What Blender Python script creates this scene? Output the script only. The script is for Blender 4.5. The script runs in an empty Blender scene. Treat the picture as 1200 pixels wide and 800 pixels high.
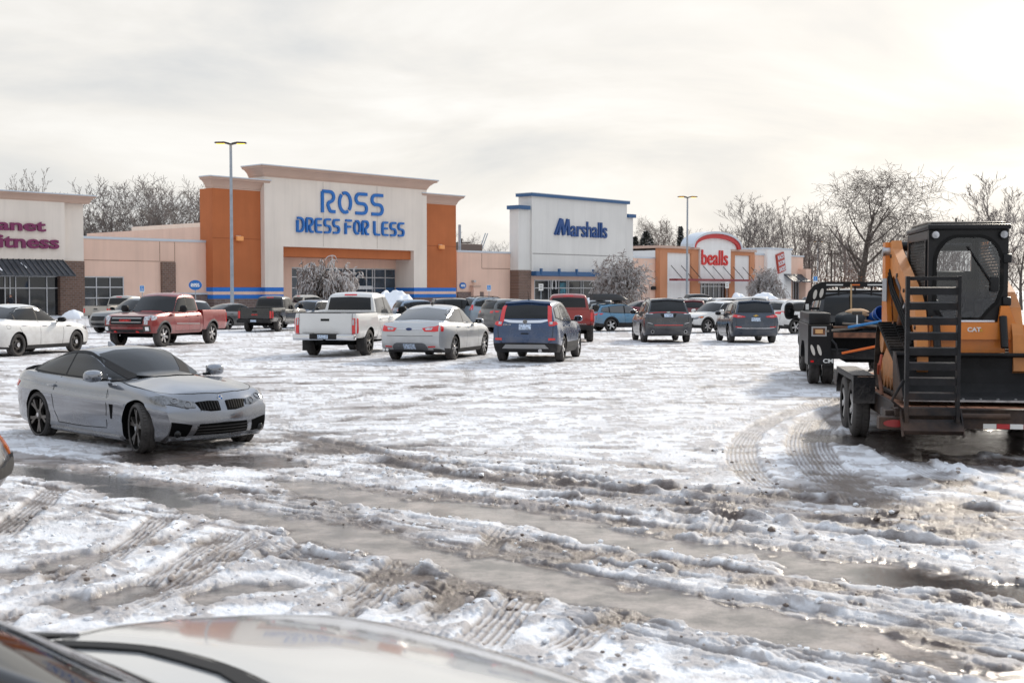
import bpy, bmesh, math, random
import numpy as np
from mathutils import Vector, Matrix
from mathutils.bvhtree import BVHTree

random.seed(7)
sc = bpy.context.scene
COL = sc.collection
R = math.radians

# ------------------------------------------------------------------ camera, sky, sun, exposure
F = 1450.0            # focal length in pixels of the 1200 px wide photograph
HC = 2.05             # camera height
PITCH = math.atan(60.0 / F)
cd = bpy.data.cameras.new('camera')
cd.sensor_width = 36.0
cd.lens = F / 1200.0 * 36.0
cd.clip_start = 0.1
cd.clip_end = 6000
cd.dof.use_dof = True
cd.dof.focus_distance = 30.0
cd.dof.aperture_fstop = 3.6
cam = bpy.data.objects.new('camera', cd)
COL.objects.link(cam)
cam.location = (0, 0, HC)
cam.rotation_euler = (math.pi / 2 - PITCH, 0, 0)
sc.camera = cam

SUN_AZ = R(32)        # to the right of straight ahead
SUN_EL = R(27)
world = bpy.data.worlds.new('World')
sc.world = world
world.use_nodes = True
wn = world.node_tree.nodes
wl = world.node_tree.links
wn.clear()
w_out = wn.new('ShaderNodeOutputWorld')
w_bg = wn.new('ShaderNodeBackground')
w_bg.inputs['Strength'].default_value = 1.0
w_sky = wn.new('ShaderNodeTexSky')
w_sky.sky_type = 'NISHITA'
w_sky.sun_disc = False
w_sky.sun_elevation = SUN_EL
w_sky.sun_rotation = SUN_AZ
w_sky.dust_density = 3.0
w_sc = wn.new('ShaderNodeVectorMath'); w_sc.operation = 'SCALE'
w_sc.inputs['Scale'].default_value = 0.06
wl.new(w_sky.outputs[0], w_sc.inputs[0])
w_tc = wn.new('ShaderNodeTexCoord')
w_map = wn.new('ShaderNodeSeparateXYZ')
wl.new(w_tc.outputs['Generated'], w_map.inputs[0])
def wmath(op, a, b=None):
    n = wn.new('ShaderNodeMath'); n.operation = op
    for i, s in enumerate((a, b)):
        if s is None: continue
        if isinstance(s, (int, float)): n.inputs[i].default_value = s
        else: wl.new(s, n.inputs[i])
    return n.outputs[0]
zp = wmath('ADD', wmath('MAXIMUM', w_map.outputs[2], 0.0), 0.34)
cx = wmath('DIVIDE', w_map.outputs[0], zp)
cy = wmath('DIVIDE', w_map.outputs[1], zp)
w_cmb = wn.new('ShaderNodeCombineXYZ')
wl.new(wmath('MULTIPLY', cx, 0.75), w_cmb.inputs[0])
wl.new(wmath('MULTIPLY', cy, 1.1), w_cmb.inputs[1])
w_n = wn.new('ShaderNodeTexNoise')
w_n.inputs['Scale'].default_value = 1.7
w_n.inputs['Detail'].default_value = 6
w_n.inputs['Roughness'].default_value = 0.55
w_n.inputs['Distortion'].default_value = 0.45
wl.new(w_cmb.outputs[0], w_n.inputs['Vector'])
# thickness of the cloud sheet: thin and bright round the sun and towards the horizon, greyer high up and away from it
sdir = Vector((math.sin(SUN_AZ) * math.cos(SUN_EL), math.cos(SUN_AZ) * math.cos(SUN_EL), math.sin(SUN_EL)))
w_dot = wn.new('ShaderNodeVectorMath'); w_dot.operation = 'DOT_PRODUCT'
wl.new(w_tc.outputs['Generated'], w_dot.inputs[0])
w_dot.inputs[1].default_value = sdir
near = wmath('POWER', wmath('MAXIMUM', w_dot.outputs['Value'], 0.0), 6.0)
zz = wmath('MAXIMUM', w_map.outputs[2], 0.0)
lum = wmath('ADD', wmath('MULTIPLY', near, 0.19), 0.60)
lum = wmath('SUBTRACT', lum, wmath('MULTIPLY', wmath('MINIMUM', zz, 0.22), 0.20))
lum = wmath('ADD', lum, wmath('MULTIPLY', wmath('MINIMUM', wmath('MAXIMUM', wmath('SUBTRACT', zz, 0.27), 0.0), 0.45), 0.45))   # overcast sky: brightest overhead
lum = wmath('ADD', lum, wmath('MULTIPLY', wmath('SUBTRACT', w_n.outputs[0], 0.5), 1.0))
w_ramp = wn.new('ShaderNodeValToRGB')
cr = w_ramp.color_ramp
cr.elements[0].position = 0.30; cr.elements[0].color = (0.43, 0.47, 0.515, 1)
cr.elements[1].position = 1.0; cr.elements[1].color = (1.10, 1.085, 1.055, 1)
e = cr.elements.new(0.62); e.color = (0.76, 0.74, 0.705, 1)
wl.new(lum, w_ramp.inputs[0])
w_mix = wn.new('ShaderNodeMix'); w_mix.data_type = 'RGBA'
w_mix.inputs['Factor'].default_value = 0.90
wl.new(w_sc.outputs[0], w_mix.inputs[6])
w_tint = wn.new('ShaderNodeMix'); w_tint.data_type = 'RGBA'; w_tint.blend_type = 'MULTIPLY'
wl.new(wmath('MULTIPLY', wmath('MINIMUM', wmath('MAXIMUM', wmath('SUBTRACT', zz, 0.25), 0.0), 0.35), 2.8), w_tint.inputs[0])
wl.new(w_ramp.outputs[0], w_tint.inputs[6])
w_tint.inputs[7].default_value = (0.86, 0.97, 1.16, 1)
wl.new(w_tint.outputs[2], w_mix.inputs[7])
wl.new(w_mix.outputs[2], w_bg.inputs['Color'])
wl.new(w_bg.outputs[0], w_out.inputs['Surface'])

sl = bpy.data.lights.new('sun', 'SUN')
sl.energy = 2.6
sl.angle = R(6)
sl.color = (1.0, 0.90, 0.76)
sun = bpy.data.objects.new('sun', sl)
COL.objects.link(sun)
sun.rotation_euler = (-sdir).to_track_quat('-Z', 'Y').to_euler()

sc.view_settings.view_transform = 'Standard'
sc.view_settings.look = 'None'
sc.view_settings.gamma = 1
sc.view_settings.use_curve_mapping = False
sc.view_settings.exposure = 0.33

# ------------------------------------------------------------------ pixels and places
FW = Vector((0, math.cos(PITCH), -math.sin(PITCH)))
UP = Vector((0, math.sin(PITCH), math.cos(PITCH)))
def ray(px, py):
    return FW + Vector((1, 0, 0)) * ((px - 600) / F) + UP * ((400 - py) / F)
def at(px, py, Y):
    d = ray(px, py)
    return Vector((0, 0, HC)) + d * (Y / d.y)
def gz(x, y):
    """the lie of the lot: a low crown, a dip on the near left, falling gently towards the shops"""
    z = np.interp(y, [0, 14, 24, 34, 42, 48, 66, 80], [0, 0, .05, .10, .07, .02, -.17, -.2])
    return z - .14 * np.exp(-((x + 5.5) ** 2 / 16 + (y - 18.5) ** 2 / 25))
def on_ground(px, py):
    d = ray(px, py)
    t = HC / -d.z
    for _ in range(12):
        t = (HC - float(gz(d.x * t, d.y * t))) / -d.z
    return Vector((d.x * t, d.y * t, HC + d.z * t))

# ------------------------------------------------------------------ object bookkeeping
def tag(o, label=None, cat=None, group=None, kind=None):
    if label: o['label'] = label
    if cat: o['category'] = cat
    if group: o['group'] = group
    if kind: o['kind'] = kind
    return o
def empty(name, loc=(0, 0, 0), rz=0.0):
    o = bpy.data.objects.new(name, None)
    o.empty_display_size = 0.2
    o.location = loc
    o.rotation_euler = (0, 0, rz)
    COL.objects.link(o)
    return o
def link(name, me, parent=None, mats=None):
    o = bpy.data.objects.new(name, me)
    COL.objects.link(o)
    if parent is not None: o.parent = parent
    if mats is not None:
        for m in (mats if isinstance(mats, (list, tuple)) else [mats]): me.materials.append(m)
    return o
def kids(o):
    return [c for c in bpy.data.objects if c.parent == o]
def copy_tree(o, parent=None, cache=None):
    c = o.copy(); COL.objects.link(c)
    c.parent = parent
    for ch in o.children: copy_tree(ch, c)
    return c

class MB:
    """collects polygons of one mesh"""
    def __init__(s): s.v = []; s.f = []; s.m = []; s.M = None
    def add(s, vs, fs, mi=0):
        b = len(s.v)
        if s.M is not None: vs = [s.M @ Vector(q) for q in vs]
        s.v += [tuple(q) for q in vs]
        s.f += [tuple(b + i for i in f) for f in fs]
        s.m += [mi] * len(fs)
        return s
    def box(s, x0, x1, y0, y1, z0, z1, mi=0):
        vs = [(x, y, z) for x in (x0, x1) for y in (y0, y1) for z in (z0, z1)]
        return s.add(vs, [(0, 1, 3, 2), (4, 6, 7, 5), (0, 4, 5, 1), (2, 3, 7, 6), (0, 2, 6, 4), (1, 5, 7, 3)], mi)
    def bbox(s, x0, x1, y0, y1, z0, z1, b=.01, mi=0):
        """box with chamfered edges"""
        bm = bmesh.new()
        bmesh.ops.create_cube(bm, size=1)
        for v in bm.verts:
            v.co = Vector((x0 + (v.co.x + .5) * (x1 - x0), y0 + (v.co.y + .5) * (y1 - y0), z0 + (v.co.z + .5) * (z1 - z0)))
        b = min(b, .45 * min(abs(x1 - x0), abs(y1 - y0), abs(z1 - z0)))
        bmesh.ops.bevel(bm, geom=bm.edges[:], offset=b, segments=2, profile=.5, affect='EDGES')
        return s.bm(bm, mi)
    def bm(s, bm, mi=0):
        bm.verts.index_update()
        s.add([v.co.copy() for v in bm.verts], [tuple(v.index for v in f.verts) for f in bm.faces], mi)
        bm.free()
        return s
    def prism(s, pts, axis, a0, a1, mi=0):
        """polygon pts extruded along axis ('x': pts are (y,z), 'y': (x,z), 'z': (x,y))"""
        def P(p, a):
            return {'x': (a, p[0], p[1]), 'y': (p[0], a, p[1]), 'z': (p[0], p[1], a)}[axis]
        n = len(pts)
        vs = [P(p, a0) for p in pts] + [P(p, a1) for p in pts]
        fs = [tuple(range(n))[::-1], tuple(range(n, 2 * n))] + [(i, (i + 1) % n, n + (i + 1) % n, n + i) for i in range(n)]
        return s.add(vs, fs, mi)
    def tube(s, pts, r, n=8, mi=0, cap=True, closed=False):
        pts = [Vector(p) for p in pts]
        m = len(pts)
        rr = r if isinstance(r, (list, tuple)) else [r] * m
        vs = []; fs = []
        u = None
        for i, p in enumerate(pts):
            a = pts[(i - 1) % m] if (i > 0 or closed) else p
            c = pts[(i + 1) % m] if (i < m - 1 or closed) else p
            t = (c - a).normalized()
            if u is None:
                u = t.orthogonal().normalized()
            else:
                u = (u - t * u.dot(t))
                u = u.normalized() if u.length > 1e-6 else t.orthogonal().normalized()
            w = t.cross(u)
            for k in range(n):
                an = 2 * math.pi * (k + .5) / n
                vs.append(p + (u * math.cos(an) + w * math.sin(an)) * rr[i])
        for i in range(m if closed else m - 1):
            j = (i + 1) % m
            for k in range(n):
                k2 = (k + 1) % n
                fs.append((i * n + k, i * n + k2, j * n + k2, j * n + k))
        if cap and not closed:
            fs.append(tuple(range(n))[::-1]); fs.append(tuple(range((m - 1) * n, m * n)))
        return s.add(vs, fs, mi)
    def cyl(s, c, axis, r, h, n=20, mi=0, r2=None):
        c = Vector(c); a = {'x': Vector((1, 0, 0)), 'y': Vector((0, 1, 0)), 'z': Vector((0, 0, 1))}[axis]
        return s.tube([c - a * h / 2, c + a * h / 2], [r, r if r2 is None else r2], n, mi)
    def lathe(s, prof, axis='y', n=28, mi=0, c=(0, 0, 0)):
        """prof = [(r, a)] turned round axis through c"""
        vs = []; fs = []
        for r, a in prof:
            for k in range(n):
                an = 2 * math.pi * k / n
                p, q = r * math.cos(an), r * math.sin(an)
                vs.append({'y': (p, a, q), 'x': (a, p, q), 'z': (p, q, a)}[axis])
        m = len(prof)
        for i in range(m - 1):
            for k in range(n):
                k2 = (k + 1) % n
                fs.append((i * n + k, i * n + k2, (i + 1) * n + k2, (i + 1) * n + k))
        vs = [(v[0] + c[0], v[1] + c[1], v[2] + c[2]) for v in vs]
        return s.add(vs, fs, mi)
    def mesh(s, smooth=None):
        me = bpy.data.meshes.new('m')
        me.from_pydata(s.v, [], s.f)
        me.polygons.foreach_set('material_index', s.m)
        fix(me, smooth)
        return me
    def build(s, name, mats, parent=None, smooth=None):
        return link(name, s.mesh(smooth), parent, mats)
def fix(me, smooth=None):
    bm = bmesh.new(); bm.from_mesh(me)
    bmesh.ops.recalc_face_normals(bm, faces=bm.faces[:])
    bm.to_mesh(me); bm.free()
    if smooth is not None:
        me.polygons.foreach_set('use_smooth', [True] * len(me.polygons))
        me.set_sharp_from_angle(angle=R(smooth))
    me.update()

# ------------------------------------------------------------------ materials
MATS = {}
def mat(name, col, rough=.6, metal=0.0, bump=0.0, bscale=30.0, var=0.0, vscale=4.0, coat=0.0, emit=None, spec=.5, dirt=0.0, dirtcol=(.30, .27, .25), streak=0.0):
    if name in MATS: return MATS[name]
    m = bpy.data.materials.new(name); m.use_nodes = True
    nt = m.node_tree; N = nt.nodes; L = nt.links
    b = N['Principled BSDF']
    b.inputs['Base Color'].default_value = (*col, 1)
    b.inputs['Roughness'].default_value = rough
    b.inputs['Metallic'].default_value = metal
    b.inputs['Specular IOR Level'].default_value = spec
    b.inputs['Coat Weight'].default_value = coat
    b.inputs['Coat Roughness'].default_value = .06
    if emit:
        b.inputs['Emission Color'].default_value = (*emit[:3], 1); b.inputs['Emission Strength'].default_value = emit[3]
    tc = N.new('ShaderNodeTexCoord')
    cout = None
    if var:
        n = N.new('ShaderNodeTexNoise'); n.inputs['Scale'].default_value = vscale; n.inputs['Detail'].default_value = 6
        L.new(tc.outputs['Object'], n.inputs['Vector'])
        r = N.new('ShaderNodeMapRange'); r.inputs[1].default_value = .3; r.inputs[2].default_value = .7
        r.inputs[3].default_value = 1 - var; r.inputs[4].default_value = 1 + var
        L.new(n.outputs[0], r.inputs[0])
        v = N.new('ShaderNodeVectorMath'); v.operation = 'SCALE'; v.inputs[0].default_value = col
        L.new(r.outputs[0], v.inputs['Scale'])
        cout = v.outputs[0]
    if streak:      # rain streaks down a wall
        mp = N.new('ShaderNodeMapping'); mp.inputs['Scale'].default_value = (1.6, 1.6, .09)
        L.new(tc.outputs['Object'], mp.inputs[0])
        ns = N.new('ShaderNodeTexNoise'); ns.inputs['Scale'].default_value = 1.0; ns.inputs['Detail'].default_value = 7; ns.inputs['Roughness'].default_value = .65
        L.new(mp.outputs[0], ns.inputs['Vector'])
        ms = N.new('ShaderNodeMapRange'); ms.inputs[1].default_value = .45; ms.inputs[2].default_value = .75; ms.inputs[3].default_value = 0; ms.inputs[4].default_value = streak
        L.new(ns.outputs[0], ms.inputs[0])
        mz = N.new('ShaderNodeMix'); mz.data_type = 'RGBA'; L.new(ms.outputs[0], mz.inputs[0])
        if cout is not None: L.new(cout, mz.inputs[6])
        else: mz.inputs[6].default_value = (*col, 1)
        mz.inputs[7].default_value = (col[0] * .55, col[1] * .55, col[2] * .55, 1)
        cout = mz.outputs[2]
    if dirt:
        n2 = N.new('ShaderNodeTexNoise'); n2.inputs['Scale'].default_value = 2.2; n2.inputs['Detail'].default_value = 9; n2.inputs['Roughness'].default_value = .7
        L.new(tc.outputs['Object'], n2.inputs['Vector'])
        sx = N.new('ShaderNodeSeparateXYZ'); L.new(tc.outputs['Object'], sx.inputs[0])
        # splashed road salt: patches, more of them low down on the panels
        mr = N.new('ShaderNodeMapRange'); mr.inputs[1].default_value = .25; mr.inputs[2].default_value = 1.0; mr.inputs[3].default_value = .22; mr.inputs[4].default_value = -.12
        L.new(sx.outputs[2], mr.inputs[0])
        ad = N.new('ShaderNodeMath'); ad.operation = 'ADD'; L.new(n2.outputs[0], ad.inputs[0]); L.new(mr.outputs[0], ad.inputs[1])
        m2 = N.new('ShaderNodeMapRange'); m2.inputs[1].default_value = .46; m2.inputs[2].default_value = .78; m2.inputs[3].default_value = 0; m2.inputs[4].default_value = dirt
        L.new(ad.outputs[0], m2.inputs[0])
        mx = N.new('ShaderNodeMix'); mx.data_type = 'RGBA'
        L.new(m2.outputs[0], mx.inputs['Factor'])
        if cout is not None: L.new(cout, mx.inputs[6])
        else: mx.inputs[6].default_value = (*col, 1)
        mx.inputs[7].default_value = (*dirtcol, 1)
        cout = mx.outputs[2]
        m3 = N.new('ShaderNodeMapRange'); m3.inputs[1].default_value = 0; m3.inputs[2].default_value = 1; m3.inputs[3].default_value = rough; m3.inputs[4].default_value = .8
        L.new(m2.outputs[0], m3.inputs[0]); L.new(m3.outputs[0], b.inputs['Roughness'])
        if coat:
            m4 = N.new('ShaderNodeMapRange'); m4.inputs[1].default_value = 0; m4.inputs[2].default_value = .6; m4.inputs[3].default_value = coat; m4.inputs[4].default_value = 0
            L.new(m2.outputs[0], m4.inputs[0]); L.new(m4.outputs[0], b.inputs['Coat Weight'])
    if cout is not None: L.new(cout, b.inputs['Base Color'])
    if bump:
        n3 = N.new('ShaderNodeTexNoise'); n3.inputs['Scale'].default_value = bscale; n3.inputs['Detail'].default_value = 4
        L.new(tc.outputs['Object'], n3.inputs['Vector'])
        bp = N.new('ShaderNodeBump'); bp.inputs['Strength'].default_value = bump; bp.inputs['Distance'].default_value = .02
        L.new(n3.outputs[0], bp.inputs['Height']); L.new(bp.outputs[0], b.inputs['Normal'])
    MATS[name] = m
    return m
# ------------------------------------------------------------------ the ground: one sheet, slush and ruts near the camera
def _hash(ix, iy, seed):
    h = (ix.astype(np.int64) * 374761393 + iy.astype(np.int64) * 668265263 + seed * 974634777) & 0xFFFFFFFF
    h = ((h ^ (h >> 13)) * 1274126177) & 0xFFFFFFFF
    h = h ^ (h >> 16)
    return (h & 0xFFFF).astype(np.float32) / 65535.0
def vnoise(x, y, seed=0):
    ix = np.floor(x); iy = np.floor(y)
    fx = (x - ix).astype(np.float32); fy = (y - iy).astype(np.float32)
    fx = fx * fx * fx * (fx * (fx * 6 - 15) + 10); fy = fy * fy * fy * (fy * (fy * 6 - 15) + 10)
    a = _hash(ix, iy, seed); b = _hash(ix + 1, iy, seed); c = _hash(ix, iy + 1, seed); d = _hash(ix + 1, iy + 1, seed)
    return (a + (b - a) * fx) * (1 - fy) + (c + (d - c) * fx) * fy
def fbm(x, y, oct=4, seed=0, gain=.5):
    s = 0; a = 1; t = 0
    for o in range(oct):
        c, sn = math.cos(o * 1.1), math.sin(o * 1.1)
        s = s + a * vnoise((x * c - y * sn) * 2 ** o + 17.3 * o, (x * sn + y * c) * 2 ** o - 9.1 * o, seed + o)
        t += a; a *= gain
    return s / t
def sstep(a, b, x):
    t = np.clip((x - a) / (b - a), 0, 1)
    return t * t * (3 - 2 * t)

def catmull(P, step=.25):
    P = np.array(P, float)
    Q = np.vstack([2 * P[0] - P[1], P, 2 * P[-1] - P[-2]])
    out = []
    for i in range(1, len(Q) - 2):
        p0, p1, p2, p3 = Q[i - 1], Q[i], Q[i + 1], Q[i + 2]
        n = max(2, int(np.linalg.norm(p2 - p1) / step))
        for k in range(n):
            t = k / n
            out.append(.5 * (2 * p1 + (p2 - p0) * t + (2 * p0 - 5 * p1 + 4 * p2 - p3) * t * t + (3 * p1 - p0 - 3 * p2 + p3) * t ** 3))
    out.append(P[-1])
    return np.array(out)
def gpts(L):
    return [on_ground(px, py)[:2] for px, py in L]

ang = np.concatenate([np.linspace(-34, 34, 1200)])
ang_c = np.linspace(34, 326, 90)[1:-1]
ANG = np.radians(np.concatenate([ang, ang_c]))
rows = np.linspace(2.05 * 1237 / 5.6, 2.05 * 1237 / 58., 520)
RAD = np.concatenate([[.4, 1.2, 2, 2.8, 3.6, 4.4, 5.0, 5.3], 2.05 * 1237 / rows, 58 * np.geomspace(1.03, 60, 46)])
A_, R_ = np.meshgrid(ANG, RAD)
GX = (np.sin(A_) * R_).ravel(); GY = (np.cos(A_) * R_).ravel()
nR, nA = R_.shape

depthf = np.sqrt(GX ** 2 + GY ** 2)
farf = sstep(14, 24, depthf)                       # packed thin snow further out
S = np.full(GX.shape, 1.0, np.float32)             # cover of snow
BR = np.zeros(GX.shape, np.float32)                # brown slush
DEEP = np.zeros(GX.shape, np.float32)             # where that water stands deep and dark
WET = np.zeros(GX.shape, np.float32)               # standing water / bare wet asphalt
H = np.zeros(GX.shape, np.float32)                 # extra relief from ruts and berms

jit = (fbm(GX * 1.6, GY * 1.6, 4, 3) - .5)
jit2 = (fbm(GX * 5, GY * 5, 3, 11) - .5)

def band_dist(line, reach):
    """distance, signed side and arc length from a polyline for the vertices near it"""
    P = catmull(gpts(line))
    lo = P.min(0) - reach; hi = P.max(0) + reach
    idx = np.nonzero((GX > lo[0]) & (GX < hi[0]) & (GY > lo[1]) & (GY < hi[1]))[0]
    x = GX[idx]; y = GY[idx]
    best = np.full(len(idx), 1e9); side = np.zeros(len(idx)); arc = np.zeros(len(idx))
    s0 = 0.0
    tot = np.linalg.norm(np.diff(P, axis=0), axis=1).sum()
    for a, b in zip(P[:-1], P[1:]):
        d = b - a; l = np.hypot(*d)
        if l < 1e-6: continue
        t = np.clip(((x - a[0]) * d[0] + (y - a[1]) * d[1]) / l ** 2, 0, 1)
        ex = x - a[0] - t * d[0]; ey = y - a[1] - t * d[1]
        q = np.hypot(ex, ey)
        m = q < best
        best[m] = q[m]; side[m] = np.sign(d[0] * ey - d[1] * ex)[m]; arc[m] = (s0 + t * l)[m]
        s0 += l
    k = best < reach
    return idx[k], best[k], side[k], arc[k], tot

def wetband(line, hw, water=1.0, edge=.10, ends=.8, deep=0.0):
    i, d, sd, s, tot = band_dist(line, hw + 1.0)
    w = hw * (1 - .5 * sstep(ends, 0, s) - .5 * sstep(tot - ends, tot, s))
    dd = d + jit[i] * .55 + jit2[i] * .34 - w
    k = sstep(edge, -edge, dd)
    S[i] *= 1 - k
    DEEP[i] = np.maximum(DEEP[i] * (1 - k * .0), k * deep)
    WET[i] = np.maximum(WET[i], k * water)
    # dirty fringe of soaked slush round it
    BR[i] = np.maximum(BR[i], .8 * sstep(.30, .02, dd + jit2[i] * .25))
def rut(line, hw=.13, depth=.03, berm=.03, brown=.6, tread=.5, clear=.35, fade=.6, lug=0.0):
    i, d, sd, s, tot = band_dist(line, hw + .5)
    f = sstep(0, fade, s) * sstep(tot, tot - fade, s)
    wob = jit[i] * .16 + jit2[i] * .03
    dd = d + wob * .6
    inside = sstep(hw + .035, hw - .02, dd) * f
    b = np.exp(-((dd - hw - .07) / .07) ** 2) * f * (.35 + 1.5 * np.clip(.5 + jit2[i] * 2.5 + jit[i] * 1.2, 0, 1))
    H[i] += .55 * berm * b
    q = d * sd
    ribs = (np.cos(q / .052 * 2 * np.pi) * .5 + .5)
    lugs = (np.cos((s + np.abs(q) * .7) / .085 * 2 * np.pi) * .5 + .5)
    tr = ribs * (1 - lug) + lug * lugs
    H[i] -= inside * (depth - .012 * tread * tr)
    BR[i] = np.maximum(BR[i], inside * brown * (1 - .6 * tr * tread))
    S[i] *= 1 - inside * clear * (1 - .6 * tr * tread)
def ridge(line, hw, h, lump=.6):
    i, d, sd, s, tot = band_dist(line, hw * 2.2)
    f = sstep(0, .8, s) * sstep(tot, tot - .8, s)
    g = np.exp(-((d + jit[i] * .3) / hw) ** 2) * f
    H[i] += .40 * h * g * (1 - lump + 2 * lump * np.clip(.5 + jit2[i] * 1.7 + jit[i], 0, 1))
    S[i] = np.maximum(S[i], np.clip(g * 1.4, 0, 1) * np.clip(.55 + jit2[i] * 3, 0, 1))
    BR[i] *= 1 - .75 * g

# soft wide belts of churned brown slush
def belt(line, hw, brown, clear=.3):
    i, d, sd, s, tot = band_dist(line, hw * 2.0)
    f = sstep(0, 1.5, s) * sstep(tot, tot - 1.5, s)
    g = np.exp(-(d / hw) ** 2) * f * np.clip(.45 + jit[i] * 2.6 + jit2[i] * .9, 0, 1.2)
    BR[i] = np.maximum(BR[i], np.clip(g * brown * 1.3, 0, 1))
    S[i] *= 1 - np.clip(g * clear, 0, .9)
belt([(290, 505), (420, 530), (560, 552), (720, 570), (900, 588), (1230, 622)], .9, .8, .45)
belt([(420, 543), (560, 568), (720, 588), (880, 606), (1030, 622), (1230, 650)], .55, .9, .5)
belt([(700, 605), (860, 622), (1000, 642), (1100, 655), (1230, 672)], .35, .9, .5)
belt([(1000, 715), (1100, 745), (1230, 775)], .5, .8, .4)
belt([(1060, 770), (1150, 785), (1240, 800)], .4, .9, .6)
belt([(-20, 520), (60, 505), (150, 525), (240, 540), (330, 540), (420, 556)], .8, .9, .6)
belt([(150, 700), (230, 670), (330, 690), (420, 660)], .45, .8, .35)
belt([(560, 760), (660, 740), (800, 735), (900, 745)], .35, .6, .25)
belt([(640, 414), (760, 407), (960, 410)], .5, .7, .3)
belt([(950, 505), (1060, 530), (1150, 555), (1240, 570)], .8, .5, .6)
belt([(1000, 515), (1100, 518), (1240, 520)], .9, .5, .85)
belt([(880, 560), (1000, 585), (1240, 600)], .8, .5, .25)

for ln in ([(330, 510), (420, 529), (520, 545), (640, 560), (760, 573), (900, 586), (1220, 612)],
           [(420, 540), (520, 558), (620, 572), (720, 585), (850, 600), (1000, 616), (1220, 643)],
           [(600, 580), (720, 594), (860, 611), (1000, 630), (1220, 655)],
           [(560, 553), (700, 568), (860, 580), (1000, 592), (1220, 604)]):
    rut(ln, .16, .035, .05, .95, .4, .6)
# two clear wet bands where wheels have run through to the asphalt
wetband([(-30, 545), (30, 553), (100, 562), (170, 577), (210, 590)], .34, 1.0, deep=1.0)
wetband([(215, 590), (290, 604), (370, 620), (440, 636), (510, 655), (600, 675), (700, 697), (800, 718), (900, 736), (1000, 752), (1090, 772), (1120, 790)], .27)
wetband([(330, 566), (430, 588), (520, 598), (600, 608), (690, 624), (780, 640), (860, 650), (950, 661), (1040, 673), (1130, 686), (1230, 700)], .31)
wetband([(30, 672), (80, 660), (125, 648)], .17, .9, ends=.4)
wetband([(95, 708), (130, 702), (165, 690)], .12, .9, ends=.3)
wetband([(240, 705), (280, 692), (325, 690)], .13, .9, ends=.3)
wetband([(150, 532), (210, 540), (270, 540), (330, 548)], .50, .8, ends=.8, deep=.9)
wetband([(1000, 516), (1080, 518), (1160, 518), (1290, 516)], 1.25, .8, ends=.6, deep=.9)  # dark wet ground; the trailer's reflection is part of this painted dark tone
wetband([(1040, 530), (1120, 540), (1260, 545)], .3, .7, ends=1.0, deep=.8)
wetband([(1050, 676), (1120, 686), (1180, 696), (1280, 708)], .42, 1.0, ends=.9, deep=1.0)
wetband([(1090, 785), (1160, 792), (1260, 800)], .22, .8, ends=.5, deep=.6)
# ridges of heaped snow
ridge([(30, 538), (120, 553), (220, 577), (320, 590), (420, 606), (480, 628)], .30, .055)
ridge([(400, 545), (480, 563), (560, 580), (650, 597), (740, 603), (860, 615), (960, 631), (1060, 646), (1220, 664)], .22, .085)
ridge([(430, 600), (520, 618), (620, 637), (720, 655), (820, 668), (960, 684), (1080, 705), (1220, 738)], .40, .05)
ridge([(470, 545), (560, 556), (650, 566), (740, 575)], .16, .05)
ridge([(750, 585), (880, 596), (1000, 610), (1100, 622), (1220, 630)], .14, .05)
ridge([(265, 528), (310, 528), (380, 532)], .34, .07, .3)
ridge([(0, 525), (60, 530), (130, 530)], .30, .06, .3)
ridge([(-10, 650), (70, 620), (140, 590), (170, 592)], .28, .06)
ridge([(-10, 700), (90, 690), (160, 640), (230, 610)], .24, .055)
ridge([(230, 700), (340, 660), (420, 655)], .26, .05)
ridge([(440, 715), (520, 690), (600, 685)], .26, .05)
ridge([(600, 800), (720, 770), (850, 760), (1010, 790)], .4, .03, .3)
ridge([(640, 705), (730, 718), (800, 727)], .2, .035)
# long grooved shoulder between the wet bands
for off in (0, 7, 14):
    rut([(400, 606 + off), (470, 628 + off), (560, 647 + off), (650, 668 + off), (780, 692 + off), (900, 708 + off), (1000, 731 + off), (1100, 747 + off), (1220, 775 + off)], .085, .022, .012, .55, .8, .25)
# single wheel tracks
for ln in ([(-10, 634), (40, 596), (72, 570)], [(40, 694), (115, 662), (165, 630), (200, 602)], [(85, 714), (168, 693), (227, 655), (285, 620)],
           [(120, 720), (210, 690), (270, 650), (330, 625)], [(385, 720), (430, 692), (470, 667), (492, 648)], [(415, 722), (460, 692), (500, 668)],
           [(550, 770), (588, 728), (628, 688)], [(640, 775), (685, 745), (740, 728), (820, 722)], [(300, 650), (360, 640), (430, 650)]):
    rut(ln, .13, .034, .035, .95, .9, .65, .35)
for ln in ([(770, 750), (840, 742), (930, 742)], [(800, 772), (900, 758), (980, 762)], [(860, 800), (930, 778), (1010, 770)], [(820, 676), (920, 690), (1040, 700)],
           [(990, 706), (1090, 712), (1200, 708)], [(300, 655), (400, 690), (480, 730)]):
    rut(ln, .11, .022, .015, .4, 1.0, .15, .5, lug=.6)
for ln in ([(985, 466), (930, 483), (888, 503), (870, 525), (875, 550), (905, 580)], [(1002, 470), (955, 490), (938, 515), (948, 545), (988, 578), (1060, 606)],
           [(1032, 470), (980, 490), (958, 515), (970, 545), (1015, 578), (1090, 604)]):
    rut(ln, .18, .035, .025, .9, .9, .6, .8)
for ln in ([(1030, 520), (1080, 550), (1140, 575), (1230, 598)], [(1105, 520), (1145, 545), (1230, 578)], [(1150, 515), (1190, 535), (1240, 550)]):
    rut(ln, .20, .035, .05, .5, .5, .5, .8)
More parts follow.
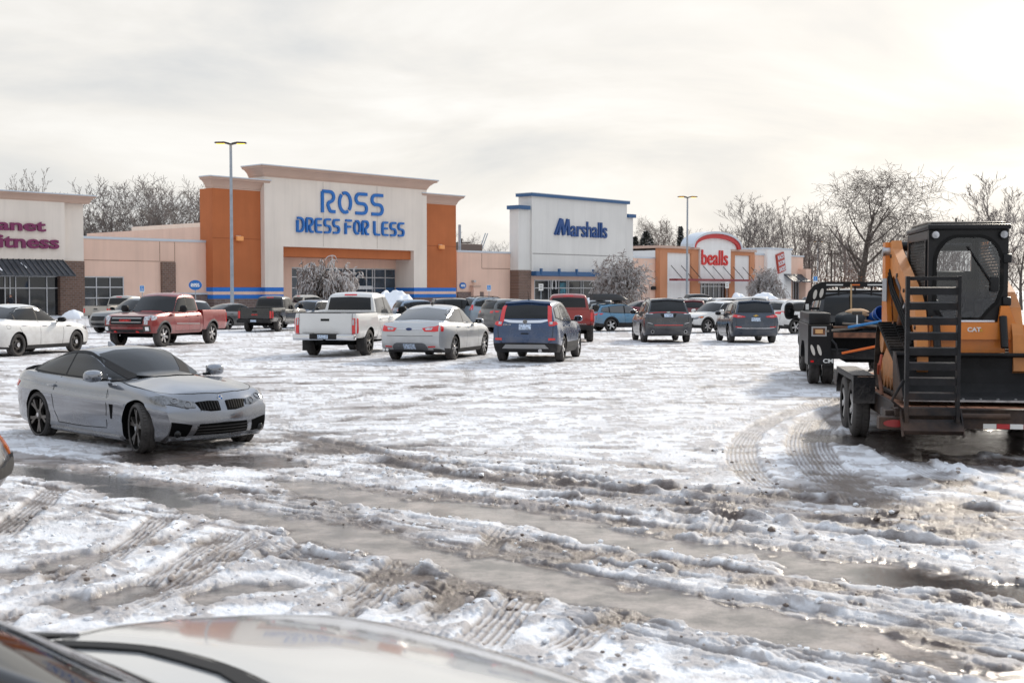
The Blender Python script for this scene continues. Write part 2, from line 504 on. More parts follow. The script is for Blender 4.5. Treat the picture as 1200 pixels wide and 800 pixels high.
for ln in ([(760, 425), (715, 455), (722, 472), (760, 492)], [(830, 425), (792, 462), (800, 475), (885, 487)], [(815, 440), (838, 465), (880, 484)],
           [(420, 480), (360, 487), (345, 502), (380, 520)], [(330, 470), (322, 490), (350, 510)], [(560, 430), (500, 460), (510, 475)],
           [(990, 430), (860, 450), (700, 470)], [(330, 440), (480, 430), (640, 425)], [(940, 470), (840, 500), (700, 515), (520, 525)],
           [(60, 440), (240, 425), (340, 420)], [(300, 455), (420, 470), (600, 500), (760, 512)]):
    rut(ln, .14, .012, .010, .4, .7, .32, 1.2)

# the churned belt where the traffic runs: long streaks of brown slush along the wheel lanes
fa_ = GX * .80 - GY * .60; fb_ = GX * .60 + GY * .80          # along and across the lanes
fw = jit * 1.3
lane = sstep(5.6, 7.2, fb_ + fw) * sstep(14.0, 11.5, fb_ + fw) * sstep(30, 24, depthf)
stk = fbm(fa_ * .28, fb_ * 3.4, 4, 101, .6) - .5
stk2 = fbm(fa_ * .55 + 9, fb_ * 8.0, 3, 111, .6) - .5
line_ = sstep(.03, .13, stk) + .6 * sstep(.08, .20, stk2)
line_ = np.clip(line_, 0, 1) * lane
BR = np.maximum(BR, .95 * line_)
S *= 1 - .72 * line_ * np.clip(.7 + jit2 * 2, 0, 1)
H -= .012 * line_
# older wheel tracks criss-crossing the packed snow further out
rr = random.Random(12)
def track_world(P, hw, brown, clear, dp=1.0):
    P = catmull(P, .6)
    lo = P.min(0) - .4; hi = P.max(0) + .4
    idx = np.nonzero((GX > lo[0]) & (GX < hi[0]) & (GY > lo[1]) & (GY < hi[1]))[0]
    if len(idx) == 0: return
    x = GX[idx]; y = GY[idx]; best = np.full(len(idx), 9.); sd = np.zeros(len(idx)); arc_ = np.zeros(len(idx)); s0 = 0
    for a, b in zip(P[:-1], P[1:]):
        d = b - a; l = np.hypot(*d)
        t = np.clip(((x - a[0]) * d[0] + (y - a[1]) * d[1]) / l ** 2, 0, 1)
        ex = x - a[0] - t * d[0]; ey = y - a[1] - t * d[1]; q = np.hypot(ex, ey); m = q < best
        best[m] = q[m]; sd[m] = np.sign(d[0] * ey - d[1] * ex)[m]; arc_[m] = (s0 + t * l)[m]; s0 += l
    k = best < hw + .15; idx = idx[k]; d = best[k]; q = d * sd[k]; s_ = arc_[k]
    fe = min(2.0, s0 * .3); f = sstep(0, fe, s_) * sstep(s0, s0 - fe, s_) * np.clip(.75 + jit[idx] * 2.2, 0, 1)
    ins = sstep(hw + .03, hw - .03, d + jit2[idx] * .05) * f
    ribs = np.cos(q / .06 * 2 * np.pi) * .5 + .5
    H[idx] += dp * f * (.010 * np.exp(-((d - hw - .05) / .05) ** 2)) - dp * ins * (.012 - .006 * ribs)
    BR[idx] = np.maximum(BR[idx], ins * brown * (1 - .4 * ribs)); S[idx] *= 1 - ins * clear * (1 - .3 * ribs)
# fresher, deeper wheel lines: along the lanes, and straight on at the near left
for k in range(46):
    b0 = rr.uniform(6.4, 13.2); a0 = rr.uniform(-14, 9); ln_ = rr.uniform(4, 13); th = math.atan2(-.60, .80) + rr.uniform(-.13, .13); cv = rr.uniform(-.012, .012)
    x, y = a0 * .80 + b0 * .60, -a0 * .60 + b0 * .80; P = []
    for i in range(int(ln_ / .7) + 2):
        P.append((x, y)); x += .7 * math.cos(th); y += .7 * math.sin(th); th += cv
    track_world(np.array(P), rr.uniform(.07, .16), rr.uniform(.75, 1.0), rr.uniform(.35, .75), rr.uniform(1.2, 2.6))
for k in range(20):
    x, y = rr.uniform(-5.2, 1.2), rr.uniform(6.2, 8.2); th = math.pi / 2 + rr.uniform(-.75, .15); P = []
    for i in range(rr.randint(4, 8)):
        P.append((x, y)); x += .6 * math.cos(th); y += .6 * math.sin(th); th += rr.uniform(-.05, .05)
    track_world(np.array(P), rr.uniform(.08, .14), rr.uniform(.8, 1.0), rr.uniform(.4, .7), rr.uniform(1.2, 2.0))
for k in range(44):
    y0 = rr.uniform(15.5, 46); x0 = rr.uniform(-16, 16); a = rr.uniform(-.5, .5) + (math.pi if rr.random() < .5 else 0) + (rr.uniform(-1.2, 1.2) if rr.random() < .35 else 0)
    cv = rr.uniform(-.10, .10); P = []; x, y = x0, y0
    for i in range(9):
        P.append((x, y)); x += 2.2 * math.cos(a); y += 2.2 * math.sin(a) * .8; a += cv * 2.2 * rr.uniform(.3, 1.2)
    P = np.array(P); t = np.gradient(P, axis=0); t /= np.linalg.norm(t, axis=1)[:, None]; nn = np.stack([-t[:, 1], t[:, 0]], -1)
    b_ = rr.uniform(.6, 1.0); c_ = rr.uniform(.45, .8)
    for s_ in (-.78, .78): track_world(P + nn * s_, rr.uniform(.10, .15), b_, c_)

# snow surface
fa0 = GX * .80 - GY * .60; fb0 = GX * .60 + GY * .80
broad = fbm(GX * .55, GY * .55, 3, 21) - .5
lump = fbm(fa0 * 4.5, fb0 * 7.0, 5, 31, .60) - .5
bill = np.abs(fbm(fa0 * 6, fb0 * 9, 4, 41, .6) - .5) * 2
ca, sa = math.cos(R(12)), math.sin(R(12))
streak = fbm((GX * ca - GY * sa) * .45, (GX * sa + GY * ca) * 1.7, 4, 51) - .5
streak2 = fbm((GX * ca + GY * sa) * .5, (-GX * sa + GY * ca) * 1.7, 5, 61, .62) - .5
S = np.clip(S, 0, 1)
S *= 1 - farf * np.clip(sstep(-.02, .16, streak) * .28 + sstep(.02, .18, streak2) * .32, 0, .6)
BR = np.maximum(BR, farf * (.12 + .55 * sstep(.0, .18, streak2) + .2 * sstep(-.05, .2, streak)))
# thaw holes close to the camera
hole = sstep(.10, .24, broad + jit * .7) * (1 - farf)
S *= 1 - .55 * hole
BR = np.maximum(BR, .65 * hole)
mott = sstep(.06, .20, fbm(GX * 1.9, GY * 1.9, 5, 91, .6) - .5) * (1 - farf)
S *= 1 - .35 * mott
BR = np.maximum(BR, .45 * mott)
chunk = np.clip(bill * 1.3 - .12, 0, 1) + .55 * np.clip(np.abs(fbm(GX * 17, GY * 17, 3, 45, .6) - .5) * 3 - .15, 0, 1)
thick = (.027 + .015 * broad + .014 * lump + .017 * chunk) * (1 - .78 * farf)
S2 = sstep(.08, .62, S + .5 * lump * (1 - .5 * farf))
h = thick * S2 + H * (1 - .45 * farf) * np.clip(1 - WET, 0, 1)
h = np.maximum(h, -.004) * .74
film = .002 + .010 * np.clip(fbm(GX * 6, GY * 6, 4, 71, .6) - .60, 0, 1)
isl = sstep(.545, .60, fbm(GX * 4.5, GY * 4.5, 4, 131, .62)) * sstep(.95, .5, WET + .25 * jit)
WET = WET * (1 - .9 * isl); BR = np.maximum(BR, .7 * isl)
HI = .012 * isl
h = h * (1 - WET) + WET * np.maximum(film, 0) + HI
nearmask = sstep(64, 50, depthf) * (np.abs(np.arctan2(GX, GY)) < R(40))
h = h * nearmask
GZ = gz(GX, GY) + h
GZ[depthf > 100] = -.2
WET = np.clip(WET, 0, 1)
SN = np.clip(S2 * (1 - WET), 0, 1)
SN[depthf > 58] = .85

me = bpy.data.meshes.new('ground')
nv = GX.size
me.vertices.add(nv)
me.vertices.foreach_set('co', np.stack([GX, GY, GZ], -1).astype(np.float32).ravel())
ii = np.arange(nR - 1)[:, None] * nA + np.arange(nA)[None, :]
jj = np.arange(nR - 1)[:, None] * nA + ((np.arange(nA) + 1) % nA)[None, :]
quads = np.stack([ii, jj, jj + nA, ii + nA], -1).reshape(-1, 4)[:, ::-1]
nf = len(quads)
me.loops.add(nf * 4)
me.loops.foreach_set('vertex_index', quads.ravel().astype(np.int32))
me.polygons.add(nf)
me.polygons.foreach_set('loop_start', (np.arange(nf) * 4).astype(np.int32))
me.polygons.foreach_set('use_smooth', np.ones(nf, bool))
me.update(calc_edges=True)
for nm, arr in (('snow', SN), ('slush', np.clip(BR, 0, 1)), ('wet', WET), ('deep', np.clip(DEEP, 0, 1))):
    at_ = me.attributes.new(nm, 'FLOAT', 'POINT')
    at_.data.foreach_set('value', arr.astype(np.float32))
ground = link('parking_lot_ground', me)
tag(ground, 'parking lot covered in packed snow, slush and tyre ruts', 'ground', kind='structure')
gm = bpy.data.materials.new('slushy_lot'); gm.use_nodes = True
me.materials.append(gm)
N = gm.node_tree.nodes; L = gm.node_tree.links
bs = N['Principled BSDF']
def attr(n):
    a = N.new('ShaderNodeAttribute'); a.attribute_name = n; return a.outputs['Fac']
def nmath(op, a, b=None, clamp=False):
    n = N.new('ShaderNodeMath'); n.operation = op; n.use_clamp = clamp
    for i, s in enumerate((a, b)):
        if s is None: continue
        if isinstance(s, (int, float)): n.inputs[i].default_value = s
        else: L.new(s, n.inputs[i])
    return n.outputs[0]
def nmix(f, a, b):
    n = N.new('ShaderNodeMix'); n.data_type = 'RGBA'
    if isinstance(f, float): n.inputs[0].default_value = f
    else: L.new(f, n.inputs[0])
    for k, s in ((6, a), (7, b)):
        if isinstance(s, tuple): n.inputs[k].default_value = (*s, 1)
        else: L.new(s, n.inputs[k])
    return n.outputs[2]
def nnoise(scale, det=5, ro=.6):
    n = N.new('ShaderNodeTexNoise'); n.inputs['Scale'].default_value = scale; n.inputs['Detail'].default_value = det; n.inputs['Roughness'].default_value = ro
    L.new(gtc.outputs['Object'], n.inputs['Vector']); return n.outputs[0]
gtc = N.new('ShaderNodeTexCoord')
n_f = nnoise(38, 5, .65); n_m = nnoise(7, 5, .6); n_l = nnoise(1.1, 4)
n_g = nnoise(160, 2)
snow_c = nmix(nmath('MULTIPLY', n_m, 1.0), (.72, .75, .80), (.93, .94, .96))
slush_c = nmix(n_f, (.034, .023, .019), (.17, .125, .102))
asph_c = nmix(n_g, (.018, .017, .017), (.06, .055, .052))
sn = nmath('ADD', attr('snow'), nmath('MULTIPLY', nmath('SUBTRACT', n_f, .5), .35), True)
br = nmath('MULTIPLY', nmath('ADD', attr('slush'), nmath('MULTIPLY', nmath('SUBTRACT', n_m, .5), .5), True), 1.0, True)
wet = attr('wet')
under = nmix(nmath('MULTIPLY', br, nmath('SUBTRACT', 1.0, wet)), asph_c, slush_c)
under = nmix(nmath('MULTIPLY', nmath('SUBTRACT', 1.0, wet), .55), under, slush_c)
n_w = nnoise(2.6, 7, .68)
pale = nmix(nmath('ADD', nmath('MULTIPLY', nmath('SUBTRACT', n_w, .5), 3.2), nmath('MULTIPLY', n_g, .8), True), (.05, .041, .037), (.38, .325, .29))  # pale slush tone, with the sky's reflection in the film painted in
under = nmix(nmath('MULTIPLY', wet, nmath('SUBTRACT', 1.0, attr('deep'))), under, pale)
grey = nmix(nmath('MULTIPLY', br, .78), snow_c, (.19, .142, .118))
colr = nmix(sn, under, grey)
L.new(colr, bs.inputs['Base Color'])
rgh = nmath('ADD', nmath('MULTIPLY', sn, .38), .30)
rgh = nmath('SUBTRACT', rgh, nmath('MULTIPLY', wet, nmath('ADD', .10, nmath('MULTIPLY', nmath('SUBTRACT', .66, n_w), 1.0))))
rgh = nmath('MAXIMUM', rgh, .04)
L.new(rgh, bs.inputs['Roughness'])
L.new(nmath('ADD', .40, nmath('MULTIPLY', wet, .55)), bs.inputs['Specular IOR Level'])
bp1 = N.new('ShaderNodeBump'); bp1.inputs['Distance'].default_value = .03
n_c = nnoise(85, 4, .7)
L.new(nmath('ADD', nmath('ADD', n_f, nmath('MULTIPLY', n_m, .6)), nmath('MULTIPLY', n_c, .75)), bp1.inputs['Height'])
L.new(nmath('ADD', nmath('MULTIPLY', nmath('SUBTRACT', 1.0, wet), .46), .07), bp1.inputs['Strength'])
L.new(bp1.outputs[0], bs.inputs['Normal'])

# ------------------------------------------------------------------ broken clods of snow lying on the ridges and in the ruts
ic = bmesh.new(); bmesh.ops.create_icosphere(ic, subdivisions=1, radius=1); ic.verts.ensure_lookup_table()
IV = np.array([v.co[:] for v in ic.verts]); IF = np.array([[v.index for v in f.verts] for f in ic.faces]); ic.free()
rs_ = np.random.RandomState(5)
cand = np.nonzero((depthf > 5.8) & (depthf < 16) & (np.abs(np.arctan2(GX, GY)) < R(30)) & (WET < .5))[0]
wgt = (np.clip(H[cand] * 26, 0, 1) + .9 * np.clip(BR[cand] - .2, 0, 1) * SN[cand] + .05) * RAD[np.minimum(cand // nA, nR - 1)] ** 1.6
wgt /= wgt.sum()
pick = rs_.choice(cand, 3200, p=wgt)
sz = np.minimum(.038, .004 + .009 * rs_.exponential(.75, 3200))
Q = IV[None] * (1 + .28 * rs_.uniform(-1, 1, (3200, 12, 1))) * (sz[:, None, None] * np.array([1, 1, .62]))
an_ = rs_.uniform(0, 6.28, 3200); c_, s_ = np.cos(an_)[:, None], np.sin(an_)[:, None]
QX = Q[..., 0] * c_ - Q[..., 1] * s_; QY = Q[..., 0] * s_ + Q[..., 1] * c_
Q = np.stack([QX + (GX[pick] + rs_.uniform(-.05, .05, 3200))[:, None], QY + (GY[pick] + rs_.uniform(-.05, .05, 3200))[:, None], Q[..., 2] + (GZ[pick] + sz * .25)[:, None]], -1).reshape(-1, 3)
FQ = (IF[None] + (np.arange(3200) * 12)[:, None, None]).reshape(-1, 3)
cm_ = bpy.data.meshes.new('clods'); cm_.from_pydata(Q.tolist(), [], FQ.tolist())
cm_.polygons.foreach_set('material_index', np.repeat(np.where(rs_.uniform(0, 1, 3200) < .75 * BR[pick] * (1 - .5 * SN[pick]), rs_.choice([1, 2], 3200, p=[.6, .4]), np.where(rs_.uniform(0, 1, 3200) < .12, 1, 0)), 20).astype(np.int32))
tag(link('snow_clods', cm_, None, [mat('clod_snow', (.80, .82, .85), .75, bump=.5, bscale=60), mat('dirty_clod_snow', (.38, .33, .30), .75, bump=.5, bscale=60), mat('brown_slush_clod', (.12, .09, .075), .6, bump=.5, bscale=60)]), 'crumbled clods of snow and slush along the ruts', 'snow clods', kind='stuff')
# ------------------------------------------------------------------ the row of shops
UF = Vector((.667, .745, 0)).normalized()           # along the facades
NI = Vector((-UF.y, UF.x, 0))                        # into the buildings
P0 = Vector(((70 - 600) / F * 105, 105, 0))
ROT = math.atan2(UF.y, UF.x)
ZB = -.2
def W(px, py, off=0.0):
    """pixel -> (distance along the row, height) on the facade plane standing off metres in front"""
    d = ray(px, py); o = Vector((0, 0, HC))
    n = -NI
    t = ((P0 + n * off) - o).dot(n) / d.dot(n)
    p = o + d * t
    return (p - P0).dot(UF), p.z
def brick_mat(name, c1, c2, mortar, sc_=1.0):
    m = bpy.data.materials.new(name); m.use_nodes = True
    nt = m.node_tree; b = nt.nodes['Principled BSDF']
    tc = nt.nodes.new('ShaderNodeTexCoord'); mp = nt.nodes.new('ShaderNodeMapping')
    mp.inputs['Rotation'].default_value = (R(90), 0, 0)
    br = nt.nodes.new('ShaderNodeTexBrick')
    br.inputs['Scale'].default_value = sc_; br.inputs['Brick Width'].default_value = .42; br.inputs['Row Height'].default_value = .19
    br.inputs['Mortar Size'].default_value = .018
    br.inputs['Color1'].default_value = (*c1, 1); br.inputs['Color2'].default_value = (*c2, 1); br.inputs['Mortar'].default_value = (*mortar, 1)
    nt.links.new(tc.outputs['Object'], mp.inputs[0]); nt.links.new(mp.outputs[0], br.inputs[0]); nt.links.new(br.outputs[0], b.inputs['Base Color'])
    b.inputs['Roughness'].default_value = .85
    return m
M_CREAM = mat('cream_stucco', (.77, .695, .62), .9, streak=.2, bump=.25, bscale=6, var=.06, vscale=.25)
M_GREYST = mat('pale_grey_stucco', (.70, .69, .665), .9, streak=.2, bump=.25, bscale=6, var=.05, vscale=.25)
M_TAN = mat('pink_tan_stucco', (.77, .535, .425), .9, streak=.2, bump=.25, bscale=6, var=.07, vscale=.3)
M_ORANGE = mat('burnt_orange_stucco', (.46, .14, .048), .9, streak=.2, bump=.25, bscale=6, var=.08, vscale=.4)
M_CORN = mat('tan_cornice', (.54, .385, .31), .85, var=.05, vscale=.5)
M_COPE = mat('pale_metal_coping', (.55, .60, .66), .45, metal=.3)
M_BLUE = mat('bright_blue_paint', (.012, .16, .56), .6, var=.05)
M_SIGNB = mat('blue_sign_face', (.004, .135, .46), .4)
M_BLUE2 = mat('deep_blue_trim', (.03, .10, .23), .5)
M_NAVYS = mat('royal_blue_lettering', (.006, .058, .22), .4)
M_RED = mat('red_lettering', (.62, .02, .018), .45)
M_REDB = mat('red_band', (.50, .03, .03), .5)
M_DKRED = mat('dark_red_metal', (.22, .02, .03), .5)
M_PURPLE = mat('plum_lettering', (.18, .018, .09), .45)
M_APRI = mat('apricot_stucco', (.56, .25, .13), .9, streak=.2, bump=.2, bscale=6, var=.06, vscale=.4)
M_WHITEW = mat('white_stucco', (.80, .80, .79), .9, streak=.2, bump=.2, bscale=6, var=.05, vscale=.3)
M_AWN = mat('charcoal_standing_seam', (.06, .065, .075), .5, metal=.4, var=.2, vscale=.8)
M_FRAME = mat('aluminium_frame', (.50, .51, .53), .4, metal=.5)
M_GLASS = mat('dark_shop_glass', (.012, .016, .02), .06, spec=.8, var=.3, vscale=.6)
M_GLASSB = mat('bluish_shop_glass', (.03, .05, .075), .08, spec=.8, var=.5, vscale=.7)
M_BRICK = brick_mat('brown_brick', (.13, .075, .055), (.19, .11, .08), (.22, .19, .17))
M_STONE = brick_mat('split_face_block', (.19, .135, .115), (.13, .09, .08), (.24, .2, .19), .8)
M_DARK = mat('dark_interior', (.012, .012, .014), .8)
M_STEELG = mat('galvanised_pole', (.33, .37, .42), .45, metal=.6, var=.15, vscale=2)
M_SNOWCAP = mat('settled_snow', (.80, .83, .88), .7, bump=.6, bscale=4)
M_ROOF = mat('snowy_flat_roof', (.62, .64, .68), .85, var=.1)
M_WARM = mat('warm_lamp_glow', (.8, .4, .1), .5, emit=(1.0, .50, .05, 2.2))
M_WPACK = mat('orange_lit_lamp', (.7, .3, .1), .5, emit=(1.0, .36, .08, .10))
M_JOINT = mat('stucco_joint', (.33, .22, .17), .9)

def bld(name, label, cat, px, group=None):
    t, _ = W(px, 340)
    p = P0 + UF * t
    o = empty(name, (p.x, p.y, 0), ROT)
    tag(o, label, cat, group)
    return o, t
def text_mesh(body, w, h, depth=.12, bold=.015, shear=0.0, space=1.0):
    cu = bpy.data.curves.new('t', 'FONT')
    cu.body = body; cu.extrude = .04; cu.offset = bold; cu.shear = shear; cu.space_character = space
    cu.resolution_u = 4
    ob = bpy.data.objects.new('t', cu); COL.objects.link(ob)
    dg = bpy.context.evaluated_depsgraph_get()
    me_ = bpy.data.meshes.new_from_object(ob.evaluated_get(dg))
    bpy.data.objects.remove(ob)
    vs = np.array([v.co[:] for v in me_.vertices])
    lo, hi = vs.min(0), vs.max(0)
    for v in me_.vertices:
        x = (v.co.x - lo[0]) / (hi[0] - lo[0]) * w
        z = (v.co.y - lo[1]) / (hi[1] - lo[1]) * h
        y = -(v.co.z - lo[2]) / (hi[2] - lo[2]) * depth
        v.co = (x, y, z)
    return me_
def ribbon(mb, pts, w, y0, y1, mi=0, caps=True):
    """flat stroke of width w along pts (x,z), thick from y0 to y1"""
    P = [Vector((p[0], p[1])) for p in pts]
    P = [p for i, p in enumerate(P) if i == 0 or i == len(P) - 1 or (p - P[i - 1]).length > w * .02]
    n = len(P); Lf = []; Rt = []
    for i in range(n):
        a = P[max(i - 1, 0)]; c = P[min(i + 1, n - 1)]
        t = (c - a).normalized()
        nn = Vector((-t.y, t.x))
        k = 1.0
        if 0 < i < n - 1:
            t1 = (P[i] - a).normalized(); k = 1 / max(.5, abs(t1.dot(t)))
        Lf.append(P[i] + nn * w / 2 * k); Rt.append(P[i] - nn * w / 2 * k)
    poly = Lf + Rt[::-1]
    vs = [(q.x, y0, q.y) for q in poly] + [(q.x, y1, q.y) for q in poly]
    m = len(poly); fs = []
    for i in range(n - 1):
        a, b, c, d = i, i + 1, m - 2 - i, m - 1 - i
        fs.append((a, b, c, d)); fs.append((m + a, m + d, m + c, m + b))
    for i in range(m):
        j = (i + 1) % m
        fs.append((i, j, m + j, m + i))
    mb.add(vs, fs, mi)
def arc(cx, cy, rx, ry, a0, a1, n=10):
    return [(cx + rx * math.cos(R(a0 + (a1 - a0) * i / n)), cy + ry * math.sin(R(a0 + (a1 - a0) * i / n))) for i in range(n + 1)]
def sampleS():
    return arc(.5, .72, .40, .21, 20, 90, 4) + arc(.40, .72, .32, .22, 90, 270, 9) + arc(.58, .28, .34, .22, 90, -90, 9) + [(.12, .06)]
GLY = {
    'R': [[(.07, .93), (.07, .0)], [(.07, .94), (.62, .94)] + arc(.62, .72, .28, .22, 90, -60, 8) + [(.42, .42), (.60, .10), (.70, .06), (1.0, .06)]],
    'O': [arc(.5, .5, .42, .44, 115, -45, 14), arc(.5, .5, .42, .44, 300, 130, 14)],
    'S': [[(.95, .94), (.36, .94)] + arc(.36, .72, .28, .22, 90, 270, 9) + [(.62, .50)] + arc(.62, .28, .28, .22, 90, -90, 9) + [(.05, .06)]],
    'D': [[(.07, .80), (.07, .0)], [(.07, .94), (.45, .94)] + arc(.45, .5, .46, .44, 90, -90, 12) + [(.24, .06)]],
    'E': [[(.92, .94), (.30, .94)] + arc(.30, .72, .22, .22, 90, 180, 4) + [(.08, .28)] + arc(.30, .28, .22, .22, 180, 270, 4) + [(.95, .06)], [(.24, .52), (.85, .52)]],
    'F': [[(.07, .0), (.07, .78)], [(.07, .94), (.95, .94)], [(.24, .52), (.85, .52)]],
    'L': [[(.08, 1.0), (.08, .28)] + arc(.30, .28, .22, .22, 180, 270, 4) + [(.92, .06)]],
}
def chaikin(P, n=2):
    P = [Vector(p) for p in P]
    P = [p for i, p in enumerate(P) if i == 0 or (p - P[i - 1]).length > 1e-3]
    for _ in range(n):
        Q = [P[0]]
        for a, b in zip(P[:-1], P[1:]): Q += [a.lerp(b, .25), a.lerp(b, .75)]
        P = Q + [P[-1]]
    return P
def stroke_text(mb, body, x0, z0, w, h, sw, y0, y1, gap=.28, space=.55):
    n = sum(1 for c in body if c != ' '); sp = body.count(' ')
    units = n + (n - 1 - sp) * gap + sp * (space + gap)
    cw = w / units; x = x0
    for c in body:
        if c == ' ': x += cw * space; continue
        for st in GLY[c]:
            ribbon(mb, chaikin([(x + p[0] * cw, z0 + p[1] * h) for p in st]), sw, y0, y1)
        x += cw * (1 + gap)
def storefront(parent, x0, x1, z0, z1, y, cols, transoms=(), fw=.09, glass=None, name='shop_window'):
    g = MB().box(x0, x1, y, y + .05, z0, z1).build(name, glass or M_GLASS, parent)
    f = MB()
    for c in cols: f.box(c - fw / 2, c + fw / 2, y - .10, y - .004, z0, z1)
    for z in list(transoms) + [z0 + fw / 2, z1 - fw / 2]:
        cs = sorted(cols)
        for a, b in zip(cs[:-1], cs[1:]): f.box(a + fw / 2, b - fw / 2, y - .085, y - .006, z - fw / 2, z + fw / 2)
    f.build('window_frame', M_FRAME, g)
    return g
def cornice(name, parent, x0, x1, z0, z1, y, ov, depth, m, ends=True):
    """moulding swept round front and ends; steps outwards as it rises"""
    h = z1 - z0
    prof = [(0, 0), (.06, 0), (.06, .10), (.16, .16), (.16, .24), (.30, .45), (.62, .72), (.90, .80), (.90, .93), (1, .93), (1, 1)]
    mb = MB(); rings = []
    vs = []
    for a, b in prof:
        o = ov * a; z = z0 + h * b
        vs.append([(x0 - o, y + depth, z), (x0 - o, y - o, z), (x1 + o, y - o, z), (x1 + o, y + depth, z)])
    flat = [q for r in vs for q in r]; fs = []
    for i in range(len(vs) - 1):
        for k in range(4):
            k2 = (k + 1) % 4
            fs.append((i * 4 + k, i * 4 + k2, (i + 1) * 4 + k2, (i + 1) * 4 + k))
    n = len(vs)
    fs.append((0, 3, 2, 1)); fs.append(tuple((n - 1) * 4 + k for k in range(4)))
    mb.add(flat, fs)
    o = mb.build(name, m, parent)
    cp = MB().box(x0 - ov - .03, x1 + ov + .03, y - ov - .03, y + depth, z1 + .003, z1 + .10).build('coping', M_COPE, o)
    return o
def lamp_wall(parent, x, y, z, s=1.0):
    b = MB().bbox(x - .22 * s, x + .22 * s, y - .10, y - .003, z - .18 * s, z + .2 * s, .03).build('wall_lamp', M_CORN, parent)
    MB().bbox(x - .30 * s, x + .30 * s, y - .42, y - .103, z - .22 * s, z + .14 * s, .08).build('lamp_lens', M_WPACK, b)

# ---- gym at the far left
g, t0 = bld('gym_building', 'cream gym building with plum lettering and a dark metal awning', 'building', 97)
def L2(px, py, off=0.): t, z = W(px, py, off); return t - t0, z
xl, _ = L2(-170, 340, .8); xm, _ = L2(77, 340, .8); ztop = L2(60, 236.5, .8)[1]; zb = L2(50, 304, .8)[1]
zglass = L2(40, 323, .1)[1]
w = MB()
w.box(xl, xm, -.8, 26, zb, ztop)                                  # upper stucco block
w.box(xm + .0, 0, -.25, 26, L2(88, 306)[1], ztop - .003)
w.build('wall', M_CREAM, g)
MB().box(xm - .25, 0, -.35, 8, ZB, L2(88, 306)[1] - .003).build('brick_pier', M_BRICK, g)
MB().box(xl, xm - .255, .6, 22, ZB, zb - .003).build('dark_lobby', M_DARK, g)
cornice('cornice', g, xl, .25, ztop, ztop + .62, -.8, .45, 26, M_CORN)
za1 = L2(40, 304.5, .8)[1]; za0 = L2(40, 322, 2.2)[1]
xa = L2(80, 340, 1.5)[0]
aw = MB(); aw.add([(xl, -.82, za1), (xa, -.82, za1), (xa + .3, -2.3, za0), (xl, -2.3, za0), (xl, -.82, za1 - .12), (xa, -.82, za1 - .12), (xa + .3, -2.3, za0 - .10), (xl, -2.3, za0 - .10)],
       [(0, 1, 2, 3), (4, 7, 6, 5), (3, 2, 6, 7), (1, 5, 6, 2), (0, 4, 5, 1)])
k = xa - .1
while k > xl:
    aw.add([(k - .03, -.83, za1 + .01), (k + .03, -.83, za1 + .01), (k + .03 + .28 * (k - xl) / (xa - xl), -2.31, za0 + .01), (k - .03 + .28 * (k - xl) / (xa - xl), -2.31, za0 + .01),
            (k - .03, -.83, za1 + .09), (k + .03, -.83, za1 + .09), (k + .03 + .28 * (k - xl) / (xa - xl), -2.31, za0 + .09), (k - .03 + .28 * (k - xl) / (xa - xl), -2.31, za0 + .09)],
           [(0, 1, 2, 3), (4, 5, 6, 7), (0, 1, 5, 4), (2, 3, 7, 6), (0, 3, 7, 4), (1, 2, 6, 5)])
    k -= .48
aw = aw.build('awning', M_AWN, g)
sn_ = MB()
for (ax, l_) in ((4, .5), (6.2, .8), (7.7, .7), (11.0, .4)):
    xx = xa - ax
    sn_.add([(xx, -1.2, za1 - (za1 - za0) * .25 + .06), (xx + .10, -1.2, za1 - (za1 - za0) * .25 + .06), (xx + .35, -1.2 - l_, za1 - (za1 - za0) * (.25 + l_ / 1.5) + .05), (xx + .2, -1.2 - l_, za1 - (za1 - za0) * (.25 + l_ / 1.5) + .05)], [(0, 1, 2, 3)])
sn_.build('snow_streaks', M_SNOWCAP, aw)
cs = [L2(p, 340, 0)[0] for p in (-60, -40, -20, -5, 6, 12, 18.5, 34.5, 55, 74.5)]
storefront(g, cs[0], cs[-1], ZB + .05, zglass, .1, cs, [L2(40, 337.5)[1]])
MB().box(L2(-5, 340)[0] + .06, L2(6, 340)[0] - .06, .02, .08, ZB + .1, L2(4, 337.5)[1] - .1).build('dark_doorway_panel', M_DARK, g)  # solid dark panel stands for the shade inside the doorway
for body, a, b in (('planet', (-27, 254), (53, 271.5)), ('fitness', (-12, 273.5), (68.5, 292))):
    x0, zt = L2(*a, .85); x1, zl = L2(*b, .85)
    o = link('sign_lettering', text_mesh(body, x1 - x0, (zt - zl) * (1.25 if body == 'planet' else 1.0), .22, .025), g, M_PURPLE)
    o.location = (x0, -.803, zl - (.30 if body == 'planet' else 0.0))

# ---- plain wings between the big stores
def wing(label, pa, pb, pytop, proj=0.):
    o, t_ = bld('store_wing', label, 'building', pa, 'plain tan wings between the big stores')
    ta, z1 = W(pa, pytop); tb, _ = W(pb, pytop)
    MB().box(.003, tb - ta - .003, 0, 24, ZB, z1).build('wall', M_TAN, o)
    MB().box(0.01, tb - ta - .01, -.06, 24.1, z1 + .003, z1 + .22).build('coping', M_COPE, o)
    def LL(px, py, off=0.): t, z = W(px, py, off); return t - ta, z
    return o, LL, z1, tb - ta
o, LL, z1, wd = wing('tan wing with a brick pilaster and windows between the gym and the orange tower', 97.5, 249.5, 279.5)
j = MB()
zj = LL(150, 305.6)[1]
j.box(.01, LL(188, 300)[0], -.012, -.002, zj - .03, zj + .03)
for p in (188, 205.5): j.box(LL(p, 300)[0] - .03, LL(p, 300)[0] + .03, -.014, -.004, zj + .035 if p < 200 else ZB + 1.8, z1 - .05)
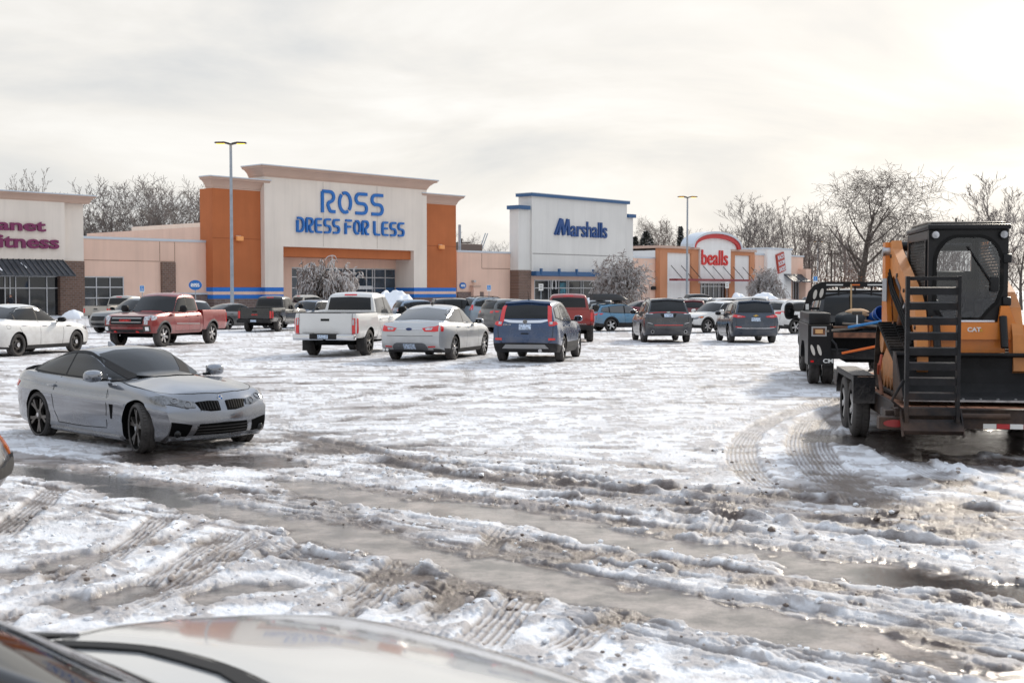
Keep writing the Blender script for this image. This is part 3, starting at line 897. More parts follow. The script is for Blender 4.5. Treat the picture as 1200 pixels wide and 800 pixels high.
j.box(LL(188, 300)[0] + .035, LL(205.5, 300)[0] - .035, -.016, -.004, zj - .03, zj + .03)
j.build('stucco_joint', M_JOINT, o)
MB().box(LL(189, 330)[0], LL(205.3, 330)[0], -.22, -.003, ZB, zj - .06).build('brick_pilaster', M_BRICK, o)
MB().box(LL(205.8, 330)[0], wd - .02, -.20, -.004, ZB, LL(225, 345.2)[1]).build('block_wainscot', M_STONE, o)
MB().box(LL(205.6, 330)[0], wd - .02, -.28, -.004, LL(225, 345.2)[1] + .003, LL(225, 343)[1]).build('ledge', M_COPE, o)
cs = [LL(p, 330)[0] for p in (98.5, 113, 129, 144.5)]
storefront(o, cs[0], cs[-1], ZB + .3, LL(120, 324)[1], -.02, cs, [LL(120, 336.5)[1], LL(120, 349)[1]])
o, LL, z1, wd = wing('tan wing with low block panels between the orange tower and the grey store', 535.5, 606, 295.3)
j = MB()
zj = LL(590, 315)[1]
j.box(LL(564.6, 300)[0] - .04, LL(564.6, 300)[0] + .04, -.012, -.002, zj, z1 - .05)
j.box(LL(564.6, 300)[0] + .05, wd - .05, -.014, -.003, zj - .04, zj + .04)
j.build('stucco_joint', M_JOINT, o)
zw = LL(550, 342)[1]
MB().box(.02, LL(551, 330)[0], -.14, -.003, ZB, zw).build('block_panel', M_STONE, o)
MB().box(LL(558.5, 330)[0], LL(566, 330)[0], -.14, -.003, ZB, zw).build('block_panel', M_STONE, o)
p_ = MB().box(LL(551, 330)[0] + .01, LL(558.5, 330)[0] - .01, -.55, -.004, ZB, zw + .55).build('pier', M_TAN, o)
MB().box(LL(551, 330)[0] - .08, LL(558.5, 330)[0] + .08, -.63, -.004, zw + .553, zw + .75).build('pier_cap', M_CORN, p_)
MB().bbox(LL(554, 330)[0] - .2, LL(554, 330)[0] + .2, -.40, -.01, zw + 1.1, zw + 1.35, .05).build('lamp', M_FRAME, o)
def oval(name, parent, x, z, y, rx, rz, label=None):
    mb = MB(); mb.prism([(x + rx * math.cos(2 * math.pi * k / 28), z + rz * math.sin(2 * math.pi * k / 28)) for k in range(28)], 'y', y, y + .08)
    a = mb.build(name, M_SIGNB, parent)
    m2 = MB(); stroke_text(m2, 'ROSS', x - rx * .62, z - rz * .32, rx * 1.24, rz * .64, rx * .13, y - .03, y - .004)
    m2.build('lettering', mat('white_lettering', (.75, .78, .82), .5), a)
    return a
oval('oval_sign', o, LL(542, 335)[0], LL(542, 334.6)[1], -.10, .52, .36)
# roof gear behind that wing
rt = tag(empty('rooftop_unit', P0 + UF * (W(590, 300)[0]) + NI * 6 + Vector((0, 0, z1 - .02)), ROT), 'brown rooftop unit with a slanted ladder behind the tan parapet', 'rooftop unit')
MB().bbox(-3.4, 1.5, -1.2, 1.2, 0, 1.25, .06).build('housing', mat('brown_housing', (.16, .12, .10), .7), rt)
MB().tube([(1.9, 0, 0), (3.3, 0, 2.7)], .06, 6).tube([(2.3, .0, 0), (3.7, .0, 2.7)], .06, 6).build('ladder', M_STEELG, rt)
vp = MB().tube([(0, 0, 0), (0, 0, 3.4)], .17, 10).build('vent_pipe', M_STEELG)
vp.location = P0 + UF * (W(567.5, 300)[0]) + NI * 4 + Vector((0, 0, z1)); tag(vp, 'thin steel vent pipe standing on the tan wing roof', 'vent pipe')
o, LL, z1, wd = wing('narrow tan wing with a shed roofline between the grey store and the red arch store', 743, 776, 302.4)
MB().box(.05, wd - .05, -.012, -.002, LL(760, 318)[1] - .04, LL(760, 318)[1] + .04).build('stucco_joint', M_JOINT, o)
MB().bbox(LL(764.5, 337)[0] - .45, LL(764.5, 337)[0] + .45, -.3, -.01, LL(764.5, 337.5)[1] - .25, LL(764.5, 337.5)[1] + .25, .05).build('wall_lamp', M_DARK, o)
for p in (758.5, 770.5): MB().box(LL(p, 337)[0] - .55, LL(p, 337)[0] + .55, -.05, -.004, ZB, LL(p, 337.5)[1]).build('door', mat('tan_door', (.60, .43, .35), .7), o)

# ---- the discount store with orange towers
g, t0 = bld('discount_store', 'cream discount store between two burnt orange towers with blue stripes', 'building', 249.7)
def L2(px, py, off=0.): t, z = W(px, py, off); return t - t0, z
PT, PC = 1.1, 1.7
xa, _ = L2(249.7, 340, PT); xb, _ = L2(310.6, 340, PC); xc, _ = L2(500.3, 340, PC); xd, _ = L2(534.5, 340, PT)
ztw = L2(280, 222.5, PT)[1]; zts = L2(280, 210, PT)[1]
zc0 = L2(400, 214.5, PC)[1]; zc1 = L2(400, 203, PC)[1]
zs = [L2(270, y, PT)[1] for y in (336.6, 341.6, 345.2, 350.0)]
def stripes(x0, x1, y, parent, dep):
    for a, b, m in ((zs[0], zs[1], M_BLUE), (zs[1], zs[2], M_TAN), (zs[2], zs[3], M_BLUE)):
        MB().box(x0, x1, y, y + dep, b, a - .003).build('stripe', m, parent)
    MB().box(x0 + .0, x1, y - .12, y + dep, ZB, zs[3] - .005).build('block_base', M_STONE, parent)
for (x0, x1) in ((xa, xb - .003), (xc + .003, xd)):
    MB().box(x0, x1, -PT, .9, zs[0] + .003, ztw).build('tower_wall', M_ORANGE, g)
    cornice('cornice', g, x0 + .02, x1 - .02, ztw, zts, -PT + .02, .75, 1.0, M_CORN)
    stripes(x0, x1, -PT, g, 2)
    MB().box(x0 + .3, x1 - .05, .95, 22, ZB, ztw - 3.5).build('rear_block', M_TAN, g)
# central block with its recessed entrance
oxa, ozt = L2(332, 288.8, PC); oxb, _ = L2(485, 288.8, PC)
w = MB()
w.box(xb, oxa, -PC, 22, zs[0] + .003, ozt)
w.box(oxb, xc, -PC, 22, zs[0] + .003, ozt)
w.box(xb, xc, -PC, .8, ozt + .0, zc0)
w.box(xb + .1, xc - .1, .8, 22, ozt, zc0 - 4)
w.build('wall', M_CREAM, g)
stripes(xb + .003, oxa - .002, -PC - .004, g, 5)
stripes(oxb + .002, xc - .003, -PC - .004, g, 5)
cornice('cornice', g, xb + .02, xc - .02, zc0, zc1, -PC + .02, .95, 2.4, M_CORN)
MB().box(oxa + .004, oxb - .004, -PC + .5, 3, L2(400, 302, PC)[1], ozt - .003).build('orange_fascia', M_ORANGE, g)
YR = 1.2
wz = L2(400, 314, -YR)[1]
MB().box(oxa + .006, oxb - .006, YR, 4, wz, L2(400, 302, PC)[1] - .003).box(oxa + .006, L2(342, 330, -YR)[0], YR - .002, 4, ZB, wz - .003).box(L2(464.5, 330, -YR)[0], oxb - .006, YR - .002, 4, ZB, wz - .003).build('recess_wall', M_TAN, g)
cs = [L2(p, 330, -YR)[0] for p in (342, 357, 371, 387, 402, 416, 430, 437, 439.5, 452, 464)]
storefront(g, cs[0], cs[-1], ZB, wz - .01, YR + .15, cs, [L2(400, 325, -YR)[1], L2(400, 337.5, -YR)[1]], .11, M_GLASSB)
MB().box(L2(452, 340, -YR)[0] + .1, L2(463.5, 340, -YR)[0] - .1, YR + .03, YR + .10, ZB, L2(450, 337, -YR)[1]).build('blue_poster', M_BLUE2, g)
en = MB().box(L2(406, 340, -YR)[0], L2(428, 340, -YR)[0], YR - 1.2, YR - .004, L2(415, 339, -YR)[1], L2(415, 335, -YR)[1]).build('door_canopy', M_FRAME, g)
jn = MB(); zh = ozt + (zc0 - ozt) * .5
for k in (1, 2): jn.box(xb + (xc - xb) * k / 3 - .025, xb + (xc - xb) * k / 3 + .025, -PC - .009, -PC - .002, ozt + .1, zc0 - .05)
jn.build('control_joint', mat('cream_joint', (.45, .40, .35), .9), g)
for x0, x1 in ((xa, xb), (xc, xd)):
    MB().box(x0 + .02, x1 - .02, -PT - .009, -PT - .002, (zs[0] + ztw) / 2 - .025, (zs[0] + ztw) / 2 + .025).build('control_joint', mat('orange_joint', (.26, .07, .025), .9), g)
for px, py in ((279, 279), (515.6, 289)): lamp_wall(g, L2(px, py, PT)[0], -PT, L2(px, py, PT)[1], 1.25)
x0, zt = L2(376, 224.0, PC); x1, zl = L2(449, 252, PC)
mb = MB(); mh = MB()
zl = L2(412, 251, PC)[1]; zt = L2(412, 225.2, PC)[1]
stroke_text(mb, 'ROSS', x0, zl, x1 - x0, zt - zl, .32, -PC - .16, -PC - .004, .24)
mb.build('sign_lettering', M_SIGNB, g)
mb = MB()
x0, _ = L2(347, 255, PC); x1, _ = L2(472.5, 276, PC)
zl = L2(410, 274.7, PC)[1]; zt = L2(410, 257.7, PC)[1]
stroke_text(mb, 'DRESS FOR LESS', x0, zl, x1 - x0, zt - zl, .21, -PC - .25, -PC - .004, .30, .55)
mb.build('tagline_lettering', M_SIGNB, g)

# ---- the grey store
g, t0 = bld('grey_store', 'pale grey store with blue trim and slanted blue lettering', 'building', 606)
def L2(px, py, off=0.): t, z = W(px, py, off); return t - t0, z
PM = 1.3
xa = L2(607.5, 340, PM)[0]; xb = L2(621.5, 340, PM)[0]; xc = L2(732.5, 340, PM)[0]; xd = L2(741.5, 340, PM)[0]
zsh = L2(615, 245.5, PM)[1]; zsr = L2(737, 255, PM)[1]; ztp = L2(675, 234.5, PM)[1]; zp = L2(615, 316.5, PM)[1]; zaw = L2(660, 318.5, PM)[1]
w = MB()
w.box(xb, xc, -PM - .25, .6, zaw, ztp)
w.box(xa, xb - .003, -PM, .1, zp, zsh)
w.box(xc + .003, xd, -PM, .1, zp, zsr)
w.box(xa + .5, xd - .5, .7, 24, ZB, zp + 1.0)
w.build('wall', M_GREYST, g)
MB().box(xb + .1, xc - .1, -PM - .262, -PM - .252, L2(660, 298.3, PM)[1] - .06, L2(660, 298.3, PM)[1] + .06).build('stucco_joint', mat('grey_joint', (.33, .32, .31), .9), g)
MB().box(xb - .3, xc + .3, -PM - .55, .8, ztp + .003, ztp + .34).build('top_trim', M_BLUE2, g)
MB().box(xb - .33, xc + .33, -PM - .58, .82, ztp + .345, ztp + .43).build('coping', M_COPE, g)
MB().box(xa - .3, xb - .31, -PM - .3, .3, zsh + .003, zsh + .45).build('shoulder_trim', M_BLUE2, g)
MB().box(xc + .31, xd + .3, -PM - .3, .3, zsr + .003, zsr + .45).build('shoulder_trim', M_BLUE2, g)
MB().box(xa - .05, xb + .05, -PM - .1, .15, ZB, zp - .003).build('brick_pier', M_BRICK, g)
MB().box(xc - .05, xd + .05, -PM - .1, .15, ZB, zp - .003).build('brick_pier', M_BRICK, g)
zb2 = L2(660, 323.5, PM + .6)[1]
cb = MB().box(xb + .06, xc - .06, -PM - .9, 1.0, zb2, zaw - .003)
for k in range(6):
    xx = xb + 1 + (xc - xb - 2) * k / 5
    cb.box(xx - .12, xx + .12, -PM - .98, -PM - .7, zb2 + .2, zaw + .35)
cb.build('blue_canopy', M_BLUE2, g)
MB().box(xb + .06, xc - .06, -.2, 2, L2(660, 328, 0)[1], zb2 - .003).build('lintel', M_TAN, g)
zt_ = L2(660, 328)[1]
cs = [L2(p, 330)[0] for p in (626.5, 643, 645.5, 655, 664.5, 666.5, 681, 683.5, 697, 712, 727)]
storefront(g, cs[0], cs[-1], ZB, zt_, .1, cs, [L2(690, 337.5)[1]], .12)
MB().box(xb + .06, L2(626, 330)[0], 0, .3, ZB, zt_ - .003).build('jamb', M_TAN, g)
ps = MB()
ribbon(ps, [(L2(646.6, 0)[0] + a, b) for a, b in arc(.55, L2(647, 334)[1], .38, .9, 215, -35, 12)], .22, .0, .05)
ps.build('window_arch_decal', mat('white_decal', (.7, .7, .7), .6), g)
MB().box(L2(656.5, 330)[0], L2(663, 330)[0], .02, .06, L2(660, 345)[1], L2(660, 331)[1]).build('teal_poster', mat('teal_poster', (.03, .16, .22), .5, var=.8, vscale=2.5), g)
# slanted lettering: long-tailed capital then condensed lower case
x0, zt = L2(649.5, 256, PM + .3); x1, zl = L2(711, 280, PM + .3)
zt = L2(664, 257.0, PM + .3)[1]; zl = L2(690, 280, PM + .3)[1]
h_ = zt - zl; ww = x1 - x0
mb = MB(); yy = -PM - .25
xm_ = x0 + ww * .285
bz = zl + h_ * .14
ribbon(mb, [(x0 + .05, bz - .0), (x0 + ww * .105, zt)], .26, yy - .28, yy - .004)
ribbon(mb, [(x0 + ww * .06, bz), (x0 + ww * .125, zt)], .30, yy - .275, yy - .006)
ribbon(mb, [(x0 + ww * .125, zt - .05), (x0 + ww * .165, bz)], .44, yy - .27, yy - .008)
ribbon(mb, [(x0 + ww * .165, bz + .05), (x0 + ww * .235, zt)], .30, yy - .265, yy - .010)
ribbon(mb, [(x0 + ww * .238, zt), (x0 + ww * .262, bz)], .46, yy - .26, yy - .012)
mb.build('sign_capital', M_NAVYS, g)
o = link('sign_lettering', text_mesh('arshalls', ww * .70, h_ * .86, .18, .010, 0.0, .96), g, M_NAVYS)
o.location = (x0 + ww * .30, yy - .005, bz - h_ * .06)

# ---- the store with the red arch
g, t0 = bld('arch_store', 'white and apricot store with a red arched gable and red lettering', 'building', 773)
def L2(px, py, off=0.): t, z = W(px, py, off); return t - t0, z
PB = .8
def X(p, off=PB): return L2(p, 340, off)[0]
zt1 = L2(796, 291.5, PB)[1]; zt2 = L2(868, 295, PB)[1]; zsp = L2(834, 291, PB + .3)[1]; zpk = L2(834, 278.8, PB + .3)[1]
zfr = L2(796, 296.5, PB)[1]
w = MB()
w.box(X(773), X(884), 0, 20, ZB, zt1 - .3)
w.box(X(782), X(810), -PB + .25, -.003, ZB, zfr)
w.box(X(861), X(879), -PB + .25, -.003, ZB, zfr)
w.build('panel_wall', M_WHITEW, g)
fr = MB()
for a, b, z in ((773.5, 782, zt1), (810, 820.5, zt1), (854.5, 861, zt2), (879, 884, zt2)): MB().box(X(a), X(b) - .004, -PB, .0 - .004, ZB, z - .003).build('apricot_pillar', M_APRI, g)
MB().box(X(782), X(810) - .004, -PB + .02, -.006, zfr + .003, zt1 - .004).build('apricot_lintel', M_APRI, g)
MB().box(X(861), X(879) - .004, -PB + .02, -.006, zfr + .003, zt2 - .004).build('apricot_lintel', M_APRI, g)
MB().box(X(773) - .2, X(820.5), -PB - .25, 10, zt1, zt1 + .35).box(X(854.5), X(884) + .2, -PB - .25, 10, zt2, zt2 + .35).build('top_band', M_CORN, g)
xa, xb = X(820.5, PB + .3), X(856, PB + .3); xm = (xa + xb) / 2; ww = (xb - xa) / 2 + 1.6
def archpts(e, n=18):
    return [(xm + (ww + e) * math.cos(math.pi * (1 - i / n)), zsp + (zpk - zsp + e) * math.sin(math.pi * (1 - i / n)) ** .9) for i in range(n + 1)]
zcan = L2(834, 328.4, PB)[1]
cent = MB().box(xa, xb, -PB - .3, -.01, L2(834, 332, PB)[1], zsp)
cent.prism([(xm - ww, zsp + .003)] + archpts(0)[1:-1] + [(xm + ww, zsp + .003)], 'y', -PB - .3, .3)
cent.build('gable_wall', M_WHITEW, g)
def archband(e0, e1, y0, y1, name, m):
    mb = MB(); a = archpts(e0); b = archpts(e1); n = len(a)
    vs = [(p[0], y0, p[1]) for p in a + b] + [(p[0], y1, p[1]) for p in a + b]; fs = []
    for i in range(n - 1):
        fs += [(i, i + 1, n + i + 1, n + i), (2 * n + i, 3 * n + i, 3 * n + i + 1, 2 * n + i + 1), (i, 2 * n + i, 2 * n + i + 1, i + 1), (n + i, n + i + 1, 3 * n + i + 1, 3 * n + i)]
    fs += [(0, n, 3 * n, 2 * n), (n - 1, 3 * n - 1, 4 * n - 1, 2 * n - 1)]
    mb.add(vs, fs); return mb.build(name, m, g)
archband(-.02, .62, -PB - .65, .45, 'red_arch', M_REDB)
archband(.623, .95, -PB - .80, .6, 'coping', M_COPE)
can = MB().box(X(782), X(881), -PB - 1.7, -PB - .32, zcan - .12, zcan + .16).build('canopy', M_DKRED, g)
rods = MB()
for p in (784, 796, 806.5, 822, 833, 845, 857, 868, 878):
    xx = X(p)
    rods.tube([(xx, -PB - .3, zcan + 2.0), (xx + .9, -PB - 1.6, zcan + .16)], .05, 6)
rods.build('tie_rods', M_DARK, can)
cs = [X(p, 0) for p in (820.5, 824.5, 829, 834.5, 841, 846, 850)]
storefront(g, cs[0] + .05, cs[-1], ZB, L2(834, 331)[1], -.10, cs, [L2(834, 335.5)[1]], .13)
x0, zt = L2(822, 293.5, PB + .35); x1, zl = L2(852.5, 311, PB + .35)
o = link('sign_lettering', text_mesh('bealls', x1 - x0, L2(836, 293.2, PB + .3)[1] - L2(836, 310.8, PB + .3)[1], .18, .006), g, M_RED)
o.location = (x0, -PB - .305, L2(836, 310.8, PB + .3)[1])

# ---- the shoe shop at the end
g, t0 = bld('shoe_shop', 'tan shoe shop with a white block carrying a tilted red sign', 'building', 884.5)
def L2(px, py, off=0.): t, z = W(px, py, off); return t - t0, z
def X(p, off=0): return L2(p, 340, off)[0]
w = MB().box(.05, X(899, .6), 0, 18, ZB, L2(890, 299)[1])
w.box(X(927, .6), X(941), 0, 18, ZB, L2(934, 301)[1])
w.box(X(935), X(941), -1.4, -.003, ZB, L2(937, 315, 1)[1])
w.build('wall', M_TAN, g)
MB().box(.05, X(899, .6) - .01, -.12, 18, L2(890, 299)[1] + .003, L2(890, 297.5)[1] + .1).box(X(927, .6) + .01, X(941) + .1, -.12, 18, L2(934, 301)[1] + .003, L2(934, 300)[1] + .1).build('coping', M_COPE, g)
MB().box(X(899, .6) + .003, X(927, .6) - .003, -.6, 18, ZB, L2(913, 292.5, .6)[1]).build('white_block', M_WHITEW, g)
MB().box(X(898.5, .6), X(928, .6), -.7, 18.1, L2(913, 292.5, .6)[1] + .003, L2(913, 291, .6)[1] + .05).build('block_coping', M_COPE, g)
sgx, sgz = L2(914.5, 307.8, .7)
sq = MB(); hw_, hh_ = 1.12, 1.5
ca_, sa_ = math.cos(R(14)), math.sin(R(14))
def rot(p): return (sgx + p[0] * ca_ - p[1] * sa_, sgz + p[0] * sa_ + p[1] * ca_)
sq.prism([rot(p) for p in ((-hw_, -hh_), (hw_, -hh_), (hw_, hh_), (-hw_, hh_))], 'y', -.9, -.604)
sg = sq.build('tilted_sign', mat('brick_red_sign', (.42, .05, .03), .5), g)
for k, body in enumerate(('RACK', 'ROOM', 'SHOES')):
    tm = text_mesh(body, 1.85, .68, .06, .006)
    zc = .60 - k * .96
    for v in tm.vertices:
        x, z = rot((v.co.x - .925, v.co.z + zc)); v.co = (x, v.co.y - .903, z)
    link('lettering', tm, sg, mat('white_lettering', (.75, .78, .82), .5))
for a, b in ((921, 930), (931.5, 941.5)):
    x0, x1 = X(a, 1), X(b, 1); zz1 = L2(930, 321, .6)[1]; zz0 = L2(930, 329.5, 1.8)[1]
    MB().add([(x0, -.62, zz1), (x1, -.62, zz1), (x1 + .6, -2.0, zz0), (x0 + .6, -2.0, zz0), (x0, -.62, zz1 - .2), (x1, -.62, zz1 - .2), (x1 + .6, -2.0, zz0 - .15), (x0 + .6, -2.0, zz0 - .15)],
             [(0, 1, 2, 3), (4, 7, 6, 5), (3, 2, 6, 7), (1, 5, 6, 2), (0, 4, 5, 1), (0, 3, 7, 4)]).build('awning', M_AWN, g)
storefront(g, X(928.5), X(934.5), ZB, L2(930, 330)[1], -.12, [X(928.5), X(931.5), X(934.5)], [], .1)

# kerb and pavement along the row, snow-covered
pv = MB(); ta = W(-250, 340)[0]; tb = W(945, 340)[0]
pv.box(ta, tb, -5.5, -.0, ZB - .3, ZB + .10)
o = pv.build('pavement', M_ROOF); o.location = P0; o.rotation_euler = (0, 0, ROT); tag(o, 'snowy pavement along the shop fronts', 'pavement', kind='structure')
# ------------------------------------------------------------------ trees
M_BARK = mat('grey_bark', (.085, .07, .06), .9, var=.25, vscale=3)
M_TWIG = mat('bare_twigs', (.15, .125, .11), .9)
M_TWIGF = mat('frosted_twigs', (.19, .165, .155), .85)
M_FROST = mat('thick_frost', (.57, .55, .545), .8)
M_FROST2 = mat('thin_frost_on_bark', (.22, .17, .15), .85)
M_CEDAR = mat('dark_cedar_leaf', (.045, .055, .048), .9, var=.5, vscale=.8)
M_RUST = mat('russet_leaf', (.16, .075, .04), .9, var=.4, vscale=1)
def branch_mesh(rng, H_, trunk_r, levels, spread, ratio, n0, droop=0., up=.25, trunk_frac=.35, wig=.12, minr=.012, kidn=(3, 5)):
    """returns two meshes: trunk with limbs, and the finer crown"""
    T = MB(); C_ = MB()
    def grow(p, d, l, r, lev):
        n = 5 if lev < 2 else (4 if lev < 4 else 3)
        pts = [p.copy()]; rs = [r]; q = p.copy(); dd = d.copy()
        for i in range(n):
            dd = (dd + Vector((rng.uniform(-1, 1), rng.uniform(-1, 1), rng.uniform(-1, 1))) * wig + Vector((0, 0, up * .25 if lev else .12)) - Vector((0, 0, droop * lev * .06))).normalized()
            q = q + dd * (l / n)
            pts.append(q.copy()); rs.append(max(minr, r * (1 - .75 * (i + 1) / n)))
        (T if lev < 2 else C_).tube(pts, rs, 7 if lev == 0 else (5 if lev == 1 else 3), cap=False)
        if lev >= levels: return
        k = n0 if lev == 0 else rng.randint(*kidn)
        for j in range(k):
            f = (trunk_frac + (1 - trunk_frac) * (j + rng.random() * .8) / k) if lev == 0 else (.25 + .75 * (j + rng.random()) / k)
            f = min(f, .99); ii = min(int(f * n), n - 1); ff = f * n - ii
            bp = pts[ii].lerp(pts[ii + 1], ff); br = rs[ii] + (rs[ii + 1] - rs[ii]) * ff
            td = (pts[ii + 1] - pts[ii]).normalized()
            az = j * 2.4 + rng.uniform(-.5, .5)
            s_ = td.orthogonal().normalized(); s2 = td.cross(s_)
            side = s_ * math.cos(az) + s2 * math.sin(az)
            an = R(rng.uniform(spread - 14, spread + 14)) * (1 if lev else (1.15 - .45 * f))
            nd = (td * math.cos(an) + side * math.sin(an)).normalized()
            nl = l * ratio * rng.uniform(.75, 1.2) * (1.0 if lev else (1.25 - .65 * f))
            grow(bp, nd, nl, max(minr, br * (.62 if lev else .55)), lev + 1)
    grow(Vector((0, 0, -.3)), Vector((rng.uniform(-.03, .03), rng.uniform(-.03, .03), 1)), H_ * .78, trunk_r, 0)
    # scale to the wanted height
    zmax = max(v[2] for v in C_.v + T.v)
    k = H_ / zmax
    for m in (T, C_): m.v = [(a * k, b * k, c * k) for a, b, c in m.v]
    return T, C_
def tube_mesh(mb, m):
    me_ = bpy.data.meshes.new('t'); me_.from_pydata(mb.v, [], mb.f); me_.materials.append(m)
    me_.polygons.foreach_set('use_smooth', [True] * len(me_.polygons)); return me_
def tree_proto(seed, twig, **kw):
    T, C_ = branch_mesh(random.Random(seed), **kw)
    return tube_mesh(T, M_BARK), tube_mesh(C_, twig)
P_SPREAD = tree_proto(11, M_TWIG, H_=22, trunk_r=.62, levels=5, spread=50, ratio=.60, n0=11, droop=.5, trunk_frac=.24, wig=.13, minr=.022, up=.34, kidn=(4, 5))
P_UPR = tree_proto(5, M_TWIGF, H_=20, trunk_r=.32, levels=5, spread=30, ratio=.56, n0=9, trunk_frac=.22, wig=.08, minr=.024, up=.5, kidn=(3, 4))
P_MID = tree_proto(23, M_TWIGF, H_=18, trunk_r=.30, levels=5, spread=42, ratio=.55, n0=9, trunk_frac=.25, wig=.11, minr=.025, kidn=(3, 4))
P_SLIM = tree_proto(31, M_TWIGF, H_=20, trunk_r=.22, levels=4, spread=40, ratio=.40, n0=13, trunk_frac=.3, wig=.09, minr=.026, kidn=(3, 4))
P_DARK = tree_proto(47, M_TWIG, H_=18, trunk_r=.28, levels=5, spread=46, ratio=.50, n0=10, trunk_frac=.3, wig=.14, minr=.026, kidn=(3, 4))
def tree(name, proto, px, pytop, Y, label, group=None, wide=1.0, rz=None, H0=None):
    b = at(px, 340, Y); zt = at(px, pytop, Y).z
    h0 = H0 or max(v.co.z for v in proto[1].vertices)
    s = (zt + .3) / h0
    o = empty(name, (b.x, b.y, -.3), rz if rz is not None else random.uniform(0, 6.28))
    o.scale = (s * wide, s * wide, s)
    tag(o, label, 'tree', group)
    link('trunk', proto[0], o); link('crown', proto[1], o)
    return o
GT = 'bare trees behind the shops'
tree('bare_tree', P_SPREAD, 1006, 190, 215, 'big spreading bare tree with a thick forked trunk behind the black flatbed truck', wide=1.35, rz=.6)
# behind the gym and the first tan wing
for px, py, Y, pr, wd in ((92, 212, 175, P_MID, 1.1), (118, 226, 185, P_DARK, 1.1), (142, 203, 180, P_MID, 1.2), (165, 200, 178, P_UPR, 1.5), (190, 203, 182, P_MID, 1.15), (208, 216, 176, P_DARK, 1.1), (228, 214, 185, P_UPR, 1.4), (244, 222, 180, P_MID, 1.0), (104, 240, 172, P_DARK, 1.2), (154, 238, 170, P_DARK, 1.2), (180, 232, 172, P_MID, 1.2), (220, 236, 170, P_DARK, 1.2), (8, 212, 190, P_DARK, 1.0), (70, 226, 190, P_MID, 1.0)):
    tree('bare_tree', pr, px, py, Y, 'grey bare tree in the thicket behind the gym and the first tan wing', 'bare trees in the thicket behind the gym', wd)
for px, py in ((37, 199), (55, 197), (23, 208)):
    tree('bare_tree', P_SLIM, px, py, 170, 'thin bare tree with short twigs rising above the gym roof', 'thin trees above the gym roof', .55)
tree('bare_tree', P_MID, 548, 270, 215, 'small bare treetop showing above the tan wing beside the right orange tower', None, .9)
tree('bare_tree', P_MID, 584, 280, 220, 'small bare treetop just left of the grey store roof', None, .9)
tree('bare_tree', P_SPREAD, 772, 251, 225, 'rounded bare tree showing right of the grey store', None, .8)
tree('bare_tree', P_MID, 822, 266, 235, 'bare treetop just behind the red arch, right of the tall light pole', None, 1.0)
tree('bare_tree', P_UPR, 869, 224, 230, 'tall fan-shaped bare tree behind the red arch store', None, 1.5)
for px, py, pr, wd in ((904, 236, P_UPR, 1.0), (921, 231, P_SLIM, .8), (935, 244, P_SLIM, .8), (950, 236, P_UPR, .8), (966, 248, P_SLIM, .8), (893, 262, P_MID, 1.0), (985, 260, P_SLIM, .7), (1040, 258, P_MID, 1.0), (1062, 244, P_UPR, 1.0), (1085, 252, P_MID, .9)):
    tree('bare_tree', pr, px, py, random.uniform(205, 240), 'slim bare tree in the woodland between the shoe shop and the loader', 'slim bare trees right of the shops', wd)
tree('bare_tree', P_UPR, 1168, 199, 150, 'tall bare tree with fanned limbs right of the loader cab', None, 1.35, 1.0)
tree('bare_tree', P_MID, 1197, 236, 140, 'bare tree cut by the right edge of the photo', None, 1.3, 2.0)
tree('bare_tree', P_DARK, 1180, 275, 160, 'low dark bare tree behind the loader, below the tall fanned one', None, 1.3)
# far woodland as one mass
rng = random.Random(3)
far = MB(); base = []
small = branch_mesh(random.Random(77), H_=12, trunk_r=.16, levels=3, spread=36, ratio=.42, n0=9, trunk_frac=.2, wig=.1, minr=.034, kidn=(3, 4))
sv = np.array(small[0].v + small[1].v); nf0 = len(small[0].v)
sf = list(small[0].f) + [tuple(i + nf0 for i in f) for f in small[1].f]
vv = []; ff = []; off = 0
for k in range(150):
    px = rng.choice([rng.uniform(880, 1260), rng.uniform(880, 1260), rng.uniform(700, 900), rng.uniform(-60, 240)])
    Y = rng.uniform(235, 300); b = at(px, 340, Y)
    a = rng.uniform(0, 6.28); s = rng.uniform(.8, 1.35) * (1.0 if px > 700 else .9); c_, s_ = math.cos(a), math.sin(a)
    q = np.stack([sv[:, 0] * c_ - sv[:, 1] * s_, sv[:, 0] * s_ + sv[:, 1] * c_, sv[:, 2]], -1) * s + np.array([b.x, b.y, -.3])
    vv.append(q); ff += [tuple(i + off for i in f) for f in sf]; off += len(sv)
fm = bpy.data.meshes.new('w'); fm.from_pydata(np.concatenate(vv).tolist(), [], ff); fm.materials.append(M_FROST2)
tag(link('far_woodland', fm), 'brown leafless woodland along the far edge of the lot', 'woodland', kind='stuff')
# undergrowth with clinging russet leaves
rl = MB()
for k in range(5200):
    px = rng.choice([rng.uniform(885, 1230), rng.uniform(940, 1030)]); Y = rng.uniform(205, 235); b = at(px, 340, Y)
    z = abs(rng.gauss(0, 1)) * 2.6; q = Vector((b.x, b.y, z)); a = Vector((rng.uniform(-1, 1), rng.uniform(-1, 1), rng.uniform(-1, 1))).normalized() * rng.uniform(.08, .22); c_ = a.orthogonal().normalized() * .13
    rl.add([q - a, q + c_, q + a, q - c_], [(0, 1, 2, 3)])
tag(rl.build('russet_undergrowth', M_RUST), 'russet leaves clinging to the undergrowth beyond the lot', 'undergrowth', kind='stuff')
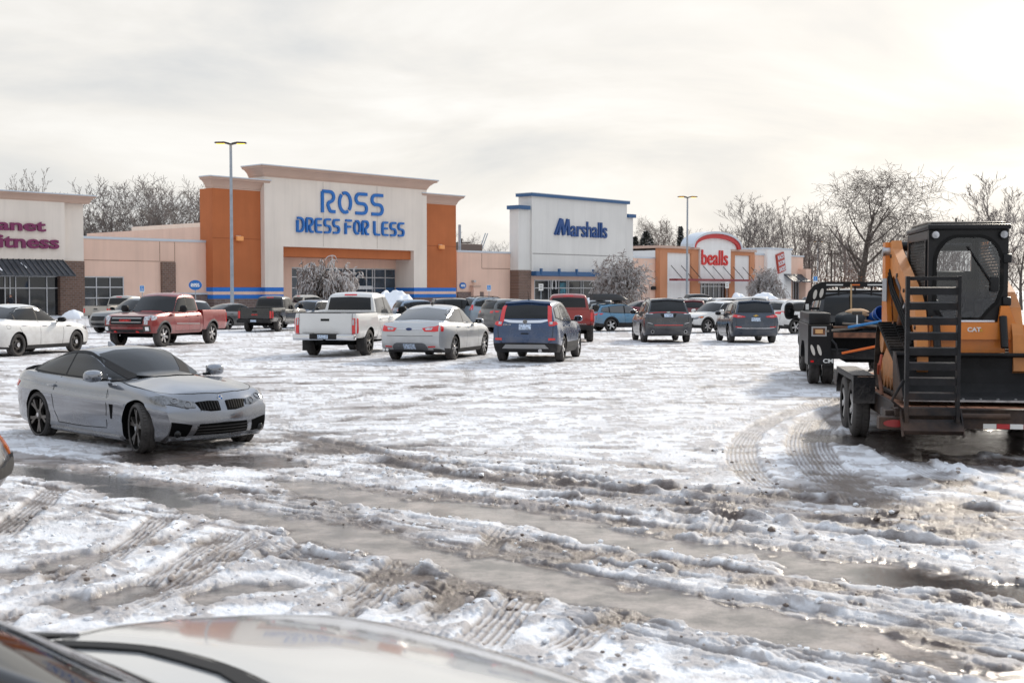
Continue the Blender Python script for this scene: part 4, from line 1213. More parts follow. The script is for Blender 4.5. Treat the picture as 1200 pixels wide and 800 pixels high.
# evergreens
def cedar(px, pytop, Y, wpx, label, cone=False, seed=1):
    rg = random.Random(seed)
    b = at(px, 340, Y); H_ = at(px, pytop, Y).z + .2; Wd = wpx * Y / F / 2
    o = empty('evergreen_tree', (b.x, b.y, -.2)); tag(o, label, 'tree')
    MB().tube([(0, 0, 0), (0, 0, H_ * .9)], [.25, .05], 6).build('trunk', M_BARK, o)
    lf = MB(); fr = MB()
    for k in range(2600):
        z = rg.random() ** .8; az = rg.uniform(0, 6.28)
        prof = (1 - z) ** .8 * .95 + .05 if cone else math.sin(math.pi * min(1, .12 + .88 * z) ** .75) ** .7
        lumpy = .72 + .28 * math.sin(az * 3 + z * 9) * math.cos(z * 14 + az)
        r_ = Wd * prof * lumpy * math.sqrt(rg.uniform(.25, 1))
        q = Vector((r_ * math.cos(az), r_ * math.sin(az), z * H_))
        a = Vector((math.cos(az), math.sin(az), rg.uniform(-.3, .6))).normalized() * rg.uniform(.25, .55); c_ = Vector((-math.sin(az), math.cos(az), rg.uniform(-.5, .5))) * rg.uniform(.12, .3)
        (fr if rg.random() < .2 else lf).add([q - a * .5, q + c_, q + a, q - c_ + Vector((0, 0, .1))], [(0, 1, 2, 3)])
    lf.build('crown', M_CEDAR, o); fr.build('frost', M_FROST, o)
cedar(757, 271, 200, 36, 'dark rounded evergreen right of the grey store', False, 3)
cedar(744, 278, 205, 22, 'low dark evergreen tucked against the grey store wall', False, 4)
cedar(797, 266, 210, 17, 'narrow dark conifer left of the tall light pole', True, 5)
# ornamental trees bent under frost, in front of the shops
def frosty(px, pyb, pytop, Y, w, seed, label, droop=1.0, m=None, rmin=.026):
    rg = random.Random(seed)
    T = MB(); C_ = MB(); Fz = MB()
    b = at(px, pyb, Y); H_ = at(px, pytop, Y).z + .2
    Wd = w * Y / F / 2
    def twig(p, d, l, r, lev):
        pts = [p]; q = p; dd = d
        for i in range(4):
            dd = (dd + Vector((rg.uniform(-1, 1), rg.uniform(-1, 1), rg.uniform(-.8, .8))) * .22 - Vector((0, 0, .10 * droop * lev))).normalized()
            q = q + dd * l / 4; pts.append(q)
        tgt = T if lev < 2 else (Fz if rg.random() < .62 else C_)
        tgt.tube(pts, [max(rmin, r * (1 - .18 * i)) for i in range(5)], 5 if lev < 1 else 3, cap=False)
        if lev >= 4: return
        for j in range(rg.randint(4, 5) if lev else 6):
            f = .3 + .7 * rg.random(); ii = min(3, int(f * 4)); bp = pts[ii].lerp(pts[ii + 1], f * 4 - ii)
            s_ = dd.orthogonal().normalized(); az = rg.uniform(0, 6.28); side = s_ * math.cos(az) + dd.cross(s_) * math.sin(az)
            twig(bp, (dd * .75 + side * .75).normalized(), l * rg.uniform(.48, .68), r * .55, lev + 1)
    for k in range(9):
        az = k * 2 * math.pi / 9 + rg.uniform(-.3, .3); lean = rg.uniform(.25, .75)
        twig(Vector((math.cos(az) * .15, math.sin(az) * .15, -.1)), Vector((math.cos(az) * lean, math.sin(az) * lean, 1)).normalized(), H_ * .6, .10, 0)
    allv = np.array(C_.v + Fz.v)
    kz = H_ / allv[:, 2].max(); kx = Wd / np.percentile(np.abs(allv[:, :2]), 97)
    for mb in (T, C_, Fz): mb.v = [(a * kx, b_ * kx, max(.05, c * kz)) for a, b_, c in mb.v]
    o = empty('ornamental_tree', (b.x, b.y, -.2), 0); tag(o, label, 'tree')
    link('trunk', tube_mesh(T, M_BARK), o); link('crown', tube_mesh(C_, M_FROST2), o); link('frost', tube_mesh(Fz, m or M_FROST), o)
frosty(380, 340, 299, 112, 66, 8, 'frost-laden drooping ornamental tree in front of the entrance between the orange towers', .95, None, .042)
frosty(727, 340, 292, 132, 58, 3, 'frost-covered ornamental tree in front of the grey store', .3, None, .036)
frosty(900, 340, 311, 158, 40, 5, 'small frosted ornamental tree in front of the red arch store end', .6)
# snow heaped and clipped bushes under snow along the kerb
def snowheap(pxa, pxb, pyt, Y, seed, label, name='snow_pile', cat='snow pile', lump_=.5):
    a = at(pxa, 340, Y); b = at(pxb, 340, Y); h_ = at(pxa, pyt, Y).z + .25
    nx, ny = 70, 26; rg = np.random.RandomState(seed); vs = []; fs = []
    L_ = (b - a).length; Wd = min(2.2, L_ * .5)
    xs = np.linspace(-1, 1, nx); ys = np.linspace(-1, 1, ny)
    XX, YY = np.meshgrid(xs, ys, indexing='ij')
    env = np.clip(1 - XX ** 2, 0, 1) ** .45 * np.clip(1 - YY ** 2, 0, 1) ** .55
    nz = fbm(XX * L_ * .22 + seed * 7, YY * Wd * .35, 4, seed)
    cell = np.abs(fbm(XX * L_ * .55 + 3 * seed, YY * Wd * .7, 3, seed + 5) - .5) * 2
    zz = h_ * env * np.clip(.55 + .75 * nz - .38 * lump_ * cell, .05, 1.2) - .3
    for i in range(nx):
        for j in range(ny): vs.append((XX[i, j] * L_ / 2, YY[i, j] * Wd, zz[i, j]))
    for i in range(nx - 1):
        for j in range(ny - 1): fs.append((i * ny + j, (i + 1) * ny + j, (i + 1) * ny + j + 1, i * ny + j + 1))
    m_ = MB().add(vs, fs).build(name, M_SNOWCAP, None, 60)
    m_.location = ((a.x + b.x) / 2, (a.y + b.y) / 2, -.15); tag(m_, label, cat)
snowheap(415, 500, 338.5, 100, 1, 'lumpy snow heap in front of the right orange tower, behind the white pickup', lump_=.9)
snowheap(680, 712, 338, 112, 2, 'snow heap in front of the grey store, behind the blue crossover', lump_=.9)
snowheap(868, 930, 343, 140, 3, 'long snow heap in front of the shoe shop')
snowheap(72, 100, 357, 98, 4, 'low snow bank at the foot of the gym brick pier')
snowheap(852, 880, 343, 138, 6, 'small pointed snow heap at the right end of the red arch store')
# ------------------------------------------------------------------ vehicles
def pch(pts):
    xs = np.array([p[0] for p in pts], float); ys = np.array([p[1] for p in pts], float)
    h = np.diff(xs); dl = np.diff(ys) / h
    m = np.zeros(len(xs)); m[0] = dl[0]; m[-1] = dl[-1]
    for i in range(1, len(xs) - 1):
        if dl[i - 1] * dl[i] > 0:
            w1 = 2 * h[i] + h[i - 1]; w2 = h[i] + 2 * h[i - 1]
            m[i] = (w1 + w2) / (w1 / dl[i - 1] + w2 / dl[i])
    def f(x):
        x = min(max(x, xs[0]), xs[-1])
        i = min(max(int(np.searchsorted(xs, x)) - 1, 0), len(h) - 1)
        t = (x - xs[i]) / h[i]
        return float((1 + 2 * t) * (1 - t) ** 2 * ys[i] + t * (1 - t) ** 2 * h[i] * m[i] + t * t * (3 - 2 * t) * ys[i + 1] + t * t * (t - 1) * h[i] * m[i + 1])
    return f
def shell(us, vs, ws, fn):
    """closed box-like surface: fn(u, v, w) -> point, sampled on the six faces of a grid"""
    nu, nv, nw = len(us), len(vs), len(ws)
    ids = {}; V = []
    def g(i, j, k):
        key = (i, j, k)
        if key not in ids:
            ids[key] = len(V); V.append(Vector(fn(us[i], vs[j], ws[k])))
        return ids[key]
    Fc = []
    for i in range(nu - 1):
        for j in range(nv - 1):
            Fc.append((g(i, j, 0), g(i, j + 1, 0), g(i + 1, j + 1, 0), g(i + 1, j, 0)))
            Fc.append((g(i, j, nw - 1), g(i + 1, j, nw - 1), g(i + 1, j + 1, nw - 1), g(i, j + 1, nw - 1)))
        for k in range(nw - 1):
            Fc.append((g(i, 0, k), g(i + 1, 0, k), g(i + 1, 0, k + 1), g(i, 0, k + 1)))
            Fc.append((g(i, nv - 1, k), g(i, nv - 1, k + 1), g(i + 1, nv - 1, k + 1), g(i + 1, nv - 1, k)))
    for j in range(nv - 1):
        for k in range(nw - 1):
            Fc.append((g(0, j, k), g(0, j, k + 1), g(0, j + 1, k + 1), g(0, j + 1, k)))
            Fc.append((g(nu - 1, j, k), g(nu - 1, j + 1, k), g(nu - 1, j + 1, k + 1), g(nu - 1, j, k + 1)))
    return V, Fc
def spaced(n, e=.0):
    """0..1, denser towards the ends"""
    t = np.linspace(0, 1, n)
    return list((1 - e) * t + e * (.5 - .5 * np.cos(np.pi * t)))
VS = [-1, -.97, -.9, -.78, -.6, -.4, -.2, 0, .2, .4, .6, .78, .9, .97, 1]
TEMPL = {
 'coupe': dict(wb=2.81, xr=[(0, -.90), (.2, -1.02), (.5, -1.03), (.75, -1.0), (1, -.90)], xf=[(0, 3.42), (.15, 3.55), (.4, 3.60), (.7, 3.57), (.88, 3.50), (1, 3.38)],
    top=[(-1.0, .92), (-.85, .965), (-.5, .975), (0, .955), (.9, .915), (1.9, .90), (2.2, .925), (2.7, .885), (3.1, .825), (3.4, .755), (3.58, .69)],
    bot=[(-1, .32), (-.6, .22), (.4, .17), (2.4, .16), (3.3, .19), (3.6, .22)],
    hw=[(-1.03, .64), (-.88, .78), (-.5, .885), (0, .912), (.8, .895), (2.0, .892), (2.8, .908), (3.15, .875), (3.4, .79), (3.6, .64)],
    sec=[(0, .93), (.1, .965), (.22, .965), (.34, .985), (.55, .985), (.69, 1.0), (.74, .968), (.9, .94), (1, .87)], bf=.16, br=.14, crown=.035,
    ghw=[(0, .80), (.3, .745), (.6, .665), (.85, .595), (.94, .54), (1, .45)], gxr=[(0, -.78), (.5, -.30), (.85, .20), (.95, .45), (1, .70)],
    gxf=[(0, 2.18), (.5, 1.77), (.85, 1.42), (.94, 1.28), (1, 1.06)], roof=[(0, 1.305), (.9, 1.335), (1.4, 1.315)], gbf=.20, gbr=.16, gcrown=.03, R=.335, yw=.785, arch=.385),
 'sedan': dict(wb=2.868, xr=[(0, -1.05), (.2, -1.20), (.5, -1.22), (.8, -1.19), (1, -1.08)], xf=[(0, 3.68), (.2, 3.84), (.5, 3.88), (.8, 3.80), (1, 3.6)],
    top=[(-1.22, 1.0), (-1.0, 1.045), (-.5, 1.06), (.3, 1.03), (2.0, .985), (2.35, 1.0), (2.9, .945), (3.4, .86), (3.7, .78), (3.9, .72)],
    bot=[(-1.2, .34), (-.7, .24), (.5, .20), (2.5, .20), (3.4, .22), (3.9, .26)],
    hw=[(-1.22, .72), (-1.05, .86), (-.5, .95), (0, .965), (1.4, .958), (2.8, .965), (3.3, .93), (3.6, .84), (3.88, .68)],
    sec=[(0, .93), (.12, .97), (.3, .985), (.55, 1.0), (.75, .99), (.9, .955), (1, .89)], bf=.16, br=.12, crown=.035,
    ghw=[(0, .845), (.3, .80), (.6, .735), (.85, .665), (.94, .61), (1, .52)], gxr=[(0, -.72), (.5, -.20), (.85, .30), (.95, .52), (1, .78)],
    gxf=[(0, 2.35), (.5, 1.88), (.85, 1.52), (.94, 1.37), (1, 1.15)], roof=[(.2, 1.49), (1.0, 1.52), (1.5, 1.50)], gbf=.20, gbr=.18, gcrown=.03, R=.345, yw=.83, arch=.395),
 'suv': dict(wb=2.70, xr=[(0, -.86), (.15, -.96), (.35, -.99), (.55, -.955), (.8, -.935), (1, -.88)], xf=[(0, 3.38), (.2, 3.52), (.5, 3.56), (.8, 3.48), (1, 3.30)],
    top=[(-.95, 1.08), (-.3, 1.07), (.5, 1.05), (1.9, 1.02), (2.25, 1.04), (2.8, .99), (3.2, .91), (3.45, .82), (3.6, .76)],
    bot=[(-1, .36), (-.6, .27), (.5, .23), (2.4, .23), (3.2, .26), (3.6, .32)],
    hw=[(-.98, .76), (-.82, .875), (-.4, .908), (.2, .915), (1.4, .91), (2.7, .915), (3.1, .88), (3.35, .80), (3.55, .66)],
    sec=[(0, .93), (.12, .97), (.35, 1.0), (.65, .995), (.85, .965), (1, .91)], bf=.17, br=.10, crown=.03,
    ghw=[(0, .832), (.3, .80), (.6, .745), (.85, .685), (.94, .64), (1, .55)], gxr=[(0, -.875), (.4, -.80), (.8, -.64), (.94, -.54), (1, -.38)],
    gxf=[(0, 2.20), (.5, 1.75), (.85, 1.38), (.94, 1.24), (1, 1.02)], roof=[(-.6, 1.59), (0.2, 1.635), (1.3, 1.61)], gbf=.20, gbr=.09, gcrown=.03, R=.355, yw=.785, arch=.415),
}
def truckT(xcab, xf, zb=1.13, roof=1.90):
    return xcab
M_TIRE = mat('tyre_rubber', (.013, .012, .012), .85, spec=.2, bump=.3, bscale=60, dirt=.55, dirtcol=(.16, .15, .145))
M_BLK = mat('black_plastic', (.010, .010, .011), .6, spec=.25, var=.2, dirt=.25, dirtcol=(.15, .14, .135))
M_WELL = mat('wheel_well_dark', (.004, .004, .004), .95, spec=.1)
M_CGLASS = mat('tinted_car_glass', (.006, .007, .008), .03, spec=.42)
M_LGLASS = mat('light_car_glass', (.09, .095, .10), .04, spec=.8)
M_CHROME = mat('chrome', (.62, .63, .65), .15, metal=1.0)
M_ALLOY = mat('silver_alloy', (.45, .45, .46), .3, metal=.8, dirt=.4)
M_DALLOY = mat('dark_alloy', (.07, .065, .06), .35, metal=.7)
M_BALLOY = mat('brown_grey_alloy', (.105, .095, .088), .35, metal=.7)
M_RLAMP = mat('red_lamp_lens', (.52, .006, .008), .12, spec=.7, coat=.5, emit=(.6, .01, .01, .10))
M_CLAMP = mat('clear_lamp_lens', (.42, .43, .46), .10, spec=.9, var=.6, vscale=14, coat=.6)
M_HLAMP = mat('headlamp_lens', (.085, .09, .10), .05, spec=1.0, var=.9, vscale=22, coat=1.0)
M_LED = mat('bright_lamp_reflector', (.85, .86, .88), .15)
M_AMBER = mat('amber_lens', (.75, .16, .01), .15, coat=.5)
M_PLATE = mat('pale_blue_plate', (.42, .50, .62), .5, var=.7, vscale=22)
M_SEAM = mat('panel_gap', (.012, .012, .012), .9)
M_GREYPL = mat('silver_trim', (.36, .36, .36), .45, metal=.3, dirt=.3)
M_UNDER = mat('underbody', (.008, .008, .008), .95, spec=.1)
PAINT = {}
def paint(name, col, metal=.35, rough=.28, dirt=.5, coat=.8):
    if name not in PAINT: PAINT[name] = mat(name, col, rough, metal, coat=coat, dirt=dirt, var=.04, vscale=1.2)
    return PAINT[name]
WH = {}
def wheel_meshes(Rr, rim, w, ns, rm, style):
    key = (round(Rr, 3), round(rim, 3), w, ns, rm.name, style)
    if key in WH: return WH[key]
    t = MB()
    hw = w / 2; sh = min(.035, (Rr - rim) * .3)
    t.lathe([(rim, -hw * .80), (rim + .02, -hw * .97), ((rim + Rr) / 2, -hw), (Rr - sh, -hw * .93), (Rr - .008, -hw * .72), (Rr, -hw * .5), (Rr, -.01), (Rr - .010, -.008), (Rr - .010, .008), (Rr, .01), (Rr, hw * .5), (Rr - .008, hw * .72), (Rr - sh, hw * .93), ((rim + Rr) / 2, hw), (rim + .02, hw * .97), (rim, hw * .80), (rim, -hw * .80)], 'y', 40)
    k = 0
    for a in range(44):      # tread blocks
        an = 2 * math.pi * a / 44
        M = Matrix.Rotation(an, 4, 'Y')
        for y0, y1, sk in ((-hw * .72, -hw * .30, .012), (hw * .30, hw * .72, -.012)):
            b = len(t.v)
            t.M = M; t.box(-.016 + sk, .016 + sk, y0, y1, Rr - .004, Rr + .006); t.M = None
    tm = t.mesh(40); tm.materials.append(M_TIRE)
    r = MB()
    r.lathe([(rim + .006, hw * .72), (rim + .006, hw * .90), (rim - .012, hw * .90), (rim - .022, hw * .70), (rim - .03, -hw * .5), (.05, -hw * .5)], 'y', 40, 0)
    yf = hw * .80
    if style == 'steel':
        r.lathe([(.0, hw * .78), (.055, hw * .78), (.06, hw * .55), (rim * .55, hw * .62), (rim * .8, hw * .30), (rim - .02, hw * .30)], 'y', 32, 1)
        for k in range(ns):
            an = 2 * math.pi * k / ns
            r.cyl((rim * .68 * math.cos(an), hw * .50, rim * .68 * math.sin(an)), 'y', rim * .13, .04, 8, 2)
        r.cyl((0, hw * .80, 0), 'y', .065, .03, 14, 3)
    else:
        for k in range(ns):
            for sgn in ((-1, 1) if style == 'twin' else (0,)):
                an = 2 * math.pi * k / ns + .3 + sgn * .17
                M = Matrix.Rotation(an, 4, 'Y') @ Matrix.Rotation(-sgn * .16, 4, 'Y')
                wd = rim * (.085 if style == 'twin' else (.17 if ns < 7 else .11))
                r.M = Matrix.Rotation(an, 4, 'Y')
                o = sgn * rim * .10 if style == 'twin' else 0
                r.add([(-wd * .8 - o, yf - .01, .04), (wd * .8 - o, yf - .01, .04), (wd, yf + .004, rim * .97), (-wd, yf + .004, rim * .97), (-wd * .8 - o, yf - .05, .04), (wd * .8 - o, yf - .05, .04), (wd, yf - .05, rim * .97), (-wd, yf - .05, rim * .97)],
                      [(0, 1, 2, 3), (4, 7, 6, 5), (0, 4, 5, 1), (1, 5, 6, 2), (3, 2, 6, 7), (0, 3, 7, 4)], 1)
                r.M = None
        r.lathe([(0, yf + .004), (.055, yf + .004), (.075, yf - .01), (.08, yf - .05)], 'y', 20, 1)
        r.cyl((0, yf + .007, 0), 'y', .032, .008, 14, 3)
        r.lathe([(rim * .62, -hw * .1), (.05, -hw * .1)], 'y', 24, 2)
    rmh = r.mesh(35)
    for m in ((M_WELL if style != 'steel' else M_DALLOY), rm, M_WELL, M_CHROME): rmh.materials.append(m)
    WH[key] = (tm, rmh); return WH[key]

class Car:
    def __init__(s, name, label, cat, t, pnt, wb=None, width=1.0, hs=1.0, ls=None, group=None, clad=0.0, clad_m=None, steer=0, wheel=('five', .5, 5), wm=None, R_=None, cut=True, fine=1, tw=.225, lift=0.0, archcut=None, **over):
        T = dict(TEMPL[t]); T.update(over); s.T = T; s.t = t
        s.sx = (wb / T['wb']) if wb else 1.0; s.sy = width; s.sz = hs
        s.root = empty(name); tag(s.root, label, cat, group)
        s.p = pnt
        us = spaced(44 if fine else 26, .35); ws = [0, .03, .08, .15, .25, .36, .48, .58, .66, .71, .75, .8, .87, .93, .97, 1]
        F_ = {k: pch(T[k]) for k in ('xr', 'xf', 'top', 'bot', 'hw', 'sec', 'ghw', 'gxr', 'gxf', 'roof')}
        s.F = F_
        def low(u, v, w):
            xr = F_['xr'](w) + T['br'] * v * v; xf = F_['xf'](w) - T['bf'] * v * v
            x = xr + (xf - xr) * u
            zt = F_['top'](x); zb = F_['bot'](x)
            z = zb + (zt - zb) * w
            y = F_['hw'](x) * F_['sec'](w) * v
            z += T['crown'] * (1 - v * v) * w * w * (1 if x < 3 else max(.2, 1 - (x - 3) * .8))
            if 'dome' in T and x > 2.0 and w > .8:
                e = abs(v) - .50 - .10 * (x - 2.2)
                z += T['dome'] * (1 / (1 + math.exp(e * 26))) * min(1, (x - 2.0) * 3) * (w - .8) / .2
            return x, y, z
        zcap = T.get('zcap')
        V, Fc = shell(us, VS, ws, low)
        mb = MB()
        cz = clad if clad else -1
        def tr(p): return Vector((p[0] * s.sx, p[1] * s.sy, p[2] * s.sz + lift))
        s.tr = tr; s.lift = lift
        V = [tr(p) for p in V]
        mi = []
        for f in Fc:
            c = sum((V[i] for i in f), Vector()) / 4
            n_ = (V[f[1]] - V[f[0]]).cross(V[f[2]] - V[f[0]])
            mi.append(2 if (c.z < cz + lift) else 0)
        mb.add(V, Fc); mb.m = mi
        hull = MB(); hull.add(V, Fc)
        if 'bed' in T:
            b = T['bed']
            bu = spaced(20, .4); fh = pch(b['hw']); fx = pch(b['xr']); fs = pch(b['sec'])
            def bed(u, v, w):
                x0 = fx(w) + .05 * v * v; x = x0 + (b['x1'] - x0) * u
                return x, fh(x) * fs(w) * v, b['zb'] + (b['zt'] - b['zb']) * w
            Vb, Fb = shell(bu, VS, ws, bed)
            Vb = [tr(p) for p in Vb]
            mb.add(Vb, Fb, 0); hull.add(Vb, Fb)
        me_ = mb.mesh()
        for m in (pnt, M_WELL, clad_m or M_BLK): me_.materials.append(m)
        Rr = R_ or T['R']; s.R = Rr
        if cut:
            cm = MB(); ac = archcut or T['arch']; yw = T['yw'] * s.sy
            for x in (0, T['wb'] * s.sx):
                for sg in (-1, 1):
                    cm.tube([(x, sg * (yw - .30), Rr), (x, sg * (yw + .5), Rr)], ac, 36, 1)
            if 'bed' in T:
                b = T['bed']; cm.box(b['xr'][0][1] * s.sx + .10, b['x1'] * s.sx - .06, -(b['hw'][1][1] - .13) * s.sy, (b['hw'][1][1] - .13) * s.sy, b['zt'] * s.sz + lift - .45, b['zt'] * s.sz + lift + .2, 2)
            cme = cm.mesh()
            for m in (pnt, M_WELL, M_BLK): cme.materials.append(m)
            ob = bpy.data.objects.new('b', me_); oc = bpy.data.objects.new('c', cme); COL.objects.link(ob); COL.objects.link(oc)
            md = ob.modifiers.new('b', 'BOOLEAN'); md.operation = 'DIFFERENCE'; md.object = oc; md.solver = 'EXACT'; md.use_self = False
            if 'bed' in T: md.use_self = True
            dg = bpy.context.evaluated_depsgraph_get()
            me2 = bpy.data.meshes.new_from_object(ob.evaluated_get(dg))
            bpy.data.objects.remove(ob); bpy.data.objects.remove(oc)
            me_ = me2
        if not T.get('nogreen'):
            gus = spaced(34 if fine else 18, .3); gws = [0, .06, .14, .25, .38, .5, .62, .73, .81, .87, .91, .945, .97, .99, 1]
            zbase = T.get('gz', None)
            def gr(u, v, w):
                xr = F_['gxr'](w) + T['gbr'] * v * v * (1 - .3 * w); xf = F_['gxf'](w) - T['gbf'] * v * v * (1 - .3 * w)
                x = xr + (xf - xr) * u
                y = F_['ghw'](w) * v * (1 - .05 * (2 * u - 1) ** 4 - (T.get('gtap', .04)) * max(0, (.35 - u) / .35) ** 2)
                z0 = F_['top'](x) - .05
                z = z0 + (F_['roof'](x) - z0) * w + T['gcrown'] * (1 - v * v) * w * w
                return x, y, z
            Vg, Fg = shell(gus, VS, gws, gr)
            Vg = [tr(p) for p in Vg]
            hull.add(Vg, Fg)
            gm_ = MB(); gm_.add(Vg, Fg)
            bm = bmesh.new(); bm.from_mesh(me_)
            g2 = gm_.mesh(); bm.from_mesh(g2)
            bm.to_mesh(me_); bm.free()
        fix(me_, 38)
        s.body = link('body', me_, s.root)
        bm = bmesh.new(); tmp = hull.mesh(); bm.from_mesh(tmp); s.bvh = BVHTree.FromBMesh(bm); bm.free()
        ac = archcut or T['arch']
        s.ac = ac
        # wheels
        style, rf, ns = wheel
        tm, rmh = wheel_meshes(Rr, Rr * rf + .04, tw, ns, wm or M_ALLOY, style)
        for x in (0, T['wb'] * s.sx):
            for sg in (-1, 1):
                o = link('wheel', tm, s.root); o.location = (x, sg * (T['yw'] * s.sy), Rr)
                o.rotation_euler = (0, random.uniform(0, 6), (math.pi if sg < 0 else 0) + (steer if x > .1 else 0))
                link('rim', rmh, o)
    # -- surface helpers (template coordinates)
    def hit(s, axis, a, b):
        a_, b_ = a, b
        if axis in ('front', 'rear'):
            o = Vector((9 if axis == 'front' else -9, a * s.sy, b * s.sz + s.lift)); d = Vector((-1 if axis == 'front' else 1, 0, 0))
        elif axis in ('left', 'right'):
            o = Vector((a * s.sx, 9 if axis == 'left' else -9, b * s.sz + s.lift)); d = Vector((0, -1 if axis == 'left' else 1, 0))
        else:
            o = Vector((a * s.sx, b * s.sy, 9)); d = Vector((0, 0, -1))
        h = s.bvh.ray_cast(o, d)
        if h[0] is None:
            q = s.bvh.find_nearest(o + d * 8.2 if axis in ('left', 'right') else o + d * (5.6 if axis == 'front' else 8)); return q[0], q[1]
        n = h[1]
        if n.dot(d) > 0: n = -n
        return h[0], n
    def near(s, p):
        q = s.bvh.find_nearest(s.tr(p)); n = q[1]
        c = Vector((s.T['wb'] * s.sx / 2, 0, .7))
        if n.dot(q[0] - c) < 0: n = -n
        return q[0], n
    def patch(s, name, m, axis, bot, top, n=8, k=4, off=.006, parent=None, mirror=False, depth=None, mi=None):
        objs = []
        for sg in ((1, -1) if mirror else (1,)):
            ax = axis
            if sg < 0 and axis in ('left', 'right'): ax = {'left': 'right', 'right': 'left'}[axis]
            def rs(P, t):
                P = [Vector(p) for p in P]
                L_ = [0]
                for a, b in zip(P[:-1], P[1:]): L_.append(L_[-1] + (b - a).length)
                d = t * L_[-1]
                for i in range(len(P) - 1):
                    if d <= L_[i + 1] + 1e-9: return P[i].lerp(P[i + 1], (d - L_[i]) / max(1e-9, L_[i + 1] - L_[i]))
                return P[-1]
            vs = []; nn = []
            for i in range(n + 1):
                a = rs(bot, i / n); b = rs(top, i / n)
                for j in range(k + 1):
                    q = a.lerp(b, j / k)
                    if len(q) == 3:
                        p_, n_ = s.near((q[0], q[1] * sg, q[2]))
                    elif axis in ('left', 'right'): p_, n_ = s.hit(ax, q[0], q[1])
                    elif axis == 'top': p_, n_ = s.hit(ax, q[0], q[1] * sg)
                    else: p_, n_ = s.hit(ax, q[0] * sg, q[1])
                    vs.append(p_ + n_ * off); nn.append(n_)
            fs = []
            K = k + 1
            for i in range(n):
                for j in range(k): fs.append((i * K + j, (i + 1) * K + j, (i + 1) * K + j + 1, i * K + j + 1))
            # skirt back into the body
            ring = [i * K for i in range(n + 1)] + [n * K + j for j in range(1, K)] + [i * K + k for i in range(n - 1, -1, -1)] + [j for j in range(k - 1, 0, -1)]
            b0 = len(vs); dd = depth or (off + .012)
            for r in ring: vs.append(vs[r] - nn[r] * dd)
            for i in range(len(ring)):
                j = (i + 1) % len(ring); fs.append((ring[i], ring[j], b0 + j, b0 + i))
            mb = MB().add(vs, fs)
            me_ = mb.mesh()
            # orient outwards
            me_.polygons.foreach_set('use_smooth', [True] * len(me_.polygons)); me_.set_sharp_from_angle(angle=R(50))
            objs.append(link(name, me_, parent or s.root, m))
        return objs
    def line(s, name, m, axis, pts, w=.010, off=.002, parent=None, mirror=True):
        """thin strip along a polyline drawn in a view"""
        objs = []
        for sg in ((1, -1) if mirror else (1,)):
            ax = axis
            if sg < 0 and axis in ('left', 'right'): ax = {'left': 'right', 'right': 'left'}[axis]
            P = catmull(pts, .08) if len(pts) > 2 else [Vector(pts[0]).lerp(Vector(pts[1]), i / 12) for i in range(13)]
            L_ = []; Rr = []
            for i in range(len(P)):
                a = Vector(P[max(0, i - 1)]); b = Vector(P[min(len(P) - 1, i + 1)]); t = (b - a).normalized(); nn = Vector((-t.y, t.x)) * w / 2
                for e, l_ in ((1, L_), (-1, Rr)):
                    q = Vector(P[i]) + nn * e
                    if axis in ('left', 'right'): p_, n_ = s.hit(ax, q[0], q[1])
                    else: p_, n_ = s.hit(ax, q[0] * (sg if axis != 'top' else 1), q[1] * (sg if axis == 'top' else 1))
                    l_.append(p_ + n_ * off)
            n = len(P)
            mb = MB().add(L_ + Rr, [(i, i + 1, n + i + 1, n + i) for i in range(n - 1)])
            objs.append(link(name, mb.mesh(), parent or s.root, m))
        return objs
    def side_windows(s, wins, m=None, surround=None):
        for a, b in zip(wins[:-1], wins[1:]):      # black pillars between the panes
            s.patch('pillar_trim', M_BLK, 'left', [a[0][-1], b[0][0]], [a[1][-1], b[1][0]], 3, 9, .007, mirror=True)
        for k, (bot, top) in enumerate(wins):
            s.patch('side_window', m or M_CGLASS, 'left', bot, top, 16, 9, .008, mirror=True)
    def seams(s, polys, w=.011):
        for p in polys: s.line('panel_seam', M_SEAM, 'left', p, w)
    def fin(s, x, m):
        p_, n_ = s.hit('top', x, 0)
        MB().prism([(p_.x - .09, p_.z - .02), (p_.x + .10, p_.z - .02), (p_.x + .10, p_.z + .0), (p_.x - .05, p_.z + .065), (p_.x - .09, p_.z + .065)], 'y', -.018, .018).build('aerial_fin', m, s.root)
    def handles(s, pts, m=None):
        for x, z in pts:
            for ax in ('left', 'right'):
                p_, n_ = s.hit(ax, x, z); sg = 1 if ax == 'left' else -1
                MB().bbox(p_.x - .10, p_.x + .10, min(p_.y - .01 * sg, p_.y + .035 * sg), max(p_.y - .01 * sg, p_.y + .035 * sg), p_.z - .016, p_.z + .018, .01).build('door_handle', m or s.p, s.root, 40)
    def mirrors(s, x, y, z, m=None, size=(.10, .13, .085)):
        for sg in (-1, 1):
            o = MB(); c = s.tr((x, y * sg, z))
            ell(o, c, *size, sq=.75)
            a = o.build('wing_mirror', m or s.p, s.root, 60)
            MB().bbox(c.x - .03, c.x + .03, min(c.y - .2 * sg, c.y - .05 * sg), max(c.y - .2 * sg, c.y - .05 * sg), c.z - size[2] * .9, c.z - size[2] * .45, .01).build('mirror_stalk', M_BLK, a)
            MB().bbox(c.x - size[0] * .97, c.x - size[0] * .80, c.y - size[1] * .72, c.y + size[1] * .72, c.z - size[2] * .68, c.z + size[2] * .68, .01).build('mirror_glass', M_CGLASS, a)
